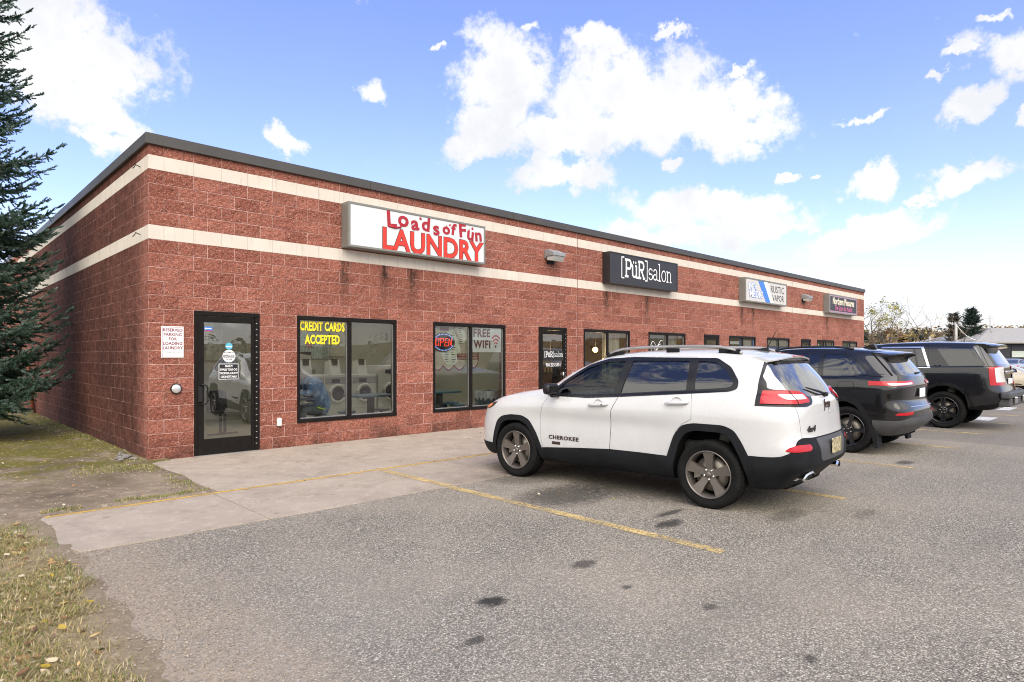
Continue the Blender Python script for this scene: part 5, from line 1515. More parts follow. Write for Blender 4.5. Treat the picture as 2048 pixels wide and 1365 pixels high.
    for i in range(N + 1):
        x = -.66 + 1.32 * i / N; u = x / .66; k = max(0, 1 - u * u) ** .5
        yr = -.44 - .24 * (.4 + .6 * k); zt = 1.70 - .04 * u * u
        vs += [(x, a, c) for a, c in [(-.25, zt + .02), (-.40, zt + .005), (yr + .03, zt - .02), (yr, zt - .03), (yr + .004, zt - .05), (-.46, zt - .085), (-.25, zt - .06)]]
    for i in range(N):
        for j in range(7): fs.append((i * 7 + j, i * 7 + (j + 1) % 7, i * 7 + 7 + (j + 1) % 7, i * 7 + 7 + j))
    fs += [tuple(range(7)), tuple(range(N * 7 + 6, N * 7 - 1, -1))]
    sp = MB().add(vs, fs, True).build('roof_spoiler', P_BLACK, rt)
    sp.modifiers.new('e', 'EDGE_SPLIT').split_angle = R(40)
    zt = B.bvh.ray_cast(Vector((0, -.05, 2.3)), Vector((0, 0, -1)))[0].z
    MB().prism([(.10, zt), (-.03, zt + .07), (-.12, zt + .075), (-.16, zt - .01)], -.03, .03, 'x').build('roof_aerial', P_BLACK, rt, bevel=.012)
    ry = B.bvh.ray_cast(Vector((0, -3, 1.36)), Vector((0, 1, 0)))[0].y
    MB().tube([(.30, ry - .03, 1.345), (.02, ry - .035, 1.33), (-.06, ry - .03, 1.325)], [.008, .014, .017], 8).build('rear_wiper', M['black'], rt)
    for sd in (-1, 1):
        rl = MB(); pts = []
        ys = np.linspace(1.55, .02, 16)
        for i, yv in enumerate(ys):
            hit = B.bvh.ray_cast(Vector((sd * .64, yv, 2.4)), Vector((0, 0, -1)))[0]
            pts.append((sd * .64, yv, hit.z + .014 + .022 * min(1, i / 3, (15 - i) / 3)))
        rl.tube(pts, .018, 8).build('roof_rail', GLOSSB, rt)
    fl = MB()
    fl.prism([(-.36, .52), (-.43, .30), (-.44, .12), (-.40, .12), (-.35, .3), (-.32, .52)], -.97, -.74, 'x')
    fl.build('mud_flap', CLAD, rt)
    MB().prism([(-.36, .52), (-.43, .30), (-.44, .12), (-.40, .12), (-.35, .3), (-.32, .52)], .74, .97, 'x').build('mud_flap', CLAD, rt)
    SP = dict(n=5, a0=math.pi / 2 + .3, hub=-.03, polys=[[(.2, -.13, -.03), (.6, -.09, -.015), (.965, -.16, 0), (.965, .16, 0), (.6, .09, -.015), (.2, .13, -.03)]])
    w = make_wheel(rt, -.85, .02, .385, .388, .268, .25, -1, SP, BLACKW, knob=.006)
    copy_wheel(w, (-.85, 2.96, .385), False); copy_wheel(w, (.85, .02, .385), True); copy_wheel(w, (.85, 2.96, .385), True)
    ln = MB().box(-.55, .55, -.6, 3.5, .27, .5)
    for cy in (.02, 2.96):
        for sd in (-1, 1): ln.box(sd * .5, sd * .548, cy - .5, cy + .5, .4, .88)
    ln.build('underbody', UNDER, rt)
    for sx in (-.4, .4): seat(rt, sx, .15, .5)
    for sx in (-.4, .4): seat(rt, sx, 1.2, .5)
    return rt

def big_truck():
    rt = empty('parked_suv', (13.5 + 1.02 * KS, -6.91, 0), 0, 'large dark full size SUV with knobbly tyres and chrome window trim', 'car', scale=KS)
    rows = []
    def b(*a, **k): rows.append(car_row(*a, **k))
    rr = dict(ra=(.015, .07, .30), fa=(.02, .08, .3), ya=3.1)
    b(3.6, -.80, .0, .45, ya=3.1, yb=-.5)
    b(3.6, -.82, .86, .45, ya=3.1, yb=-.5)
    b(3.75, -.98, .95, [(3.7, .42), (-.4, .44), (-1.0, .56)], **rr)
    b(3.85, -1.06, 1.0, [(3.8, .6), (-.4, .60), (-1.1, .68)], **rr)
    b(3.88, -1.07, 1.02, .80, **rr)
    b(3.88, -1.03, 1.025, .97, **rr)
    b(3.86, -1.00, 1.024, 1.18, **rr)
    b(3.80, -.985, 1.005, [(3.8, 1.28), (2.6, 1.32), (.2, 1.345), (-1, 1.37)], **rr)
    b(3.1, -.965, .985, [(3.1, 1.36), (2.6, 1.37), (.2, 1.385), (-1, 1.41)], ra=(.015, .06, .28), fa=(.02, .08, .25), ya=2.7)
    b(2.6, -.91, .955, [(2.6, 1.43), (2.2, 1.48), (.2, 1.50), (-1, 1.52)], ra=(.015, .06, .26), fa=(.02, .08, .25), ya=2.2)
    b(2.2, -.82, .905, [(2.2, 1.6), (1.8, 1.66), (.2, 1.67), (-1, 1.67)], ra=(.015, .06, .25), fa=(.02, .08, .22), ya=1.85)
    b(1.85, -.73, .845, [(1.85, 1.78), (1.4, 1.83), (.2, 1.835), (-1, 1.82)], ra=(.015, .06, .24), fa=(.02, .08, .2), ya=1.5)
    b(1.65, -.68, .76, [(1.65, 1.86), (1.2, 1.91), (.2, 1.92), (-.7, 1.89)], ra=(.015, .05, .22), fa=(.01, .05, .15), ya=1.35)
    b(1.5, -.65, .42, [(1.5, 1.91), (.8, 1.945), (.2, 1.95), (-.7, 1.915)], ra=(.015, .04, .2), fa=(.01, .04, .12), ya=1.25)
    b(1.45, -.64, .0, [(1.5, 1.92), (.8, 1.955), (.2, 1.96), (-.7, 1.92)], ra=(.015, .04, .2), fa=(.01, .04, .12), ya=1.2)
    B = Body(rows, 5, 5, 2)
    QW = rounded([(.185, 1.815), (-.56, 1.815), (-.735, 1.41), (-.09, 1.395)], .02)
    DW = rounded([(.49, 1.79), (.60, 1.79), (.50, 1.385), (.35, 1.385)], .01)
    RW = rounded([(.64, 1.79), (1.24, 1.79), (1.24, 1.385), (.545, 1.385)], .015)
    FW = rounded([(1.36, 1.785), (1.55, 1.76), (2.1, 1.45), (2.15, 1.38), (1.36, 1.38)], .02)
    CT_o = [(1.30, 1.835), (.43, 1.835), (.265, 1.345), (1.30, 1.335)]
    CT_i = [(1.31, 1.805), (.475, 1.805), (.325, 1.365), (1.31, 1.358)]
    c0 = .41
    def arch(r, zs=1.0, cy=.01): return [(cy + r * math.cos(t), c0 + .02 + r * zs * math.sin(t)) for t in np.linspace(-.35, math.pi + .35, 26)]
    AR_i = arch(.50, 1.05); FR_i = arch(.50, 1.05, 2.95)
    RG = rounded([(-.80, 1.44), (.80, 1.44), (.72, 1.80), (-.72, 1.80)], .05)
    wells = both(AR_i, .55, 1.4) + both(FR_i, .55, 1.4)
    RD = [(.34, 1.855), (.31, 1.36), (.325, 1.0), (.40, .94), (.52, .80), (.56, .55), (1.30, .50), (1.31, 1.855)]
    cav = lambda: multi_me([([(2.1, .7), (2.1, 1.35), (1.5, 1.76), (-.5, 1.76), (-.75, 1.42), (-.75, .7)], -.76, .76, 'x')])
    allw = both(QW, .4, 1.4) + both(RW, .4, 1.4) + both(DW, .4, 1.4) + both(FW, .4, 1.4)
    body = B.cut(B.me, [('DIFFERENCE', multi_me(wells)), ('DIFFERENCE', cav()), ('DIFFERENCE', multi_me(allw)), ('DIFFERENCE', prism_me(RG, -3, -.5, 'y')),
                        ('DIFFERENCE', multi_me(both(grow(RD, .0035), .70, 1.4)))])
    B.finish(body, 'body', P_DARK, rt, side_m=UNDER)
    for a0, a1 in ((-1.4, -.72), (.72, 1.4)):
        d = B.finish(B.cut(B.me, [('INTERSECT', prism_me(RD, a0, a1)), ('DIFFERENCE', multi_me([(W, a0 - .4, a1 + .4, 'x') for W in (RW, DW)])), ('DIFFERENCE', multi_me(wells))]), 'door', P_DARK, rt)
        sd = -1 if a0 < 0 else 1
        MB().tube([(sd * 1.02, .48, 1.20), (sd * 1.055, .52, 1.20), (sd * 1.055, .66, 1.20), (sd * 1.02, .70, 1.20)], .017, 8).build('handle', P_DARK, d)
        B.finish(B.cut(B.inflated(.008), [('INTERSECT', prism_me(CT_o, a0, a1)), ('DIFFERENCE', prism_me(CT_i, a0 - .4, a1 + .4)), ('DIFFERENCE', B.inflated(-.004))]), 'chrome_window_trim', CHROME, rt)
        for nm, W in (('quarter_window', QW), ('rear_side_window', RW), ('rear_side_window', DW), ('front_side_window', FW)):
            B.finish(B.cut(B.inflated(-.004), [('INTERSECT', prism_me(grow(W, .003), a0, a1))]), nm, PRIV, rt, keep=.012)
    B.finish(B.cut(B.inflated(-.003), [('INTERSECT', prism_me(grow(RG, .003), -3, -.5, 'y'))]), 'rear_window', PRIV_L, rt, keep=.012)
    def on(nm, poly, a0, a1, d, m, axis='y', parent=rt, inner=-.01):
        return B.finish(B.cut(B.inflated(d), [('INTERSECT', prism_me(poly, a0, a1, axis)), ('DIFFERENCE', B.inflated(inner))]), nm, m, parent, tol=.04)
    for a0, a1 in ((-1.4, -.5), (.5, 1.4)):
        fl = [(-.52 + .09 * math.cos(t), 1.085 + .095 * math.sin(t)) for t in np.linspace(0, 2 * math.pi, 28, endpoint=False)]
        if a0 < 0: B.finish(B.cut(B.inflated(.002), [('INTERSECT', prism_me(grow(fl, .006), a0, a1)), ('DIFFERENCE', prism_me(fl, a0 - .2, a1 + .2)), ('DIFFERENCE', B.inflated(-.004))]), 'fuel_flap_seam', UNDER, rt)
        AO = arch(.56, 1.06)
        B.finish(B.cut(B.inflated(.010), [('INTERSECT', prism_me(AO, a0, a1)), ('DIFFERENCE', prism_me(AR_i, a0 - .2, a1 + .2)), ('DIFFERENCE', B.inflated(-.012))]), 'rear_arch_trim', GLOSSB, rt)
        on('bumper_side', rounded([(-.36, .86), (-.6, .93), (-1.02, .985), (-1.2, .985), (-1.2, .55), (-.44, .42), (-.43, .60)], .02), a0, a1, .010, P_DARK, 'x')
        on('bumper_foot', [(-.44, .50), (-.44, .40), (-1.2, .40), (-1.2, .63), (-.85, .575)], a0, a1, .016, CLAD, 'x')
        on('pillar_seam', [(-.60, 1.85), (-.80, 1.40), (-.793, 1.40), (-.593, 1.85)], a0, a1, .002, UNDER, 'x')
        on('body_seam', [(-.09, 1.375), (-1.1, 1.40), (-1.1, 1.394), (-.09, 1.369)], a0, a1, .002, UNDER, 'x')
        L = on('tail_lamp', rounded([(-.80, 1.375), (-.97, 1.395), (-1.2, 1.395), (-1.2, .985), (-.83, .985)], .02), a0 * 1.0, a1 * 1.0, .014, RED, 'x')
        on('lamp_lens', rounded([(-.90, 1.36), (-.985, 1.375), (-1.2, 1.375), (-1.2, 1.05), (-.93, 1.05)], .02), a0, a1, .018, CLRL, 'x', parent=L)
    lb = lambda nm, tx, y, z, sz: text_obj(nm, tx, CHROME, rt, (-1.0, y, z), sz, .004, .003, 1.5, rot=Matrix.Rotation(R(-90), 4, 'Z'))
    lb('trim_badge', 'SLE', .14, 1.385, .07)
    # rear step bumper, spoiler, gate emblem
    bp = MB()
    bp.bbox(-.98, .98, -1.19, -1.0, .70, .84, .04, seg=3); bp.bbox(-.90, .90, -1.17, -.95, .53, .71, .03)
    bp.build('rear_bumper', CLADG, rt)
    MB().bbox(-.62, -.42, -1.23, -1.18, .60, .74, .02).bbox(.42, .62, -1.23, -1.18, .60, .74, .02).build('bumper_insert', CHROME, rt)
    MB().bbox(-.45, .45, -1.035, -1.0, 1.22, 1.29, .015).build('gate_handle_bar', CHROME, rt)
    MB().bbox(-.2, .2, -1.05, -1.02, 1.0, 1.12, .01).build('number_plate', M['ink_white'], rt)
    N = 12; vs, fs = [], []
    for i in range(N + 1):
        x = -.80 + 1.60 * i / N; u = x / .80; k = max(0, 1 - u ** 4) ** .5
        yr = -.72 - .21 * (.5 + .5 * k); zt = 1.905 - .03 * u * u
        vs += [(x, a, c) for a, c in [(-.50, zt + .02), (-.68, zt + .01), (yr + .03, zt - .03), (yr, zt - .045), (yr + .004, zt - .085), (-.74, zt - .10), (-.5, zt - .06)]]
    for i in range(N):
        for j in range(7): fs.append((i * 7 + j, i * 7 + (j + 1) % 7, i * 7 + 7 + (j + 1) % 7, i * 7 + 7 + j))
    fs += [tuple(range(7)), tuple(range(N * 7 + 6, N * 7 - 1, -1))]
    sp = MB().add(vs, fs, True).build('roof_spoiler', P_DARK, rt)
    sp.modifiers.new('e', 'EDGE_SPLIT').split_angle = R(40)
    SP = dict(n=6, a0=math.pi / 2, hub=-.02, polys=[[(.2, -.13, -.02), (.55, -.16, -.012), (.965, -.19, 0), (.965, -.07, 0), (.55, -.05, -.014), (.2, -.04, -.02)], [(.2, .04, -.02), (.55, .05, -.014), (.965, .07, 0), (.965, .19, 0), (.55, .16, -.012), (.2, .13, -.02)], [(.3, -.045, -.028), (.9, -.06, -.02), (.9, .06, -.02), (.3, .045, -.028)]])
    w = make_wheel(rt, -.88, .02, .408, .412, .288, .28, -1, SP, BLACKW, lug=6, knob=.012)
    copy_wheel(w, (-.88, 2.95, .408), False); copy_wheel(w, (.88, .02, .408), True); copy_wheel(w, (.88, 2.95, .408), True)
    ln = MB().box(-.58, .58, -.7, 3.5, .42, .6)
    for cy in (.02, 2.95):
        for sd in (-1, 1): ln.box(sd * .53, sd * .58, cy - .55, cy + .55, .5, 1.0)
    ln.build('underbody', UNDER, rt)
    for sx in (-.45, .45): seat(rt, sx, .2, .55)
    return rt

def sedan(name, loc, rz, paint, label, detail=True, sc=KS):
    rt = empty(name, loc, rz, label, 'car', scale=sc)
    rows = []
    def b(*a, **k): rows.append(car_row(*a, **k))
    rr = dict(ra=(.02, .10, .34), fa=(.03, .14, .4), ya=2.9)
    b(3.4, -.85, .0, .22, ya=2.7, yb=-.6)
    b(3.4, -.87, .75, .22, ya=2.7, yb=-.6)
    b(3.55, -.98, .84, .28, **rr); b(3.62, -1.05, .88, .45, **rr); b(3.63, -1.05, .90, .62, **rr); b(3.6, -1.03, .90, .75, **rr)
    b(3.5, -1.0, .885, [(3.5, .76), (2.8, .84), (0, .88), (-1, .90)], **rr)
    b(3.3, -.96, .85, [(3.3, .83), (2.6, .90), (1, .95), (-.3, .98), (-.96, .985)], ra=(.02, .09, .3), fa=(.03, .12, .35), ya=2.5)
    b(2.7, -.65, .81, [(2.7, .93), (2.0, .96), (1, .98), (-.3, 1.01), (-.65, 1.03)], ra=(.02, .08, .28), fa=(.03, .1, .3), ya=2.1)
    b(2.05, -.30, .77, [(2.05, 1.0), (1.6, 1.03), (-.3, 1.05)], ra=(.02, .08, .26), fa=(.02, .09, .25), ya=1.6)
    b(1.6, .08, .70, [(1.6, 1.2), (1.2, 1.23), (.1, 1.22)], ra=(.02, .08, .25), fa=(.02, .08, .22), ya=1.3)
    b(1.2, .45, .62, [(1.2, 1.35), (.8, 1.375), (.4, 1.355)], ra=(.02, .06, .2), fa=(.02, .06, .18), ya=.98)
    b(1.05, .58, .52, [(1.05, 1.395), (.8, 1.41), (.5, 1.395)], ra=(.01, .05, .14), fa=(.01, .05, .12), ya=.9)
    b(1.0, .62, .3, [(1.0, 1.415), (.8, 1.425), (.6, 1.415)], ra=(.01, .03, .1), fa=(.01, .03, .1), ya=.88)
    b(.98, .64, .0, [(1.0, 1.42), (.8, 1.43), (.6, 1.42)], ra=(.01, .03, .1), fa=(.01, .03, .1), ya=.86)
    B = Body(rows, 4, 4, 2)
    arch = lambda r, cy: [(cy + r * math.cos(t), .31 + r * math.sin(t)) for t in np.linspace(-.3, math.pi + .3, 22)]
    wells = both(arch(.36, 0), .5, 1.2) + both(arch(.36, 2.7), .5, 1.2)
    W1 = rounded([(1.75, 1.03), (1.25, 1.34), (.92, 1.365), (.92, 1.03)], .02); W2 = rounded([(.87, 1.03), (.87, 1.365), (.5, 1.34), (.05, 1.16), (.0, 1.05)], .02)
    RG = rounded([(-.66, 1.06), (.66, 1.06), (.52, 1.345), (-.52, 1.345)], .04)
    B.finish(B.cut(B.me, [('DIFFERENCE', multi_me(wells)), ('DIFFERENCE', multi_me(both(W1, .45, 1.2) + both(W2, .45, 1.2))), ('DIFFERENCE', multi_me([([(1.9, .5), (1.2, 1.34), (.5, 1.34), (-.2, 1.06), (-.2, .5)], -.62, .62, 'x')])), ('DIFFERENCE', prism_me(RG, -2, .62, 'y'))]), 'body', paint, rt, side_m=UNDER)
    for W in (W1, W2):
        for a0, a1 in ((-1.2, -.3), (.3, 1.2)):
            B.finish(B.cut(B.inflated(-.004), [('INTERSECT', prism_me(grow(W, .003), a0, a1))]), 'side_window', PRIV, rt, keep=.012)
    B.finish(B.cut(B.inflated(-.003), [('INTERSECT', prism_me(grow(RG, .003), -2, .62, 'y'))]), 'rear_window', PRIV_L, rt, keep=.012)
    def on(nm, poly, a0, a1, d, m, axis='y', inner=-.01):
        return B.finish(B.cut(B.inflated(d), [('INTERSECT', prism_me(poly, a0, a1, axis)), ('DIFFERENCE', B.inflated(inner))]), nm, m, rt, tol=.04)
    for sd in (-1, 1):
        on('tail_lamp', rounded([(sd * .92, .72), (sd * .92, .92), (sd * .5, .92), (sd * .55, .74)], .02), -2, -.72, .008, RED)
    for a0, a1 in ((-1.2, -.5), (.5, 1.2)):
        on('door_seam', [(.30, .95), (.30, .45), (.306, .45), (.306, .95)], a0, a1, .002, UNDER, 'x')
        on('rub_strip', [(2.2, .60), (2.2, .625), (-.9, .625), (-.9, .60)], a0, a1, .006, paint, 'x')
    if detail:
        on('fuel_flap_seam', rounded([(-.38, .90), (-.52, .90), (-.52, .76), (-.38, .76)], .03), -1.2, -.5, .003, paint, 'x')
        rust = plain('rust_patch', (.30, .13, .05), .9, var=.4, scale=18)
        on('rust_patch', rounded([(-.36, .62), (-.42, .70), (-.55, .73), (-.62, .68), (-.50, .63)], .02), -1.2, -.5, .0015, rust, 'x')
    SP = dict(n=5, polys=[[(.2, -.14, -.02), (.96, -.2, 0), (.96, .2, 0), (.2, .14, -.02)]])
    w = make_wheel(rt, -.78, 0, .31, .315, .215, .2, -1, SP, M['alu'])
    copy_wheel(w, (-.78, 2.7, .31), False); copy_wheel(w, (.78, 0, .31), True); copy_wheel(w, (.78, 2.7, .31), True)
    ln = MB().box(-.5, .5, -.8, 3.3, .2, .4)
    for cy in (0, 2.7):
        for sd in (-1, 1): ln.box(sd * .45, sd * .498, cy - .4, cy + .4, .3, .7)
    ln.build('underbody', UNDER, rt)
    return rt

white_suv()
dark_suv()
big_truck()
tan = sedan('parked_sedan', (24.9, -6.75, 0), 0, P_BEIGE, 'old champagne sedan with rust above its wheel behind the large SUV')
# ---------------------------------------------------------------- ground
CAM = Vector((-2.589, -10.269, 1.542))
FWD = Vector((.6941, .7198, 0)); RGT = Vector((.7198, -.6941, 0))
def sight(px, py, d):
    """a point in the place, d metres ahead of where the photographer stood"""
    return CAM + FWD * d + RGT * ((px - 1024) / 1269 * d) + Vector((0, 0, -(py - 713) / 1269 * d))

from mathutils import noise as mnoise
def fb(x, y, s, o=4):
    return mnoise.fractal(Vector((x * s, y * s, 3.7)), 1.0, 2.0, o)
def soil_h(x, y):
    """height of the bare soil and verge"""
    edge = -1.62 + .10 * fb(x, y, 1.1, 3) + .05 * fb(x, y, 4, 3)
    t = (edge - x)
    h = -.05
    if x < 0.4:
        if y < -4.2:
            u = min(1, max(0, (t + .30) / .65)); h = -.032 + .075 * u * u * (3 - 2 * u)
        elif y < -2.75:
            u = min(1, max(0, (t + .15) / .16)); h = -.03 + .044 * u
        else:
            h = .010 if x < .05 else -.05
            if y > -.2: h = .01 + (.03 if x > -.3 else 0)
        h += (.014 * fb(x, y, 2.5, 5) + .010 * fb(x, y, 8, 3)) * (1 if x < -.1 else 0)
    return h
xs = [-900, -300, -120, -60, -30, -18, -12] + list(np.arange(-9, -3, .12)) + list(np.arange(-3, .3, .055)) + [.4, 1, 3, 8, 16, 32, 60, 120, 300, 900]
ys = [-900, -300, -120, -60, -30, -16, -11] + list(np.arange(-9, -1.5, .06)) + list(np.arange(-1.5, 14, .14)) + [16, 20, 28, 40, 70, 140, 300, 900]
vs = [(x, y, soil_h(x, y) if -9.2 < x < .35 and -10 < y < 15 else (-.05 if x > -1 or abs(x) > 40 else .0)) for y in ys for x in xs]
nx = len(xs)
fs = [(j * nx + i, j * nx + i + 1, (j + 1) * nx + i + 1, (j + 1) * nx + i) for j in range(len(ys) - 1) for i in range(nx - 1)]
tag(mesh_obj('ground', vs, fs, M['soil'], None, True), kind='structure')

def sheet(name, poly, z, m, kind='structure', thick=0):
    o = mesh_obj(name, [(p[0], p[1], z) for p in poly], [tuple(range(len(poly)))], m)
    if thick:
        n = len(poly)
        mb = MB().prism(poly, z - thick, z, 'z'); bpy.data.objects.remove(o)
        o = mb.build(name, m)
    if kind: tag(o, kind=kind)
    return o
edge = [(-1.95, y) for y in (-4.30, -14.0)]
lot = [(62, -4.36), (-1.58, -4.36), (-1.62, -4.30)] + edge + [(-1.7, -60), (62, -60)]
sheet('parking_lot', lot[::-1], 0.0, M['asphalt'])
sheet('parking_lot', [(31.4, -4.36), (62, -4.36), (62, 40), (31.4, 40)], 0.0, M['asphalt'])
# gutter slabs and pavement slabs with open joints
gx = [-1.63, -.075, 2.98, 6.03, 9.08, 12.13, 15.18, 18.2, 21.2, 24.3, 27.3, 31.2]
g = MB()
for a, b in zip(gx[:-1], gx[1:]):
    j = .006
    if a < -1:
        pts = [(a - .01, -2.90), (a + .03, -3.4), (a - .03, -3.95), (a + .06, -4.34), (a + .6, -4.36), (b - j, -4.365), (b - j, -2.815), (a + .02, -2.815)]
        g.prism(pts, -.12, .010, 'z')
    else:
        g.prism([(a + j, -3.55), (b - j, -3.54), (b - j, -2.815), (a + j, -2.815)], -.12, .010, 'z')
        g.prism([(a + j, -4.365), (b - j, -4.36), (b - j, -3.555), (a + j, -3.565)], -.12, .008, 'z')
tag(g.build('gutter_slabs', M['concrete'], None, bevel=.004), kind='structure')
sx = [.0, 2.62, 5.2, 7.8, 10.4, 13, 15.6, 18.2, 20.8, 23.4, 26, 28.6, 31.2]
g = MB()
for a, b in zip(sx[:-1], sx[1:]):
    j = .004
    if a == 0:
        g.prism([(.0, -.002), (-.01, -.9), (.035, -1.5), (-.03, -2.1), (.0, -2.80), (b - j, -2.80), (b - j, -.002)], -.12, .020, 'z')
    else:
        g.prism([(a + j, -2.80), (b - j, -2.80), (b - j, -.002), (a + j, -.002)], -.12, .020, 'z')
tag(g.build('pavement', M['concrete'], None, bevel=.006), kind='structure')
sheet('joint_dirt', [(-.02, -4.36), (31.2, -4.36), (31.2, 0.0), (-.02, 0.0)], -.01, plain('joint_dirt', (.06, .05, .04), .95))

# painted lines
def line(name, x0, x1, y0, y1, z, m):
    return sheet(name, [(x0, y0), (x1, y0), (x1, y1), (x0, y1)], z, m)
line('kerb_line', -1.60, -.08, -2.885, -2.822, .0125, M['yellow_kerb'])
line('kerb_line', -.07, 31.2, -2.88, -2.822, .0125, M['yellow_kerb'])
for k in range(11):
    x = 2.075 + 2.69 * k
    line('bay_line', x - .06, x + .06, -7.83, -4.375, .004, M['yellow'])
    line('bay_line', x - .06, x + .06, -4.355, -2.89, .0135, M['yellow'])
for x0, x1, y0, y1 in ((16.1, 17.2, -7.28, -6.86), (20.1, 21.5, -7.1, -6.8), (22.6, 25.0, -8.3, -8.18)):
    line('bay_marking', x0, x1, y0, y1, .004, M['white_paint'])

# ---- grass, straw and leaves on the verge
def blade_mesh(name, n, area, hgt, cols, flat=.5, wid=(.0012, .0030)):
    V, F, C = [], [], []
    k = 0
    while k < n:
        x, y = area()
        if x is None: continue
        z = soil_h(x, y) if -9.2 < x < .35 else 0.02
        a = rnd.uniform(0, 6.283); l = rnd.uniform(*hgt); w = rnd.uniform(*wid)
        lay = rnd.random() < flat
        lean = rnd.uniform(.75, 1.45) if lay else rnd.uniform(.1, .7)
        dx, dy = math.cos(a), math.sin(a)
        px, py = -dy * w, dx * w
        b = len(V)
        m1 = (x + dx * l * .5 * math.sin(lean), y + dy * l * .5 * math.sin(lean), z + l * .55 * max(.10, math.cos(lean * .8)))
        t1 = (x + dx * l * math.sin(min(1.5, lean * 1.2)), y + dy * l * math.sin(min(1.5, lean * 1.2)), z + l * max(.08, math.cos(min(1.5, lean * 1.2))))
        V += [(x - px, y - py, z - .004), (x + px, y + py, z - .004), (m1[0] + px * .8, m1[1] + py * .8, m1[2]), (m1[0] - px * .8, m1[1] - py * .8, m1[2]), t1]
        F += [(b, b + 1, b + 2, b + 3), (b + 3, b + 2, b + 4)]
        c = cols[int(rnd.random() ** 1.0 * len(cols))]
        j = rnd.uniform(.75, 1.25)
        C += [(c[0] * j, c[1] * j, c[2] * j, 1)] * 5
        k += 1
    o = mesh_obj(name, V, F, None)
    at = o.data.color_attributes.new('tint', 'FLOAT_COLOR', 'POINT')
    at.data.foreach_set('color', [q for c in C for q in c])
    return o
def tint_mat(name, rough=.7, trans=.25):
    g = G(name)
    c = g.n('VertexColor', layer_name='tint')
    d = g.pbsdf(c, rough, 0, .25)
    t = g.n('BsdfTranslucent', {'Color': c})
    return g.done(g.n('MixShader', {0: trans, 1: d, 2: t}))
GRASS = tint_mat('grass_blades'); LEAF = tint_mat('fallen_leaves', .6, .15)
straw = [(.40, .32, .14), (.46, .38, .20), (.34, .28, .11), (.52, .45, .26), (.30, .28, .08), (.44, .34, .17), (.24, .23, .065), (.17, .20, .045), (.22, .25, .06), (.11, .17, .035), (.33, .24, .12)]
green = [(.09, .17, .03), (.13, .22, .045), (.18, .25, .06), (.25, .27, .08)]
def verge():
    x, y = rnd.uniform(-8.5, -1.35), rnd.uniform(-9.3, -2.95)
    if rnd.random() < .62: x, y = rnd.uniform(-4.6, -1.4), rnd.uniform(-8.2, -3.0)
    e = -1.70 + .14 * fb(0, y, 1.1, 3) + .12 * fb(x, y, 3.0, 3)
    if x > e - abs(rnd.gauss(0, .10)): return None, None
    if fb(x, y, .9, 3) < -.30 and rnd.random() < .75: return None, None
    return x, y
o = blade_mesh('dry_grass', 200000, verge, (.02, .075), straw + straw[:4] + [(.38, .29, .15), (.48, .40, .24), (.30, .23, .12)] * 2, .93); o.data.materials.append(GRASS); tag(o, kind='stuff')
def tufts():
    x, y = rnd.uniform(-6, -1.4), rnd.uniform(-8.5, -3.0)
    e = -1.66 + .14 * fb(0, y, 1.1, 3)
    if x > e or fb(x + 20, y, 1.7, 3) < .16: return None, None
    return x, y
o = blade_mesh('green_grass', 7000, tufts, (.02, .055), green, .6); o.data.materials.append(GRASS); tag(o, kind='stuff')
def wallside():
    r = rnd.random()
    if r < .36: x, y = -abs(rnd.gauss(.02, .14)) - .02, rnd.uniform(-.05, 9)
    elif r < .56: x, y = rnd.uniform(-1.0, .0), rnd.gauss(-.30, .20)
    elif r < .70: x, y = rnd.gauss(-.10, .10), rnd.uniform(-2.7, -.5)
    elif r < .84: x, y = rnd.uniform(-1.6, -.2), -2.68 - abs(rnd.gauss(0, .07)) + .12
    else: x, y = rnd.uniform(-8, -2.3), rnd.uniform(-2.6, 4)
    if x > -.005 and y > -.1: return None, None
    if fb(x, y, 1.6, 3) < -.12: return None, None
    return x, y
o = blade_mesh('path_weeds', 8000, wallside, (.015, .05), green + straw * 2, .75); o.data.materials.append(GRASS); tag(o, kind='stuff')

def leaf_mesh(name, n, area, size, cols):
    V, F, C = [], [], []
    for k in range(n):
        x, y = area()
        if x is None: continue
        s = rnd.uniform(*size); a = rnd.uniform(0, 6.283); el = rnd.uniform(.38, .62)
        z = (soil_h(x, y) if x < .0 else .02) + rnd.uniform(.006, .028)
        if x > -.02: z = (.022 if y > -2.8 else .012 if y > -4.36 else .003) + .003
        T = Matrix.Translation((x, y, z)) @ Matrix.Rotation(a, 4, 'Z') @ Matrix.Rotation(rnd.gauss(0, .28), 4, 'X') @ Matrix.Rotation(rnd.gauss(0, .22), 4, 'Y')
        b = len(V)
        cup = rnd.uniform(.05, .22)
        out = [(-1, 0), (-.55, .75), (.1, 1), (.6, .6), (1, 0), (.6, -.6), (.1, -1), (-.55, -.75)]
        V.append(tuple(T @ Vector((0, 0, 0))))
        for u, v in out:
            j = rnd.uniform(.85, 1.15)
            V.append(tuple(T @ Vector((u * s * .5 * j, v * s * .5 * el * j, cup * s * (u * u + v * v) * .35))))
        F += [(b, b + 1 + i, b + 1 + (i + 1) % 8) for i in range(8)]
        c = rnd.choice(cols); j = rnd.uniform(.7, 1.2)
        C += [(c[0] * j, c[1] * j, c[2] * j, 1)] * 9
    o = mesh_obj(name, V, F, LEAF)
    at = o.data.color_attributes.new('tint', 'FLOAT_COLOR', 'POINT')
    at.data.foreach_set('color', [q for c in C for q in c])
    return tag(o, kind='stuff')
autumn = [(.42, .25, .11), (.30, .16, .07), (.50, .34, .16), (.24, .12, .06), (.56, .40, .20), (.62, .50, .33), (.52, .36, .04), (.20, .09, .07)]
leaf_mesh('fallen_leaves', 4200, verge, (.02, .07), autumn + [(.50, .42, .30)] * 4)
leaf_mesh('large_leaves', 60, verge, (.06, .10), [(.48, .30, .11), (.50, .38, .22), (.36, .17, .07), (.50, .36, .07)])
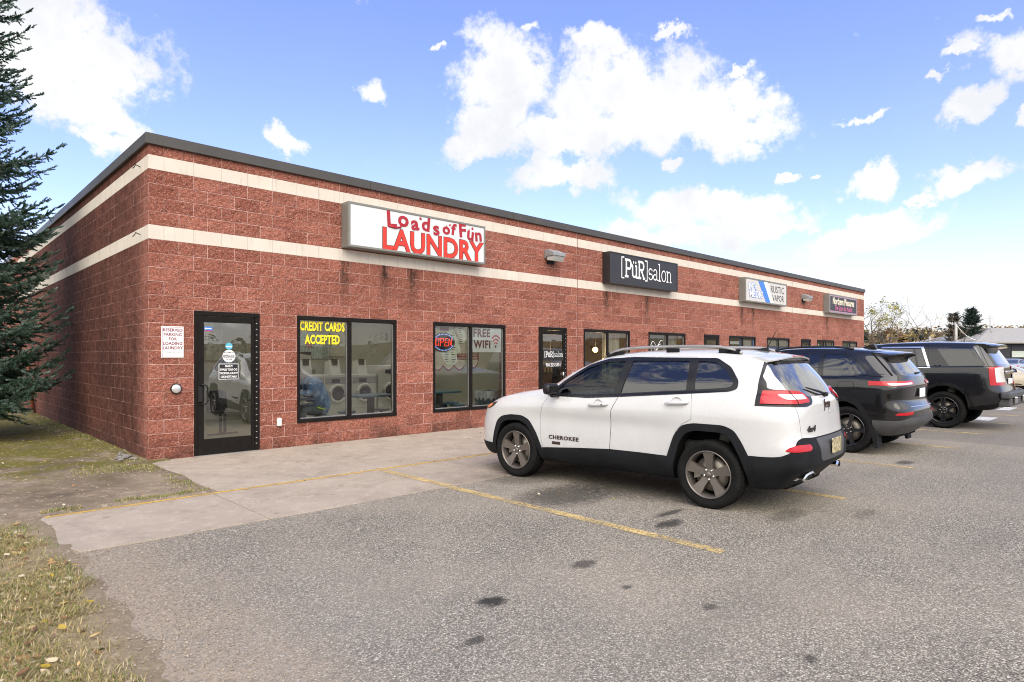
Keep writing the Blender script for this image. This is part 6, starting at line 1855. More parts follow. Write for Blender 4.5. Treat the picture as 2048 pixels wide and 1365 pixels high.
def pathl():
    return (rnd.uniform(-7, -.05), rnd.uniform(-2.7, 9)) if rnd.random() < .7 else (-abs(rnd.gauss(.1, .2)) - .03, rnd.uniform(-1, 10))
leaf_mesh('path_leaves', 1500, pathl, (.015, .045), autumn + [(.6, .55, .42)] * 3)
def pavl():
    r = rnd.random()
    if r < .45: return rnd.uniform(.2, 9), rnd.uniform(-2.7, -.1)
    if r < .7: return rnd.uniform(.2, 9), -2.86 - abs(rnd.gauss(0, .03))
    return rnd.gauss(2.75, .35), rnd.gauss(-5.6, .25)
leaf_mesh('pavement_leaves', 75, pavl, (.02, .055), autumn)
# a few pale rubble pieces by the wall corner
mb = MB()
for k in range(16):
    x, y = -.12 - abs(rnd.gauss(0, .10)), rnd.uniform(.15, 1.0); s = rnd.uniform(.02, .05)
    mb.bbox(-s, s, -s * .8, s * .8, -s * .4, s * .5, s * .35, M=Matrix.Translation((x, y, .055)) @ Matrix.Rotation(rnd.uniform(0, 3), 4, 'Z') @ Matrix.Rotation(rnd.uniform(-.4, .4), 4, 'X'), seg=1)
tag(mb.build('rubble', plain('rubble', (.20, .19, .175), .9, var=.4, scale=30)), kind='stuff')

# loose stones along the broken edge of the lot
V, F = [], []
for k in range(2600):
    y = rnd.uniform(-9, -4.2); x = -1.52 + .10 * fb(0, y, 1.1, 3) + rnd.gauss(.04, .14)
    s = rnd.uniform(.003, .011); z = max(0, soil_h(x, y)) + s * .3
    b = len(V); a = rnd.uniform(0, 6)
    for u, v, w in ((1, 0, 0), (0, 1, 0), (-1, 0, 0), (0, -1, 0), (0, 0, .8), (0, 0, -.8)):
        j = rnd.uniform(.7, 1.2)
        V.append((x + s * j * (u * math.cos(a) - v * math.sin(a)), y + s * j * (u * math.sin(a) + v * math.cos(a)), z + s * w * j))
    F += [(b, b + 1, b + 4), (b + 1, b + 2, b + 4), (b + 2, b + 3, b + 4), (b + 3, b, b + 4), (b + 1, b, b + 5), (b + 2, b + 1, b + 5), (b + 3, b + 2, b + 5), (b, b + 3, b + 5)]
tag(mesh_obj('loose_gravel', V, F, plain('edge_gravel', (.26, .22, .18), .9, var=.5, scale=60)), kind='stuff')
# ---------------------------------------------------------------- trees
def needle_mat():
    g = G('spruce_needles')
    c = g.n('VertexColor', layer_name='tint')
    d = g.pbsdf(c, .55, 0, .35)
    t = g.n('BsdfTranslucent', {'Color': c})
    return g.done(g.n('MixShader', {0: .32, 1: d, 2: t}))
NEEDLE = needle_mat()

def sprig(nn, ln, nl, rs, nw=.0026):
    """template twig along +X with needles all round; returns triangles (k,3,3)"""
    T = []
    for i in range(nn):
        u = rs.uniform(.02, 1.0)
        a = rs.uniform(0, 2 * math.pi)
        base = np.array([u * ln, 0, 0])
        fwd = rs.uniform(.45, .95)
        rad = math.sqrt(max(0, 1 - fwd * fwd))
        up = rs.uniform(0, .35)
        d = np.array([fwd, rad * math.cos(a), rad * math.sin(a) + up]); d /= np.linalg.norm(d)
        L = nl * rs.uniform(.7, 1.15) * (1 - .25 * u)
        s = np.cross(d, rs.normal(size=3)); s /= np.linalg.norm(s)
        w = nw
        T.append([base - s * w, base + s * w, base + d * L])
    # stem
    for a in (0, 2.1, 4.2):
        o = np.array([0, math.cos(a), math.sin(a)]) * .004; o2 = np.array([0, math.cos(a + 2.1), math.sin(a + 2.1)]) * .004
        T.append([o, o2, np.array([ln, 0, 0])])
    return np.array(T)

def frame(d, up=(0, 0, 1)):
    d = d / np.linalg.norm(d)
    s = np.cross(np.array(up, float), d)
    if np.linalg.norm(s) < 1e-3: s = np.array([0, 1., 0])
    s /= np.linalg.norm(s)
    return np.stack([d, s, np.cross(d, s)], 1)

def spruce(name, root, height, r0, label, extra=(), z0=.5, dens=1.0, needles=46, ln=.20, nl=.030, seed=3, zmax=None, nw=.0026, cat='tree', group=None, cols=None, step=.42, per=7, twig=1.0):
    rs = np.random.RandomState(seed)
    rt = empty(name, root, 0, label, cat, group)
    temps = [sprig(needles, ln * k, nl, rs, nw) for k in (.8, 1.0, 1.2)]
    tris, tint, bark = [], [], MB()
    bark_pts = [(0, 0, -.1), (0, 0, height * .4), (0, 0, height)]
    tr = MB(); tr.tube([(0, 0, -.1), (.02, 0, height * .3), (0, .02, height * .65), (0, 0, height)], [.022 * height, .017 * height, .009 * height, .01], 10)
    tr.build('trunk', M['bark'], rt)
    cols = cols or [(.030, .065, .045), (.040, .080, .058), (.055, .100, .075), (.025, .055, .035)]
    def put(base, d, sc):
        t = temps[rs.randint(3)] * sc
        Rm = frame(d)
        tris.append((t.reshape(-1, 3) @ Rm.T + base).reshape(-1, 3, 3))
        c = np.array(cols[rs.randint(len(cols))]) * rs.uniform(.75, 1.25)
        tint.append(np.tile(c, (len(t), 1)))
    def branch(z, ang, L, droop, tip_up, fulln=1.0):
        d0 = np.array([math.cos(ang), math.sin(ang), 0])
        n = max(4, int(L / .16))
        P = []
        for i in range(n + 1):
            u = i / n
            P.append(np.array([0, 0, z]) + d0 * L * u + np.array([0, 0, -droop * L * (u * (1.6 - u)) + tip_up * L * u ** 3]))
        bark.tube(P, [max(.005, .012 * L * (1 - i / n * .85)) for i in range(n + 1)], 5, cap=False)
        side = np.array([-d0[1], d0[0], 0])
        for i in range(1, n + 1):
            u = i / n
            t = P[i] - P[i - 1]; t /= np.linalg.norm(t)
            if u < .22: continue
            put(P[i - 1], t, 1.0)
            # side shoots in the plane of the bough, with drooping twiglets
            SL = L * (.10 + .42 * (1 - u) * min(1, u * 2.2)) * rs.uniform(.7, 1.1)
            for sg in (-1, 1):
                if rs.rand() > dens: continue
                sd = t * .75 + side * sg * rs.uniform(.55, .95) + np.array([0, 0, rs.uniform(-.35, .12)])
                sd /= np.linalg.norm(sd)
                m = max(1, int(SL / (.14 * twig)))
                q = P[i - 1].copy()
                for k in range(m):
                    put(q, sd, .95)
                    if k < m:
                        for s2 in (-1, 1):
                            if rs.rand() < .70 * dens:
                                e = sd * .7 + np.cross(sd, [0, 0, 1]) * s2 * .7 + np.array([0, 0, rs.uniform(-.55, .15)])
                                put(q, e, rs.uniform(.6, .95))
                    q = q + sd * .14 * twig; sd = sd + np.array([0, 0, -.05]); sd /= np.linalg.norm(sd)
            if rs.rand() < .5 * dens:
                put(P[i - 1], t * .5 + np.array([0, 0, -.9]) + side * rs.uniform(-.4, .4), .8)
            if rs.rand() < .45 * dens:
                put(P[i - 1], t * .8 + np.array([0, 0, .5]) + side * rs.uniform(-.4, .4), .75)
        for k in range(3):
            put(P[-1], t + side * rs.uniform(-.45, .45) + np.array([0, 0, rs.uniform(-.1, .3)]), .9)
    z = z0
    top = zmax or height
    while z < top - .25:
        L = r0 * (1 - z / height) ** .75 * rs.uniform(.8, 1.08)
        L = max(.18, L)
        for k in range(per):
            branch(z + rs.uniform(-.2, .2), 2 * math.pi * (k + rs.rand() * .6) / per + z * 2.4, L * rs.uniform(.72, 1.1), rs.uniform(.06, .22), rs.uniform(.14, .30))
        z += step * rs.uniform(.8, 1.2)
    for (z, ang, L, dr, tu) in extra: branch(z, ang, L, dr, tu)
    bark.build('boughs', M['bark'], rt, fixn=False)
    A = np.concatenate(tris); Cc = np.concatenate(tint)
    n = len(A)
    me = bpy.data.meshes.new('needles')
    me.vertices.add(n * 3); me.vertices.foreach_set('co', A.reshape(-1))
    me.loops.add(n * 3); me.loops.foreach_set('vertex_index', np.arange(n * 3, dtype=np.int32))
    me.polygons.add(n); me.polygons.foreach_set('loop_start', np.arange(0, n * 3, 3, dtype=np.int32))
    me.update(calc_edges=True)
    at = me.color_attributes.new('tint', 'FLOAT_COLOR', 'POINT')
    c4 = np.ones((n * 3, 4)); c4[:, :3] = np.repeat(Cc, 3, axis=0)
    at.data.foreach_set('color', c4.reshape(-1))
    me.materials.append(NEEDLE)
    o = bpy.data.objects.new('needles', me); link(o, rt)
    print(name, 'tris', n)
    return rt

# the big blue spruce by the side wall
TB = Vector((-1.95, 5.35, 0))
ex = []
for (px, py, d) in ((132, 300, 11.8), (70, 62, 11.6), (50, 180, 11.6), (52, 250, 11.5), (118, 470, 11.9), (112, 545, 11.6), (112, 590, 11.5), (104, 690, 11.3), (98, 738, 11.0), (72, 790, 10.9), (60, 420, 11.2), (90, 440, 11.6), (80, 640, 11.3), (104, 515, 11.9)):
    p = sight(px, py, d) - TB
    L = math.hypot(p.x, p.y) - .18; ang = math.atan2(p.y, p.x)
    dr, tu = .16, .20
    ex.append((p.z + L * (dr * .6 - tu), ang, L, dr, tu))
BLUE = [(.060, .120, .078), (.095, .165, .118), (.15, .225, .175), (.045, .090, .055), (.21, .285, .24)]
spruce('spruce_tree', TB, 13.5, 2.05, 'tall blue green spruce whose boughs reach in beside the dirty side wall', ex, z0=.75, needles=46, nl=.046, nw=.012, seed=5, zmax=9.8, cols=BLUE, per=15, dens=1.0, step=.36, twig=.85)

# bare street tree beyond the far end, with a few yellow leaves left
def bare_tree(name, loc, height, spread, label, seed, leaves=0, lcols=None, multi=1, lean=(0, 0), depth=6):
    rs = random.Random(seed)
    rt = empty(name, loc, 0, label, 'tree')
    mb = MB(); tips = []
    def grow_b(p, d, L, r, lev):
        pts = [p]; q = p.copy(); dd = d.copy()
        n = 4
        for i in range(n):
            dd = (dd + Vector((rs.gauss(0, .13), rs.gauss(0, .13), rs.gauss(.02, .08)))).normalized()
            q = q + dd * L / n; pts.append(q.copy())
        mb.tube(pts, [r * (1 - .45 * i / n) for i in range(n + 1)], 5 if lev > 2 else 7, cap=False)
        if lev >= depth: tips.append(q); return
        for k in range(rs.choice((2, 3)) if lev < 3 else rs.choice((2, 2, 3))):
            a = rs.uniform(0, 6.28); sp = rs.uniform(.35, .85)
            ax = dd.orthogonal().normalized(); ax.rotate(Matrix.Rotation(a, 3, dd))
            nd = (dd * math.cos(sp) + ax * math.sin(sp)); nd.z += .10; nd.normalize()
            st = pts[-1] if k == 0 else pts[rs.choice((2, 3, 4))]
            grow_b(st.copy(), nd, L * rs.uniform(.62, .85), r * .52, lev + 1)
            if lev > 2: tips.append(st.copy())
    for k in range(multi):
        d = Vector((lean[0] + (rs.uniform(-.6, .6) if multi > 1 else 0), lean[1] + (rs.uniform(-.6, .6) if multi > 1 else 0), 1)).normalized()
        grow_b(Vector((0, 0, -.1)), d, height * .30, height * .022, 0)
    mb.build('trunk', M['bark'], rt, fixn=False)
    if leaves:
        V, F, C = [], [], []
        tips.sort(key=lambda t: -t.z)
        pool = tips[:max(4, len(tips) // 2)]
        seeds_ = [rs.choice(pool) for _ in range(max(6, leaves // 40))]
        for k in range(leaves):
            t = rs.choice(seeds_) if rs.random() < .75 else rs.choice(tips)
            c = t + Vector((rs.gauss(0, .16), rs.gauss(0, .16), rs.gauss(0, .13)))
            s = rs.uniform(.05, .10)
            Q = Matrix.Rotation(rs.uniform(0, 6), 4, 'Z') @ Matrix.Rotation(rs.uniform(-1.3, 1.3), 4, 'X')
            b = len(V)
            for u, v in ((-1, 0), (0, .55), (1, 0), (0, -.55)): V.append(tuple(c + Q @ Vector((u * s, v * s, 0))))
            F.append((b, b + 1, b + 2, b + 3))
            cc = rs.choice(lcols); j = rs.uniform(.7, 1.25)
            C += [(cc[0] * j, cc[1] * j, cc[2] * j, 1)] * 4
        o = mesh_obj('crown', V, F, LEAF, rt)
        at = o.data.color_attributes.new('tint', 'FLOAT_COLOR', 'POINT')
        at.data.foreach_set('color', [q for c in C for q in c])
    return rt
YEL = [(.40, .36, .07), (.30, .30, .07), (.20, .22, .05), (.48, .38, .08)]
p = sight(1772, 713, 46); bare_tree('street_tree', (p.x, p.y, 0), 6.6, 3, 'nearly bare spreading tree with yellow leaf clusters past the red building', 21, 650, YEL, 3, (.35, -.4))
p = sight(1745, 713, 50); bare_tree('street_tree', (p.x, p.y, 0), 6.8, 3, 'taller bare tree half hidden by the far building corner', 8, 260, YEL, 2)
p = sight(1893, 713, 62); bare_tree('slender_tree', (p.x, p.y, 0), 6.2, 2, 'thin bare upright tree left of the dark narrow spruce', 33, 0, None, 1)
DK = [(.035, .045, .030), (.05, .055, .038), (.07, .06, .04)]
p = sight(1908, 713, 64); spruce('spruce_tree', (p.x, p.y, 0), 6.0, 1.5, 'narrow brownish spruce left of the full green spruce', seed=9, needles=22, ln=.42, nl=.12, nw=.02, z0=.6, step=.5, per=6, cols=DK, twig=2.2)
p = sight(1943, 713, 64); spruce('spruce_tree', (p.x, p.y, 0), 6.4, 2.3, 'full dark green spruce beside the charcoal building', seed=12, needles=24, ln=.42, nl=.13, nw=.022, z0=.5, step=.42, per=8, cols=[(.030, .055, .040), (.045, .075, .058), (.025, .045, .03)], twig=2.0)

# far hills and their woods
hv, hf = [], []
na, nr = 220, 6
for i in range(na):
    a = 2 * math.pi * i / na
    ridge = 10.0 + 3.5 * fb(math.cos(a) * 3, math.sin(a) * 3, 1.3, 4)
    for r, k in ((150, 0.0), (210, .30), (280, .75), (340, 1.0), (420, .9), (560, .0)):
        hv.append((14 + r * math.cos(a), 5 + r * math.sin(a), -.4 + ridge * k))
for i in range(na):
    for j in range(nr - 1):
        hf.append((i * nr + j, i * nr + j + 1, ((i + 1) % na) * nr + j + 1, ((i + 1) % na) * nr + j))
g = G('wooded_hill'); nz = g.noise(g.pos(), .12, 6, .7)
hm = g.done(g.pbsdf(g.ramp(nz, [(.3, (.10, .085, .045)), (.5, (.16, .12, .06)), (.7, (.22, .16, .07))]), .95, 0, .1))
tag(mesh_obj('hills', hv, hf, hm, None, True), kind='structure')
V, F, C = [], [], []
wood = [(.17, .13, .085), (.22, .16, .10), (.27, .16, .055), (.34, .21, .06), (.13, .115, .075), (.055, .070, .045), (.04, .055, .04), (.24, .19, .13), (.30, .24, .10)]
for k in range(2600):
    if k < 1900:
        th = rnd.uniform(-.40, .30)                       # the quarter of the horizon beyond the lot
        d = rnd.uniform(95, 330) if k > 500 else rnd.uniform(78, 130)
        px = 1024 + 1269 * math.tan(.68 + th * .6)
        p = CAM + FWD * d + RGT * (px - 1024) / 1269 * d
    else:
        a = rnd.uniform(0, 6.283); d = rnd.uniform(120, 330); p = Vector((14 + d * math.cos(a), 5 + d * math.sin(a), 0))
    r = math.hypot(p.x - 14, p.y - 5)
    hz = np.interp(r, [150, 210, 280, 340, 420], [0, .30, .75, 1.0, .9]) * 10
    con = rnd.random() < .16
    H = rnd.uniform(3.0, 6.0) if d > 100 else rnd.uniform(2.2, 4.2)
    w = H * (.20 if con else rnd.uniform(.32, .5))
    c = rnd.choice(wood[5:7]) if con else rnd.choice(wood[:5] + wood[7:])
    nq = 46 if d < 140 else 24
    for q in range(nq):
        u = rnd.random()
        ww = w * (1 - u) if con else w * math.sqrt(max(0, 1 - (2 * u - 1) ** 2)) * rnd.uniform(.5, 1)
        a = rnd.uniform(0, 6.283)
        o3 = Vector((p.x + ww * math.cos(a), p.y + ww * math.sin(a), hz + H * (.12 + .88 * u)))
        s = H * rnd.uniform(.05, .12)
        Q = Matrix.Rotation(rnd.uniform(0, 6), 4, 'Z') @ Matrix.Rotation(rnd.uniform(-1.4, 1.4), 4, 'X')
        b = len(V)
        for uu, vv in ((-1, -.2), (.1, .7), (1, .1), (-.1, -.8)): V.append(tuple(o3 + Q @ Vector((uu * s, vv * s, 0))))
        F.append((b, b + 1, b + 2, b + 3))
        j = rnd.uniform(.7, 1.3)
        C += [(c[0] * j, c[1] * j, c[2] * j, 1)] * 4
o = mesh_obj('far_woods', V, F, LEAF)
at = o.data.color_attributes.new('tint', 'FLOAT_COLOR', 'POINT')
at.data.foreach_set('color', [q for c in C for q in c])
tag(o, kind='stuff')

# charcoal building with its hipped grey roof, poles and service cable
q = sight(1955, 713, 60)
bl = empty('dark_building', (q.x, q.y, 0), math.atan2(RGT.y, RGT.x), 'charcoal building with hipped grey roof beyond the parked trucks', 'building')
charc = plain('charcoal_cladding', (.018, .022, .030), .6, var=.2, scale=1)
MB().box(0, 16, 0, 10, -.1, 2.75).build('wall', charc, bl)
g = MB()
for k in range(1, 7): g.box(k * 1.6 - .015, k * 1.6 + .015, -.02, -.001, 0, 2.7)
g.build('panel_joint', M['black'], bl)
rf = MB(); e = .55
rf.add([(-e, -e, 2.75), (16 + e, -e, 2.75), (16 + e, 10 + e, 2.75), (-e, 10 + e, 2.75), (5, 5, 4.45), (11, 5, 4.45), (-e, -e, 2.9), (16 + e, -e, 2.9), (16 + e, 10 + e, 2.9), (-e, 10 + e, 2.9)],
       [(3, 2, 1, 0), (0, 1, 7, 6), (1, 2, 8, 7), (2, 3, 9, 8), (3, 0, 6, 9), (6, 7, 5, 4), (8, 9, 4, 5), (7, 8, 5), (9, 6, 4)])
rf.build('roof', plain('grey_shingles', (.30, .29, .275), .85, var=.12, scale=4), bl)
wf = MB()
for a in ((3.15, 6.1, .95, 1.02), (3.15, 6.1, 2.05, 2.12), (3.15, 3.22, 1.02, 2.05), (6.03, 6.1, 1.02, 2.05), (4.6, 4.67, 1.02, 2.05)): wf.box(a[0], a[1], -.05, -.001, a[2], a[3])
wf = wf.build('window', M['sign_dark'], bl)
MB().box(3.22, 6.03, -.03, -.02, 1.45, 2.05).build('blind', plain('pale_blind', (.45, .50, .46), .6), wf)
MB().box(3.22, 6.03, -.028, -.018, 1.02, 1.45).build('pane', GLOSSB, wf)
an = MB(); an.tube([(4.2, 4.0, 4.0), (4.2, 4.0, 5.7)], .03, 6)
for zz, l in ((5.6, .5), (5.35, .7), (5.1, .6)): an.tube([(4.2 - l / 2, 4.0, zz), (4.2 + l / 2, 4.0, zz)], .015, 5)
an.tube([(4.2, 4, 4.6), (3.5, 4, 4.75)], .03, 5)
an.build('aerial', M['machine_grey'], bl)
def pole(px, d, h, label, arm=False):
    p = sight(px, 713, d)
    t = empty('utility_pole', (p.x, p.y, 0), 0, label, 'utility pole')
    MB().tube([(0, 0, -.1), (0, 0, h)], [.15, .11], 8).build('post', plain('weathered_pole', (.42, .40, .37), .8), t)
    if arm: MB().box(-.7, .7, -.05, .05, h - .5, h - .38).build('cross_arm', M['bark'], t)
    return p
pole(1860, 66, 3.6, 'short grey pole showing above the black truck roof')
pp = pole(1912, 60, 4.6, 'pale pole carrying the white cable to the charcoal building')
pole(1893, 90, 4.0, 'thin distant pole among the bare trees')
a, b = Vector((pp.x, pp.y, 4.55)), sight(1966, 679, 61)
cb = []
for i in range(21):
    u = i / 20; v = a.lerp(b, u); v.z -= 1.0 * 4 * u * (1 - u) * .55; cb.append(v)
tag(MB().tube(cb, .035, 6).build('service_cable', M['ink_white']), 'white service cable sagging from pale pole to charcoal building', 'cable')
# ---------------------------------------------------------------- things inside the laundry and salon
def washer(x, label, tall=False, y=3.2, w=.69):
    t = empty('washing_machine', (x, y, .012), 0, label, 'washing machine', 'front loaders along the laundry back wall')
    h = 1.30 if tall else 1.10
    MB().bbox(-w / 2 + .005, w / 2 - .005, 0, .78, 0, h, .012).build('cabinet', M['machine'], t)
    MB().box(-w / 2 + .03, w / 2 - .03, -.006, -.001, h - .22, h - .06).build('control_panel', M['machine_grey'] if not tall else M['machine'], t)
    MB().box(-.15, .05, -.010, -.0065, h - .19, h - .10).build('display', M['black'], t)
    cz = .66
    MB().lathe([(-.001, .225), (-.045, .225), (-.06, .205), (-.05, .165), (-.02, .160)], 40, 'y', c=(0, 0, cz)).build('door_ring', M['machine'], t)
    MB().lathe([(-.020, .163), (-.045, .12), (-.055, .06), (-.058, .0)], 32, 'y', c=(0, 0, cz)).build('door_glass', GLOSSB, t)
    MB().bbox(-.25, -.20, -.07, -.03, cz - .06, cz + .06, .008).build('handle', M['machine_grey'], t)
    MB().box(-w / 2 + .01, w / 2 - .01, -.003, -.0005, .30, .306).build('kick_seam', M['machine_grey'], t)
    if not tall:
        MB().prism([(0.02, h + .001), (.34, h + .001), (.30, h + .30), (.12, h + .34)], -.16, .10, 'x').build('payment_tower', M['machine'], t)
        MB().bbox(-.10, .04, .06, .12, h + .22, h + .37, .01).build('card_reader', M['black'], t)
    else:
        MB().box(-.05, .25, -.012, -.0065, h - .20, h - .08).build('display', M['black'], t)
    return t
for k, lab in enumerate(('front loading washer behind the seated person', 'front loading washer left of the window mullion', 'front loading washer right of the window mullion')):
    washer(4.04 + .71 * k, lab)
washer(4.04 + .71 * 3 + .02, 'taller front loading washer at the right of the row', True)
washer(3.33, 'front loading washer at the left end of the row')
def poster(x, z, w, h, m, label, rot=0, y=4.57, pat=None):
    t = empty('wall_poster', (x, y, z), 0, label, 'poster')
    Rm = Matrix.Rotation(R(rot), 4, 'Y')
    MB().box(-w / 2, w / 2, -.006, -.001, -h / 2, h / 2, M=Rm).build('sheet', m, t)
    if pat:
        mb = MB()
        for k in range(4):
            mb.add([tuple(Rm @ Matrix.Rotation(R(45 * k), 4, 'Y') @ Vector(v)) for v in ((-.17, -.008, 0), (0, -.008 - .0003 * k, .035), (.17, -.008, 0), (0, -.008 - .0003 * k, -.035))], [(0, 1, 2, 3)])
        mb.build('star_motif', pat, t, fixn=False)
    return t
quilt = plain('quilt_print', (.30, .36, .32), .8, var=.5, scale=22)
poster(4.72, 1.86, .62, .58, quilt, 'pale green quilt hanging with red star on laundry wall', 9, pat=M['ink_crimson'])
poster(5.0, 1.78, .42, .60, quilt, 'smaller pale quilt hanging beside the starred quilt', 0, y=4.575)
poster(5.55, 1.85, .55, .62, plain('beige_notice', (.42, .40, .30), .7), 'beige framed notice right of the wall pipe')
poster(4.60, 1.50, .35, .30, plain('grey_notice', (.40, .37, .33), .7), 'small notice with red script below the quilts')
poster(2.4, 1.8, .5, .7, plain('flyer_print', (.36, .36, .30), .7, var=.5, scale=9), 'white flyer on the wall seen through the glass door')
t = MB().tube([(5.2, 4.5, 0.1), (5.2, 4.5, 2.84)], .035, 8).build('wall_pipe', M['machine_grey']); tag(t, 'grey vertical pipe on the laundry back wall', 'pipe')

def dinette(x, y, m, label, w=1.1, d=.62, h=.77, cat='table'):
    t = empty('table', (x, y, .012), 0, label, cat)
    MB().bbox(-w / 2, w / 2, -d / 2, d / 2, h - .04, h, .015).build('table_top', m, t)
    MB().box(-.055, .055, -.05, .05, .02, h - .041).build('post', M['black'], t)
    MB().bbox(-.3, .3, -.05, .05, 0, .03, .008).bbox(-.05, .05, -.28, .28, 0.001, .031, .008).build('foot', M['black'], t)
    return t
def stool(x, y, m, label, h=.46, group=None):
    t = empty('stool', (x, y, .012), 0, label, 'stool', group)
    MB().lathe([(h - .045, .0), (h - .045, .16), (h - .03, .175), (h - .008, .175), (h, .16), (h, 0)], 28, 'z').build('seat', m, t)
    MB().tube([(0, 0, 0), (0, 0, h - .046)], .032, 10).lathe([(0, .17), (.02, .16), (.03, .04)], 24, 'z').build('leg', M['black'], t)
    return t
dinette(4.17, .8, M['blue_top'], 'blue grey table right of the mullion in the first laundry window', .9)
stool(4.55, 1.02, M['blue_top'], 'round blue grey stool at the right of the first laundry table')
stool(3.70, .92, M['blue_top'], 'round blue grey stool low beside the mullion')
dinette(2.35, .85, M['blue_top'], 'blue grey table under the seated person arms', 1.0)
dinette(5.92, .85, M['teal_top'], 'teal table at the left of the second laundry window', .78)
stool(6.40, .82, M['teal_top'], 'round teal stool under the second laundry window')
t = empty('bench', (6.18, 1.02, .012), 0, 'dark teal bench behind the round stool', 'bench')
MB().bbox(-.32, .32, -.15, .15, .46, .50, .012).build('seat', M['teal_top'], t)
MB().box(-.05, .05, -.05, .05, 0, .459).build('leg', M['black'], t)
t = empty('trash_bin', (7.18, .62, .012), 0, 'slate blue square trash bin with clear plastic liner', 'trash bin')
mb = MB(); mb.prism([(-.25, -.22), (.25, -.22), (.25, .22), (-.25, .22)], 0, .74, 'z'); mb.build('bin_body', plain('slate_bin', (.05, .085, .10), .5), t, bevel=.02)
lin = plain('plastic_liner', (.52, .55, .56), .25, var=.25, scale=14)
mb = MB()
for k in range(36):
    a0, a1 = k / 36 * 2 * math.pi, (k + 1) / 36 * 2 * math.pi
    def pt(a, z, e): 
        c, s = math.cos(a), math.sin(a); m = max(abs(c) / (.258 + e), abs(s) / (.228 + e)); return (c / m, s / m, z)
    zb = .56 + .05 * math.sin(k * 2.3); zb2 = .56 + .05 * math.sin((k + 1) * 2.3 if k < 35 else 0)
    mb.add([pt(a0, zb, .004), pt(a1, zb2, .004), pt(a1, .75, .0), pt(a0, .75, .0)], [(0, 1, 2, 3)])
mb.build('liner', lin, t, fixn=False)
# chair seen through the laundry door
t = empty('waiting_chair', (1.95, 2.6, .012), R(10), 'dark moulded waiting chair on a T stand behind the glass door', 'chair')
mb = MB()
mb.bbox(-.24, .24, -.22, .22, .43, .455, .012)
mb.bbox(-.24, .24, -.012, .012, 0, .40, .01, M=Matrix.Translation((-.0, .23, .46)) @ Matrix.Rotation(R(-12), 4, 'X'))
mb.build('seat', M['black'], t)
MB().box(-.06, -.02, -.02, .02, .03, .429).box(.03, .07, -.02, .02, .03, .429).bbox(-.30, .32, -.025, .025, 0, .03, .008).build('leg', M['black'], t)
t = empty('partition', (1.15, 1.30, .012), 0, 'pale partition end standing just behind the left of the glass door', 'partition')
MB().bbox(-.09, .05, -.05, .75, 0, 2.05, .008).build('panel', M['machine'], t)
MB().box(-.10, .06, -.06, .76, 0, .09).build('skirting', M['machine_grey'], t)

# salon
amber = emit('amber_bulb', (1.0, .62, .20), 9.0)
def globe(x, y, z, label):
    t = empty('globe_lamp', (x, y, z), 0, label, 'lamp')
    bm = bmesh.new(); bmesh.ops.create_uvsphere(bm, u_segments=20, v_segments=12, radius=.075)
    me = bpy.data.meshes.new('globe'); bm.to_mesh(me); bm.free(); me.materials.append(amber)
    me.polygons.foreach_set('use_smooth', [True] * len(me.polygons))
    link(bpy.data.objects.new('globe', me), t)
    MB().tube([(0, 0, .07), (0, 0, 2.84 - z)], .008, 6).build('cord', M['black'], t)
    L = bpy.data.lights.new('glow', 'POINT'); L.energy = 14; L.color = (1, .68, .28); L.shadow_soft_size = .09
    lo = bpy.data.objects.new('glow', L); lo.location = (0, -.12, 0); link(lo, t)
globe(9.95, 1.25, 1.62, 'glowing amber globe lamp seen through the salon door')
globe(11.86, 1.25, 1.73, 'glowing amber globe lamp seen through the left salon pane')
def salon_chair(x, y, label):
    t = empty('salon_chair', (x, y, .012), 0, label, 'chair')
    MB().bbox(-.27, .27, -.25, .25, .48, .60, .04).bbox(-.25, .25, .2, .30, .6, 1.2, .04).build('seat', M['black'], t)
    for s in (-1, 1): MB().bbox(s * .30 - .03, s * .30 + .03, -.2, .2, .70, .75, .015).box(s * .30 - .02, s * .30 + .02, .1, .14, .55, .70).build('armrest', M['black'], t)
    MB().tube([(0, 0, .02), (0, 0, .48)], .05, 10).lathe([(0, .28), (.02, .28), (.04, .06)], 24, 'z').build('leg', M['steel'], t)
salon_chair(9.9, 1.6, 'black salon chair behind the phone number on the salon door')
salon_chair(11.75, 1.9, 'black salon chair below the amber globe in the salon window')
t = empty('shelf_unit', (11.55, 2.9, .012), 0, 'shelf of bottles behind the salon window mullion', 'shelf')
MB().box(-.6, .6, 0, .3, 1.0, 1.03).box(-.6, .6, 0, .3, 1.4, 1.43).box(-.62, -.601, 0, .3, 0, 1.8).box(.601, .62, 0, .3, 0, 1.8).build('boards', M['sign_dark'], t)
for k in range(7):
    o = MB().lathe([(0, 0), (0, .035), (.14, .035), (.17, .012), (.20, .012), (.20, 0)], 12, 'z', c=(11.05 + .15 * k, 3.05, 1.043)).build('bottle', M['ink_cream'])
    tag(o, 'small pale bottle on the salon shelf', 'bottle', 'bottles on the salon shelf')

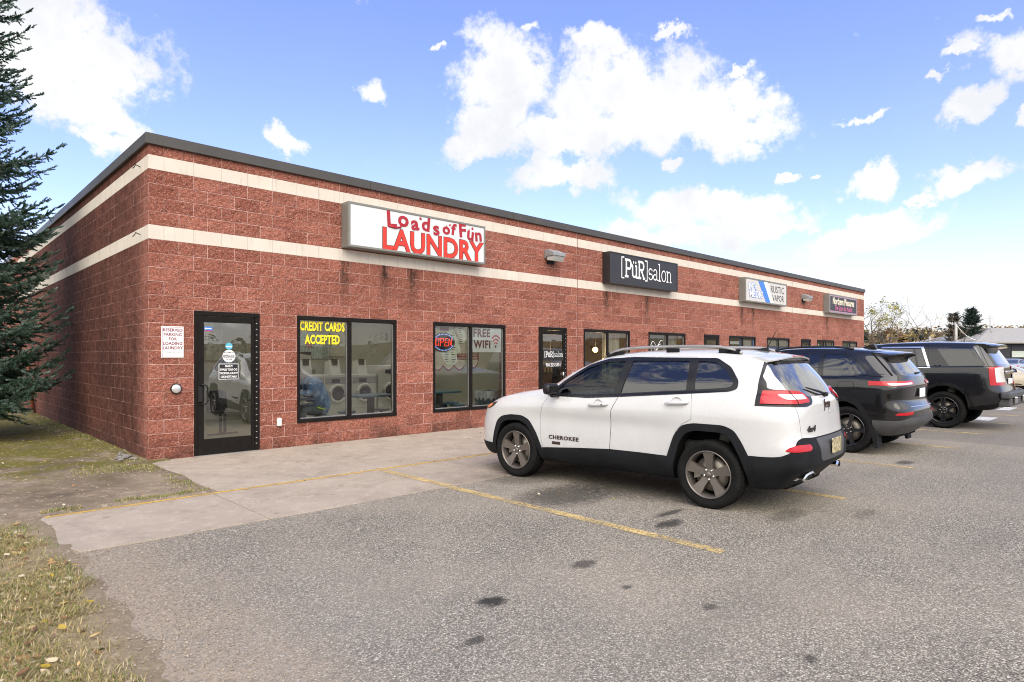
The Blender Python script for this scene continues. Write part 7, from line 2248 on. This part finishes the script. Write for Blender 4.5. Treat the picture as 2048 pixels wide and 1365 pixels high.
# the person at the table: seated, bent forward over the table, seen from behind through the glass
def person():
    cloth_m = None
    g = G('washed_blue_hoodie'); co = g.obj(); nz = g.noise(co, 7, 5, .6, dist=.8)
    cm = g.done(g.pbsdf(g.ramp(nz, [(.32, (.035, .10, .22)), (.50, (.10, .21, .38)), (.64, (.34, .45, .58)), (.78, (.55, .62, .68))]), .9, 0, .2, g.bump(g.noise(co, 14, 4, dist=1.0), .6, .03)))
    skin = plain('skin', (.42, .24, .17), .55, var=.06)
    hair = plain('brown_hair', (.12, .060, .028), .6, var=.3, scale=30, bump=.6, bscale=60)
    grey = plain('grey_leggings', (.14, .15, .16), .85, var=.2, scale=14)
    # joints: (x, y, z, radius); x runs along the window, the person faces -x
    J = {'pelvis': (0, 0, .56, .165), 'waist': (-.06, -.01, .70, .155), 'chest': (-.20, -.02, .90, .165), 'upper': (-.32, -.02, 1.00, .125), 'neck': (-.42, -.02, 1.03, .058), 'head0': (-.48, -.02, 1.05, .085), 'head': (-.55, -.02, 1.06, .098), 'crown': (-.60, -.02, 1.10, .075),
         'shR': (-.30, -.19, .98, .085), 'elR': (-.40, -.30, .80, .058), 'wrR': (-.63, -.20, .83, .036), 'haR': (-.70, -.18, .835, .030),
         'shL': (-.30, .15, .98, .085), 'elL': (-.42, .26, .80, .058), 'wrL': (-.64, .16, .83, .036), 'haL': (-.71, .14, .835, .030),
         'hipR': (-.06, -.10, .53, .115), 'knR': (-.46, -.13, .52, .078), 'anR': (-.40, -.13, .12, .050), 'toR': (-.56, -.13, .06, .042),
         'hipL': (-.06, .10, .53, .115), 'knL': (-.46, .14, .52, .078), 'anL': (-.42, .14, .12, .050), 'toL': (-.58, .14, .06, .042)}
    E = [('pelvis', 'waist'), ('waist', 'chest'), ('chest', 'upper'), ('upper', 'neck'), ('neck', 'head0'), ('head0', 'head'), ('head', 'crown'), ('upper', 'shR'), ('shR', 'elR'), ('elR', 'wrR'), ('wrR', 'haR'), ('upper', 'shL'), ('shL', 'elL'), ('elL', 'wrL'), ('wrL', 'haL'),
         ('pelvis', 'hipR'), ('hipR', 'knR'), ('knR', 'anR'), ('anR', 'toR'), ('pelvis', 'hipL'), ('hipL', 'knL'), ('knL', 'anL'), ('anL', 'toL')]
    # five fingers and a thumb's side for each hand
    for s, hy in (('R', -.18), ('L', .14)):
        sg = 1 if s == 'R' else -1
        for k, (dy, ln) in enumerate(((-.028, .062), (-.010, .075), (.010, .072), (.027, .055))):
            a, b2, c = f'f{s}{k}a', f'f{s}{k}b', f'f{s}{k}c'
            J[a] = (-.735, hy + dy, .838, .0105); J[b2] = (-.735 - ln * .55, hy + dy * 1.15, .842, .009); J[c] = (-.735 - ln, hy + dy * 1.2, .826, .0075)
            E += [('ha' + s, a), (a, b2), (b2, c)]
        J[f't{s}a'] = (-.70, hy + sg * .045, .83, .011); J[f't{s}b'] = (-.735, hy + sg * .062, .825, .009)
        E += [('ha' + s, f't{s}a'), (f't{s}a', f't{s}b')]
    names = list(J)
    me = bpy.data.meshes.new('person')
    me.from_pydata([J[n][:3] for n in names], [(names.index(a), names.index(b2)) for a, b2 in E], [])
    o = bpy.data.objects.new('person', me); COL.objects.link(o)
    sk = o.modifiers.new('s', 'SKIN'); ss = o.modifiers.new('ss', 'SUBSURF'); ss.levels = 2; ss.render_levels = 2
    for i, n in enumerate(names):
        v = me.skin_vertices[0].data[i]; v.radius = (J[n][3], J[n][3]); v.use_root = (n == 'pelvis')
    m2 = evaluated_mesh(o)
    bpy.data.objects.remove(o)
    m2.materials.clear()
    for mm in (skin, cm, grey, M['black']): m2.materials.append(mm)
    for p in m2.polygons:
        c = p.center
        p.use_smooth = True
        if c.x < -.655 and c.z > .78: p.material_index = 0
        elif c.x < -.425 and c.z > .93: p.material_index = 0
        elif c.z < .13: p.material_index = 3
        elif c.z < .60 and (c.x < -.10 or c.z < .45): p.material_index = 2
        else: p.material_index = 1
    body = bpy.data.objects.new('person', m2); COL.objects.link(body)
    # face, ear and hair on the bowed head
    fc = MB()
    fc.bbox(-.018, .018, -.02, .02, -.03, .03, .012, M=Matrix.Translation((-.655, -.02, 1.045)))
    fc.build('nose', skin, body)
    MB().tube([(-.545, -.118, 1.06), (-.55, -.124, 1.035), (-.555, -.118, 1.015)], [.012, .015, .01], 8).build('ear', skin, body)
    ey = MB()
    for s in (-1, 1): ey.lathe([(-.006, 0), (-.003, .010), (.002, .012)], 10, 'x', c=(-.648, -.02 + s * .035, 1.075))
    ey.build('eyes', M['black'], body)
    MB().bbox(-.006, .006, -.028, .028, -.006, .006, .004, M=Matrix.Translation((-.640, -.02, .995))).build('mouth', plain('lips', (.40, .14, .12), .5), body)
    bm = bmesh.new(); bmesh.ops.create_icosphere(bm, subdivisions=4, radius=1)
    for v in bm.verts:
        p = v.co.copy(); k = 1 + .035 * math.sin(p.y * 22 + p.x * 6) + .03 * fb(p.x * 2, p.y * 2 + p.z, 2, 3)
        v.co = Vector((-.53 + .135 * p.x * k, -.02 + .122 * p.y * k, 1.085 + .115 * p.z * k))
        if p.x < -.35 and p.z < .35: v.co.x = max(v.co.x, -.57)
        if p.x > .2 and p.z < .3: v.co.x += .10 * (p.x); v.co.z -= .045 * p.x
    me = bpy.data.meshes.new('hair'); bm.to_mesh(me); bm.free(); me.materials.append(hair)
    me.polygons.foreach_set('use_smooth', [True] * len(me.polygons))
    link(bpy.data.objects.new('hair', me), body)
    hd = MB(); hd.lathe([(-.03, .075), (0, .10), (.03, .105), (.06, .09), (.08, .06)], 24, 'x'); hood = hd.build('hood', cm, body); hood.location = (-.34, -.02, .995); hood.scale = (1, .85, .8)
    MB().tube([(-.24, -.225, .575), (-.16, -.20, .55), (-.08, -.19, .53)], .012, 6).build('lime_stripe', plain('lime_trim', (.45, .80, .05), .6), body)
    body.location = (3.10, .66, -.03); body.scale = (1.13,) * 3
    tag(body, 'person in washed blue hoodie bent over a table behind the yellow lettered pane', 'person')
    stool(3.08, .66, M['blue_top'], 'stool under the seated person', .42)
person()
# ---------------------------------------------------------------- far cars, sky, sun, camera
p = sight(2016, 713, 47); sedan('parked_sedan', (p.x, p.y, 0), R(-100), P_SILVER, 'silver car parked far off by the charcoal building', False)
p = sight(2056, 713, 50); sedan('parked_sedan', (p.x, p.y, 0), R(-100), car_paint('dark_red_paint', (.22, .02, .02)), 'dark red car at the right edge by the charcoal building', False)

SKY_TINT = (0.80, 0.745, 0.97)
EXPOSURE = 1.38
EX = 2 ** EXPOSURE
SUN_EL, SUN_AZ = R(48), R(214)      # azimuth of the sun measured from +Y towards +X
sd = Vector((math.sin(SUN_AZ) * math.cos(SUN_EL), math.cos(SUN_AZ) * math.cos(SUN_EL), math.sin(SUN_EL)))
L = bpy.data.lights.new('sun', 'SUN'); L.energy = 1.5; L.angle = R(65); L.color = (1, .92, .78)
so = bpy.data.objects.new('sun', L); COL.objects.link(so)
so.rotation_euler = sd.to_track_quat('Z', 'Y').to_euler()

W = bpy.data.worlds.new('World'); SC.world = W; W.use_nodes = True
class WG(G):
    def __init__(s):
        s.t = W.node_tree; s.t.nodes.clear(); s.out = s.t.nodes.new('ShaderNodeOutputWorld')
g = WG()
sky = g.t.nodes.new('ShaderNodeTexSky'); sky.sky_type = 'NISHITA'; sky.sun_disc = False
sky.sun_elevation = SUN_EL; sky.sun_rotation = SUN_AZ; sky.air_density = 1.0; sky.dust_density = .6; sky.ozone_density = 1.2
d = g.vmath('NORMALIZE', g.n('TexCoord', out=0))
STR = .12
base = g.mix(1.0, sky.outputs[0], SKY_TINT, 'MULTIPLY')
dz = g.sep(d)[2]
base = g.mix(g.map(dz, .215, .0, 0, 1.0, True), base, tuple(c / STR / EX for c in (1.0, .99, .97)))
# ragged cumulus: each cloud is an ellipse on the sky dome, edges torn by noise
def vray(px, py): return (FWD + RGT * ((px - 1024) / 1269) + Vector((0, 0, -(py - 713) / 1269)))
clouds = [(865, 95, 20, 10, -40), (1050, 45, 22, 14, -45), (1860, 150, 22, 12, 10), (1700, 235, 30, 7, -8), (1995, 25, 26, 16, 30), (1470, 150, 40, 16, 0), (1640, 352, 18, 8, 0), (880, 90, 16, 12, 0),
          (60, 80, 250, 130, 0), (215, 130, 125, 80, 10), (130, 200, 165, 52, 8), (215, 288, 60, 30, 0), (575, 292, 55, 32, 25), (750, 165, 32, 40, -50),
          (1010, 150, 95, 85, 20), (1000, 240, 85, 60, -30), (1265, 195, 195, 95, 10), (1420, 235, 160, 66, 16), (1150, 270, 170, 45, 0), (950, 300, 80, 24, -12), (1130, 345, 120, 32, 0),
          (1200, 90, 70, 32, 10), (1345, 55, 50, 14, 5), (1500, 280, 75, 25, 12), (1440, 420, 190, 42, 8), (1330, 470, 150, 26, 6), (1560, 455, 80, 26, 0), (1740, 470, 120, 38, -12), (1575, 360, 34, 18, 0),
          (1745, 365, 55, 30, 5), (1930, 355, 70, 32, 0), (1930, 212, 60, 38, -20), (2040, 110, 90, 55, 20), (1920, 100, 28, 14, 0), (1720, 228, 60, 12, -12), (1350, 330, 30, 16, 0), (2060, 225, 26, 22, 0), (1850, 390, 30, 12, 0),
          (480, -160, 300, 90, 0), (1300, -260, 380, 110, 0), (2350, 300, 200, 80, 0), (2600, 60, 260, 120, 0), (-400, 250, 260, 120, 0), (-300, -200, 300, 120, 0)]
nzv = g.n('TexNoise', {'Vector': d, 'Scale': 11.0, 'Detail': 9.0, 'Roughness': .66}, 1)
warp = g.vmath('SCALE', g.vmath('SUBTRACT', nzv, (.5, .5, .5)), None)
g.t.nodes[-1].inputs['Scale'].default_value = .11
dw = g.vmath('ADD', d, warp)
best = None
POW = lambda r2, w: g.math('ADD', g.math('POWER', r2, .6), w)
for (px, py, rx, ry, rot) in clouds:
    c0 = vray(px, py); L0 = c0.length; c = c0.normalized()
    u = c.cross(Vector((0, 0, 1))).normalized(); v = u.cross(c).normalized()
    a = R(rot); uu = u * math.cos(a) - v * math.sin(a); vv = v * math.cos(a) + u * math.sin(a)
    k = 1269 * L0
    ra, rb = rx / k * 1.15, ry / k * 1.15
    pu = g.vmath('DOT_PRODUCT', dw, tuple(uu / ra), out=1); pv = g.vmath('DOT_PRODUCT', dw, tuple(vv / rb), out=1)
    r2 = g.math('ADD', g.math('MULTIPLY', pu, pu), g.math('MULTIPLY', pv, pv))
    r2 = g.math('ADD', r2, g.math('MULTIPLY', g.math('LESS_THAN', g.vmath('DOT_PRODUCT', d, tuple(c), out=1), 0.0), 6.0))
    r2 = POW(r2, max(0.0, .36 - .36 * min(1.0, (rx * ry) ** .5 / 70)))
    best = r2 if best is None else g.math('MINIMUM', best, r2)
# unseen cloud deck behind and left of the camera, added as soft fill light
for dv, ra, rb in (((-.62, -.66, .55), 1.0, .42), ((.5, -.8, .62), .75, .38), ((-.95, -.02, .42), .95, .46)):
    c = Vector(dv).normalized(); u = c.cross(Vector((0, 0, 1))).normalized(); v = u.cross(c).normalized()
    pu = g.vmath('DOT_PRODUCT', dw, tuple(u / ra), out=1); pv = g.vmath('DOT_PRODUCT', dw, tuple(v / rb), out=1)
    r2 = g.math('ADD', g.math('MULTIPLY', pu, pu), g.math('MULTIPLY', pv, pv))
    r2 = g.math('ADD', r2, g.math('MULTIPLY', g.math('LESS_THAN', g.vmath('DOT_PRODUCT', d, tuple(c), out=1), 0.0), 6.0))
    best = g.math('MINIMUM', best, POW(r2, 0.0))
fbm = g.n('TexNoise', {'Vector': d, 'Scale': 17.0, 'Detail': 12.0, 'Roughness': .66}, 0)
fb2 = g.n('TexNoise', {'Vector': d, 'Scale': 5.0, 'Detail': 6.0, 'Roughness': .6}, 0)
den = g.math('SUBTRACT', 1.0, best)
den = g.math('ADD', den, g.math('MULTIPLY', g.math('SUBTRACT', fbm, .5), 2.3))
cov = g.map(den, -.04, .50, 0, 1, True)
wisp = g.math('MULTIPLY', g.map(fb2, .50, .78), .14)
cov = g.math('MAXIMUM', cov, g.math('MULTIPLY', wisp, g.map(dz, .5, .15)))
shade = g.map(g.math('ADD', fb2, g.math('MULTIPLY', fbm, .5)), .62, .92)
back = g.map(g.vmath('DOT_PRODUCT', d, tuple(FWD), out=1), .25, -.15)  # mask that makes the added clouds out of view brighter, as fill
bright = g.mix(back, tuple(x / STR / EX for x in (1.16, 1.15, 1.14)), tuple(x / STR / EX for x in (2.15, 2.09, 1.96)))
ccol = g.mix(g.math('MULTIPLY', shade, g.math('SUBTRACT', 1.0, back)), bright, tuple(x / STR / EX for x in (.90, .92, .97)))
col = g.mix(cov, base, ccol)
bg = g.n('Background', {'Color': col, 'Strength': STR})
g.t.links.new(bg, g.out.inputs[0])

cam = bpy.data.cameras.new('camera'); co = bpy.data.objects.new('camera', cam); COL.objects.link(co)
cam.sensor_width = 36; cam.lens = 36 * 1269 / 2048; cam.shift_y = 30.5 / 2048
cam.clip_start = .05; cam.clip_end = 3000
co.location = CAM; co.rotation_euler = (R(90), 0, -math.atan2(FWD.x, FWD.y))
SC.camera = co
SC.view_settings.view_transform = 'Standard'; SC.view_settings.look = 'None'
SC.view_settings.exposure = EXPOSURE; SC.view_settings.gamma = 1
SC.view_settings.use_curve_mapping = False
SC.render.engine = 'CYCLES'
SC.cycles.max_bounces = 8; SC.cycles.transparent_max_bounces = 16; SC.cycles.glossy_bounces = 4
SC.cycles.use_denoising = True
SC.cycles.sample_clamp_indirect = 6
SC.cycles.filter_width = 1.05
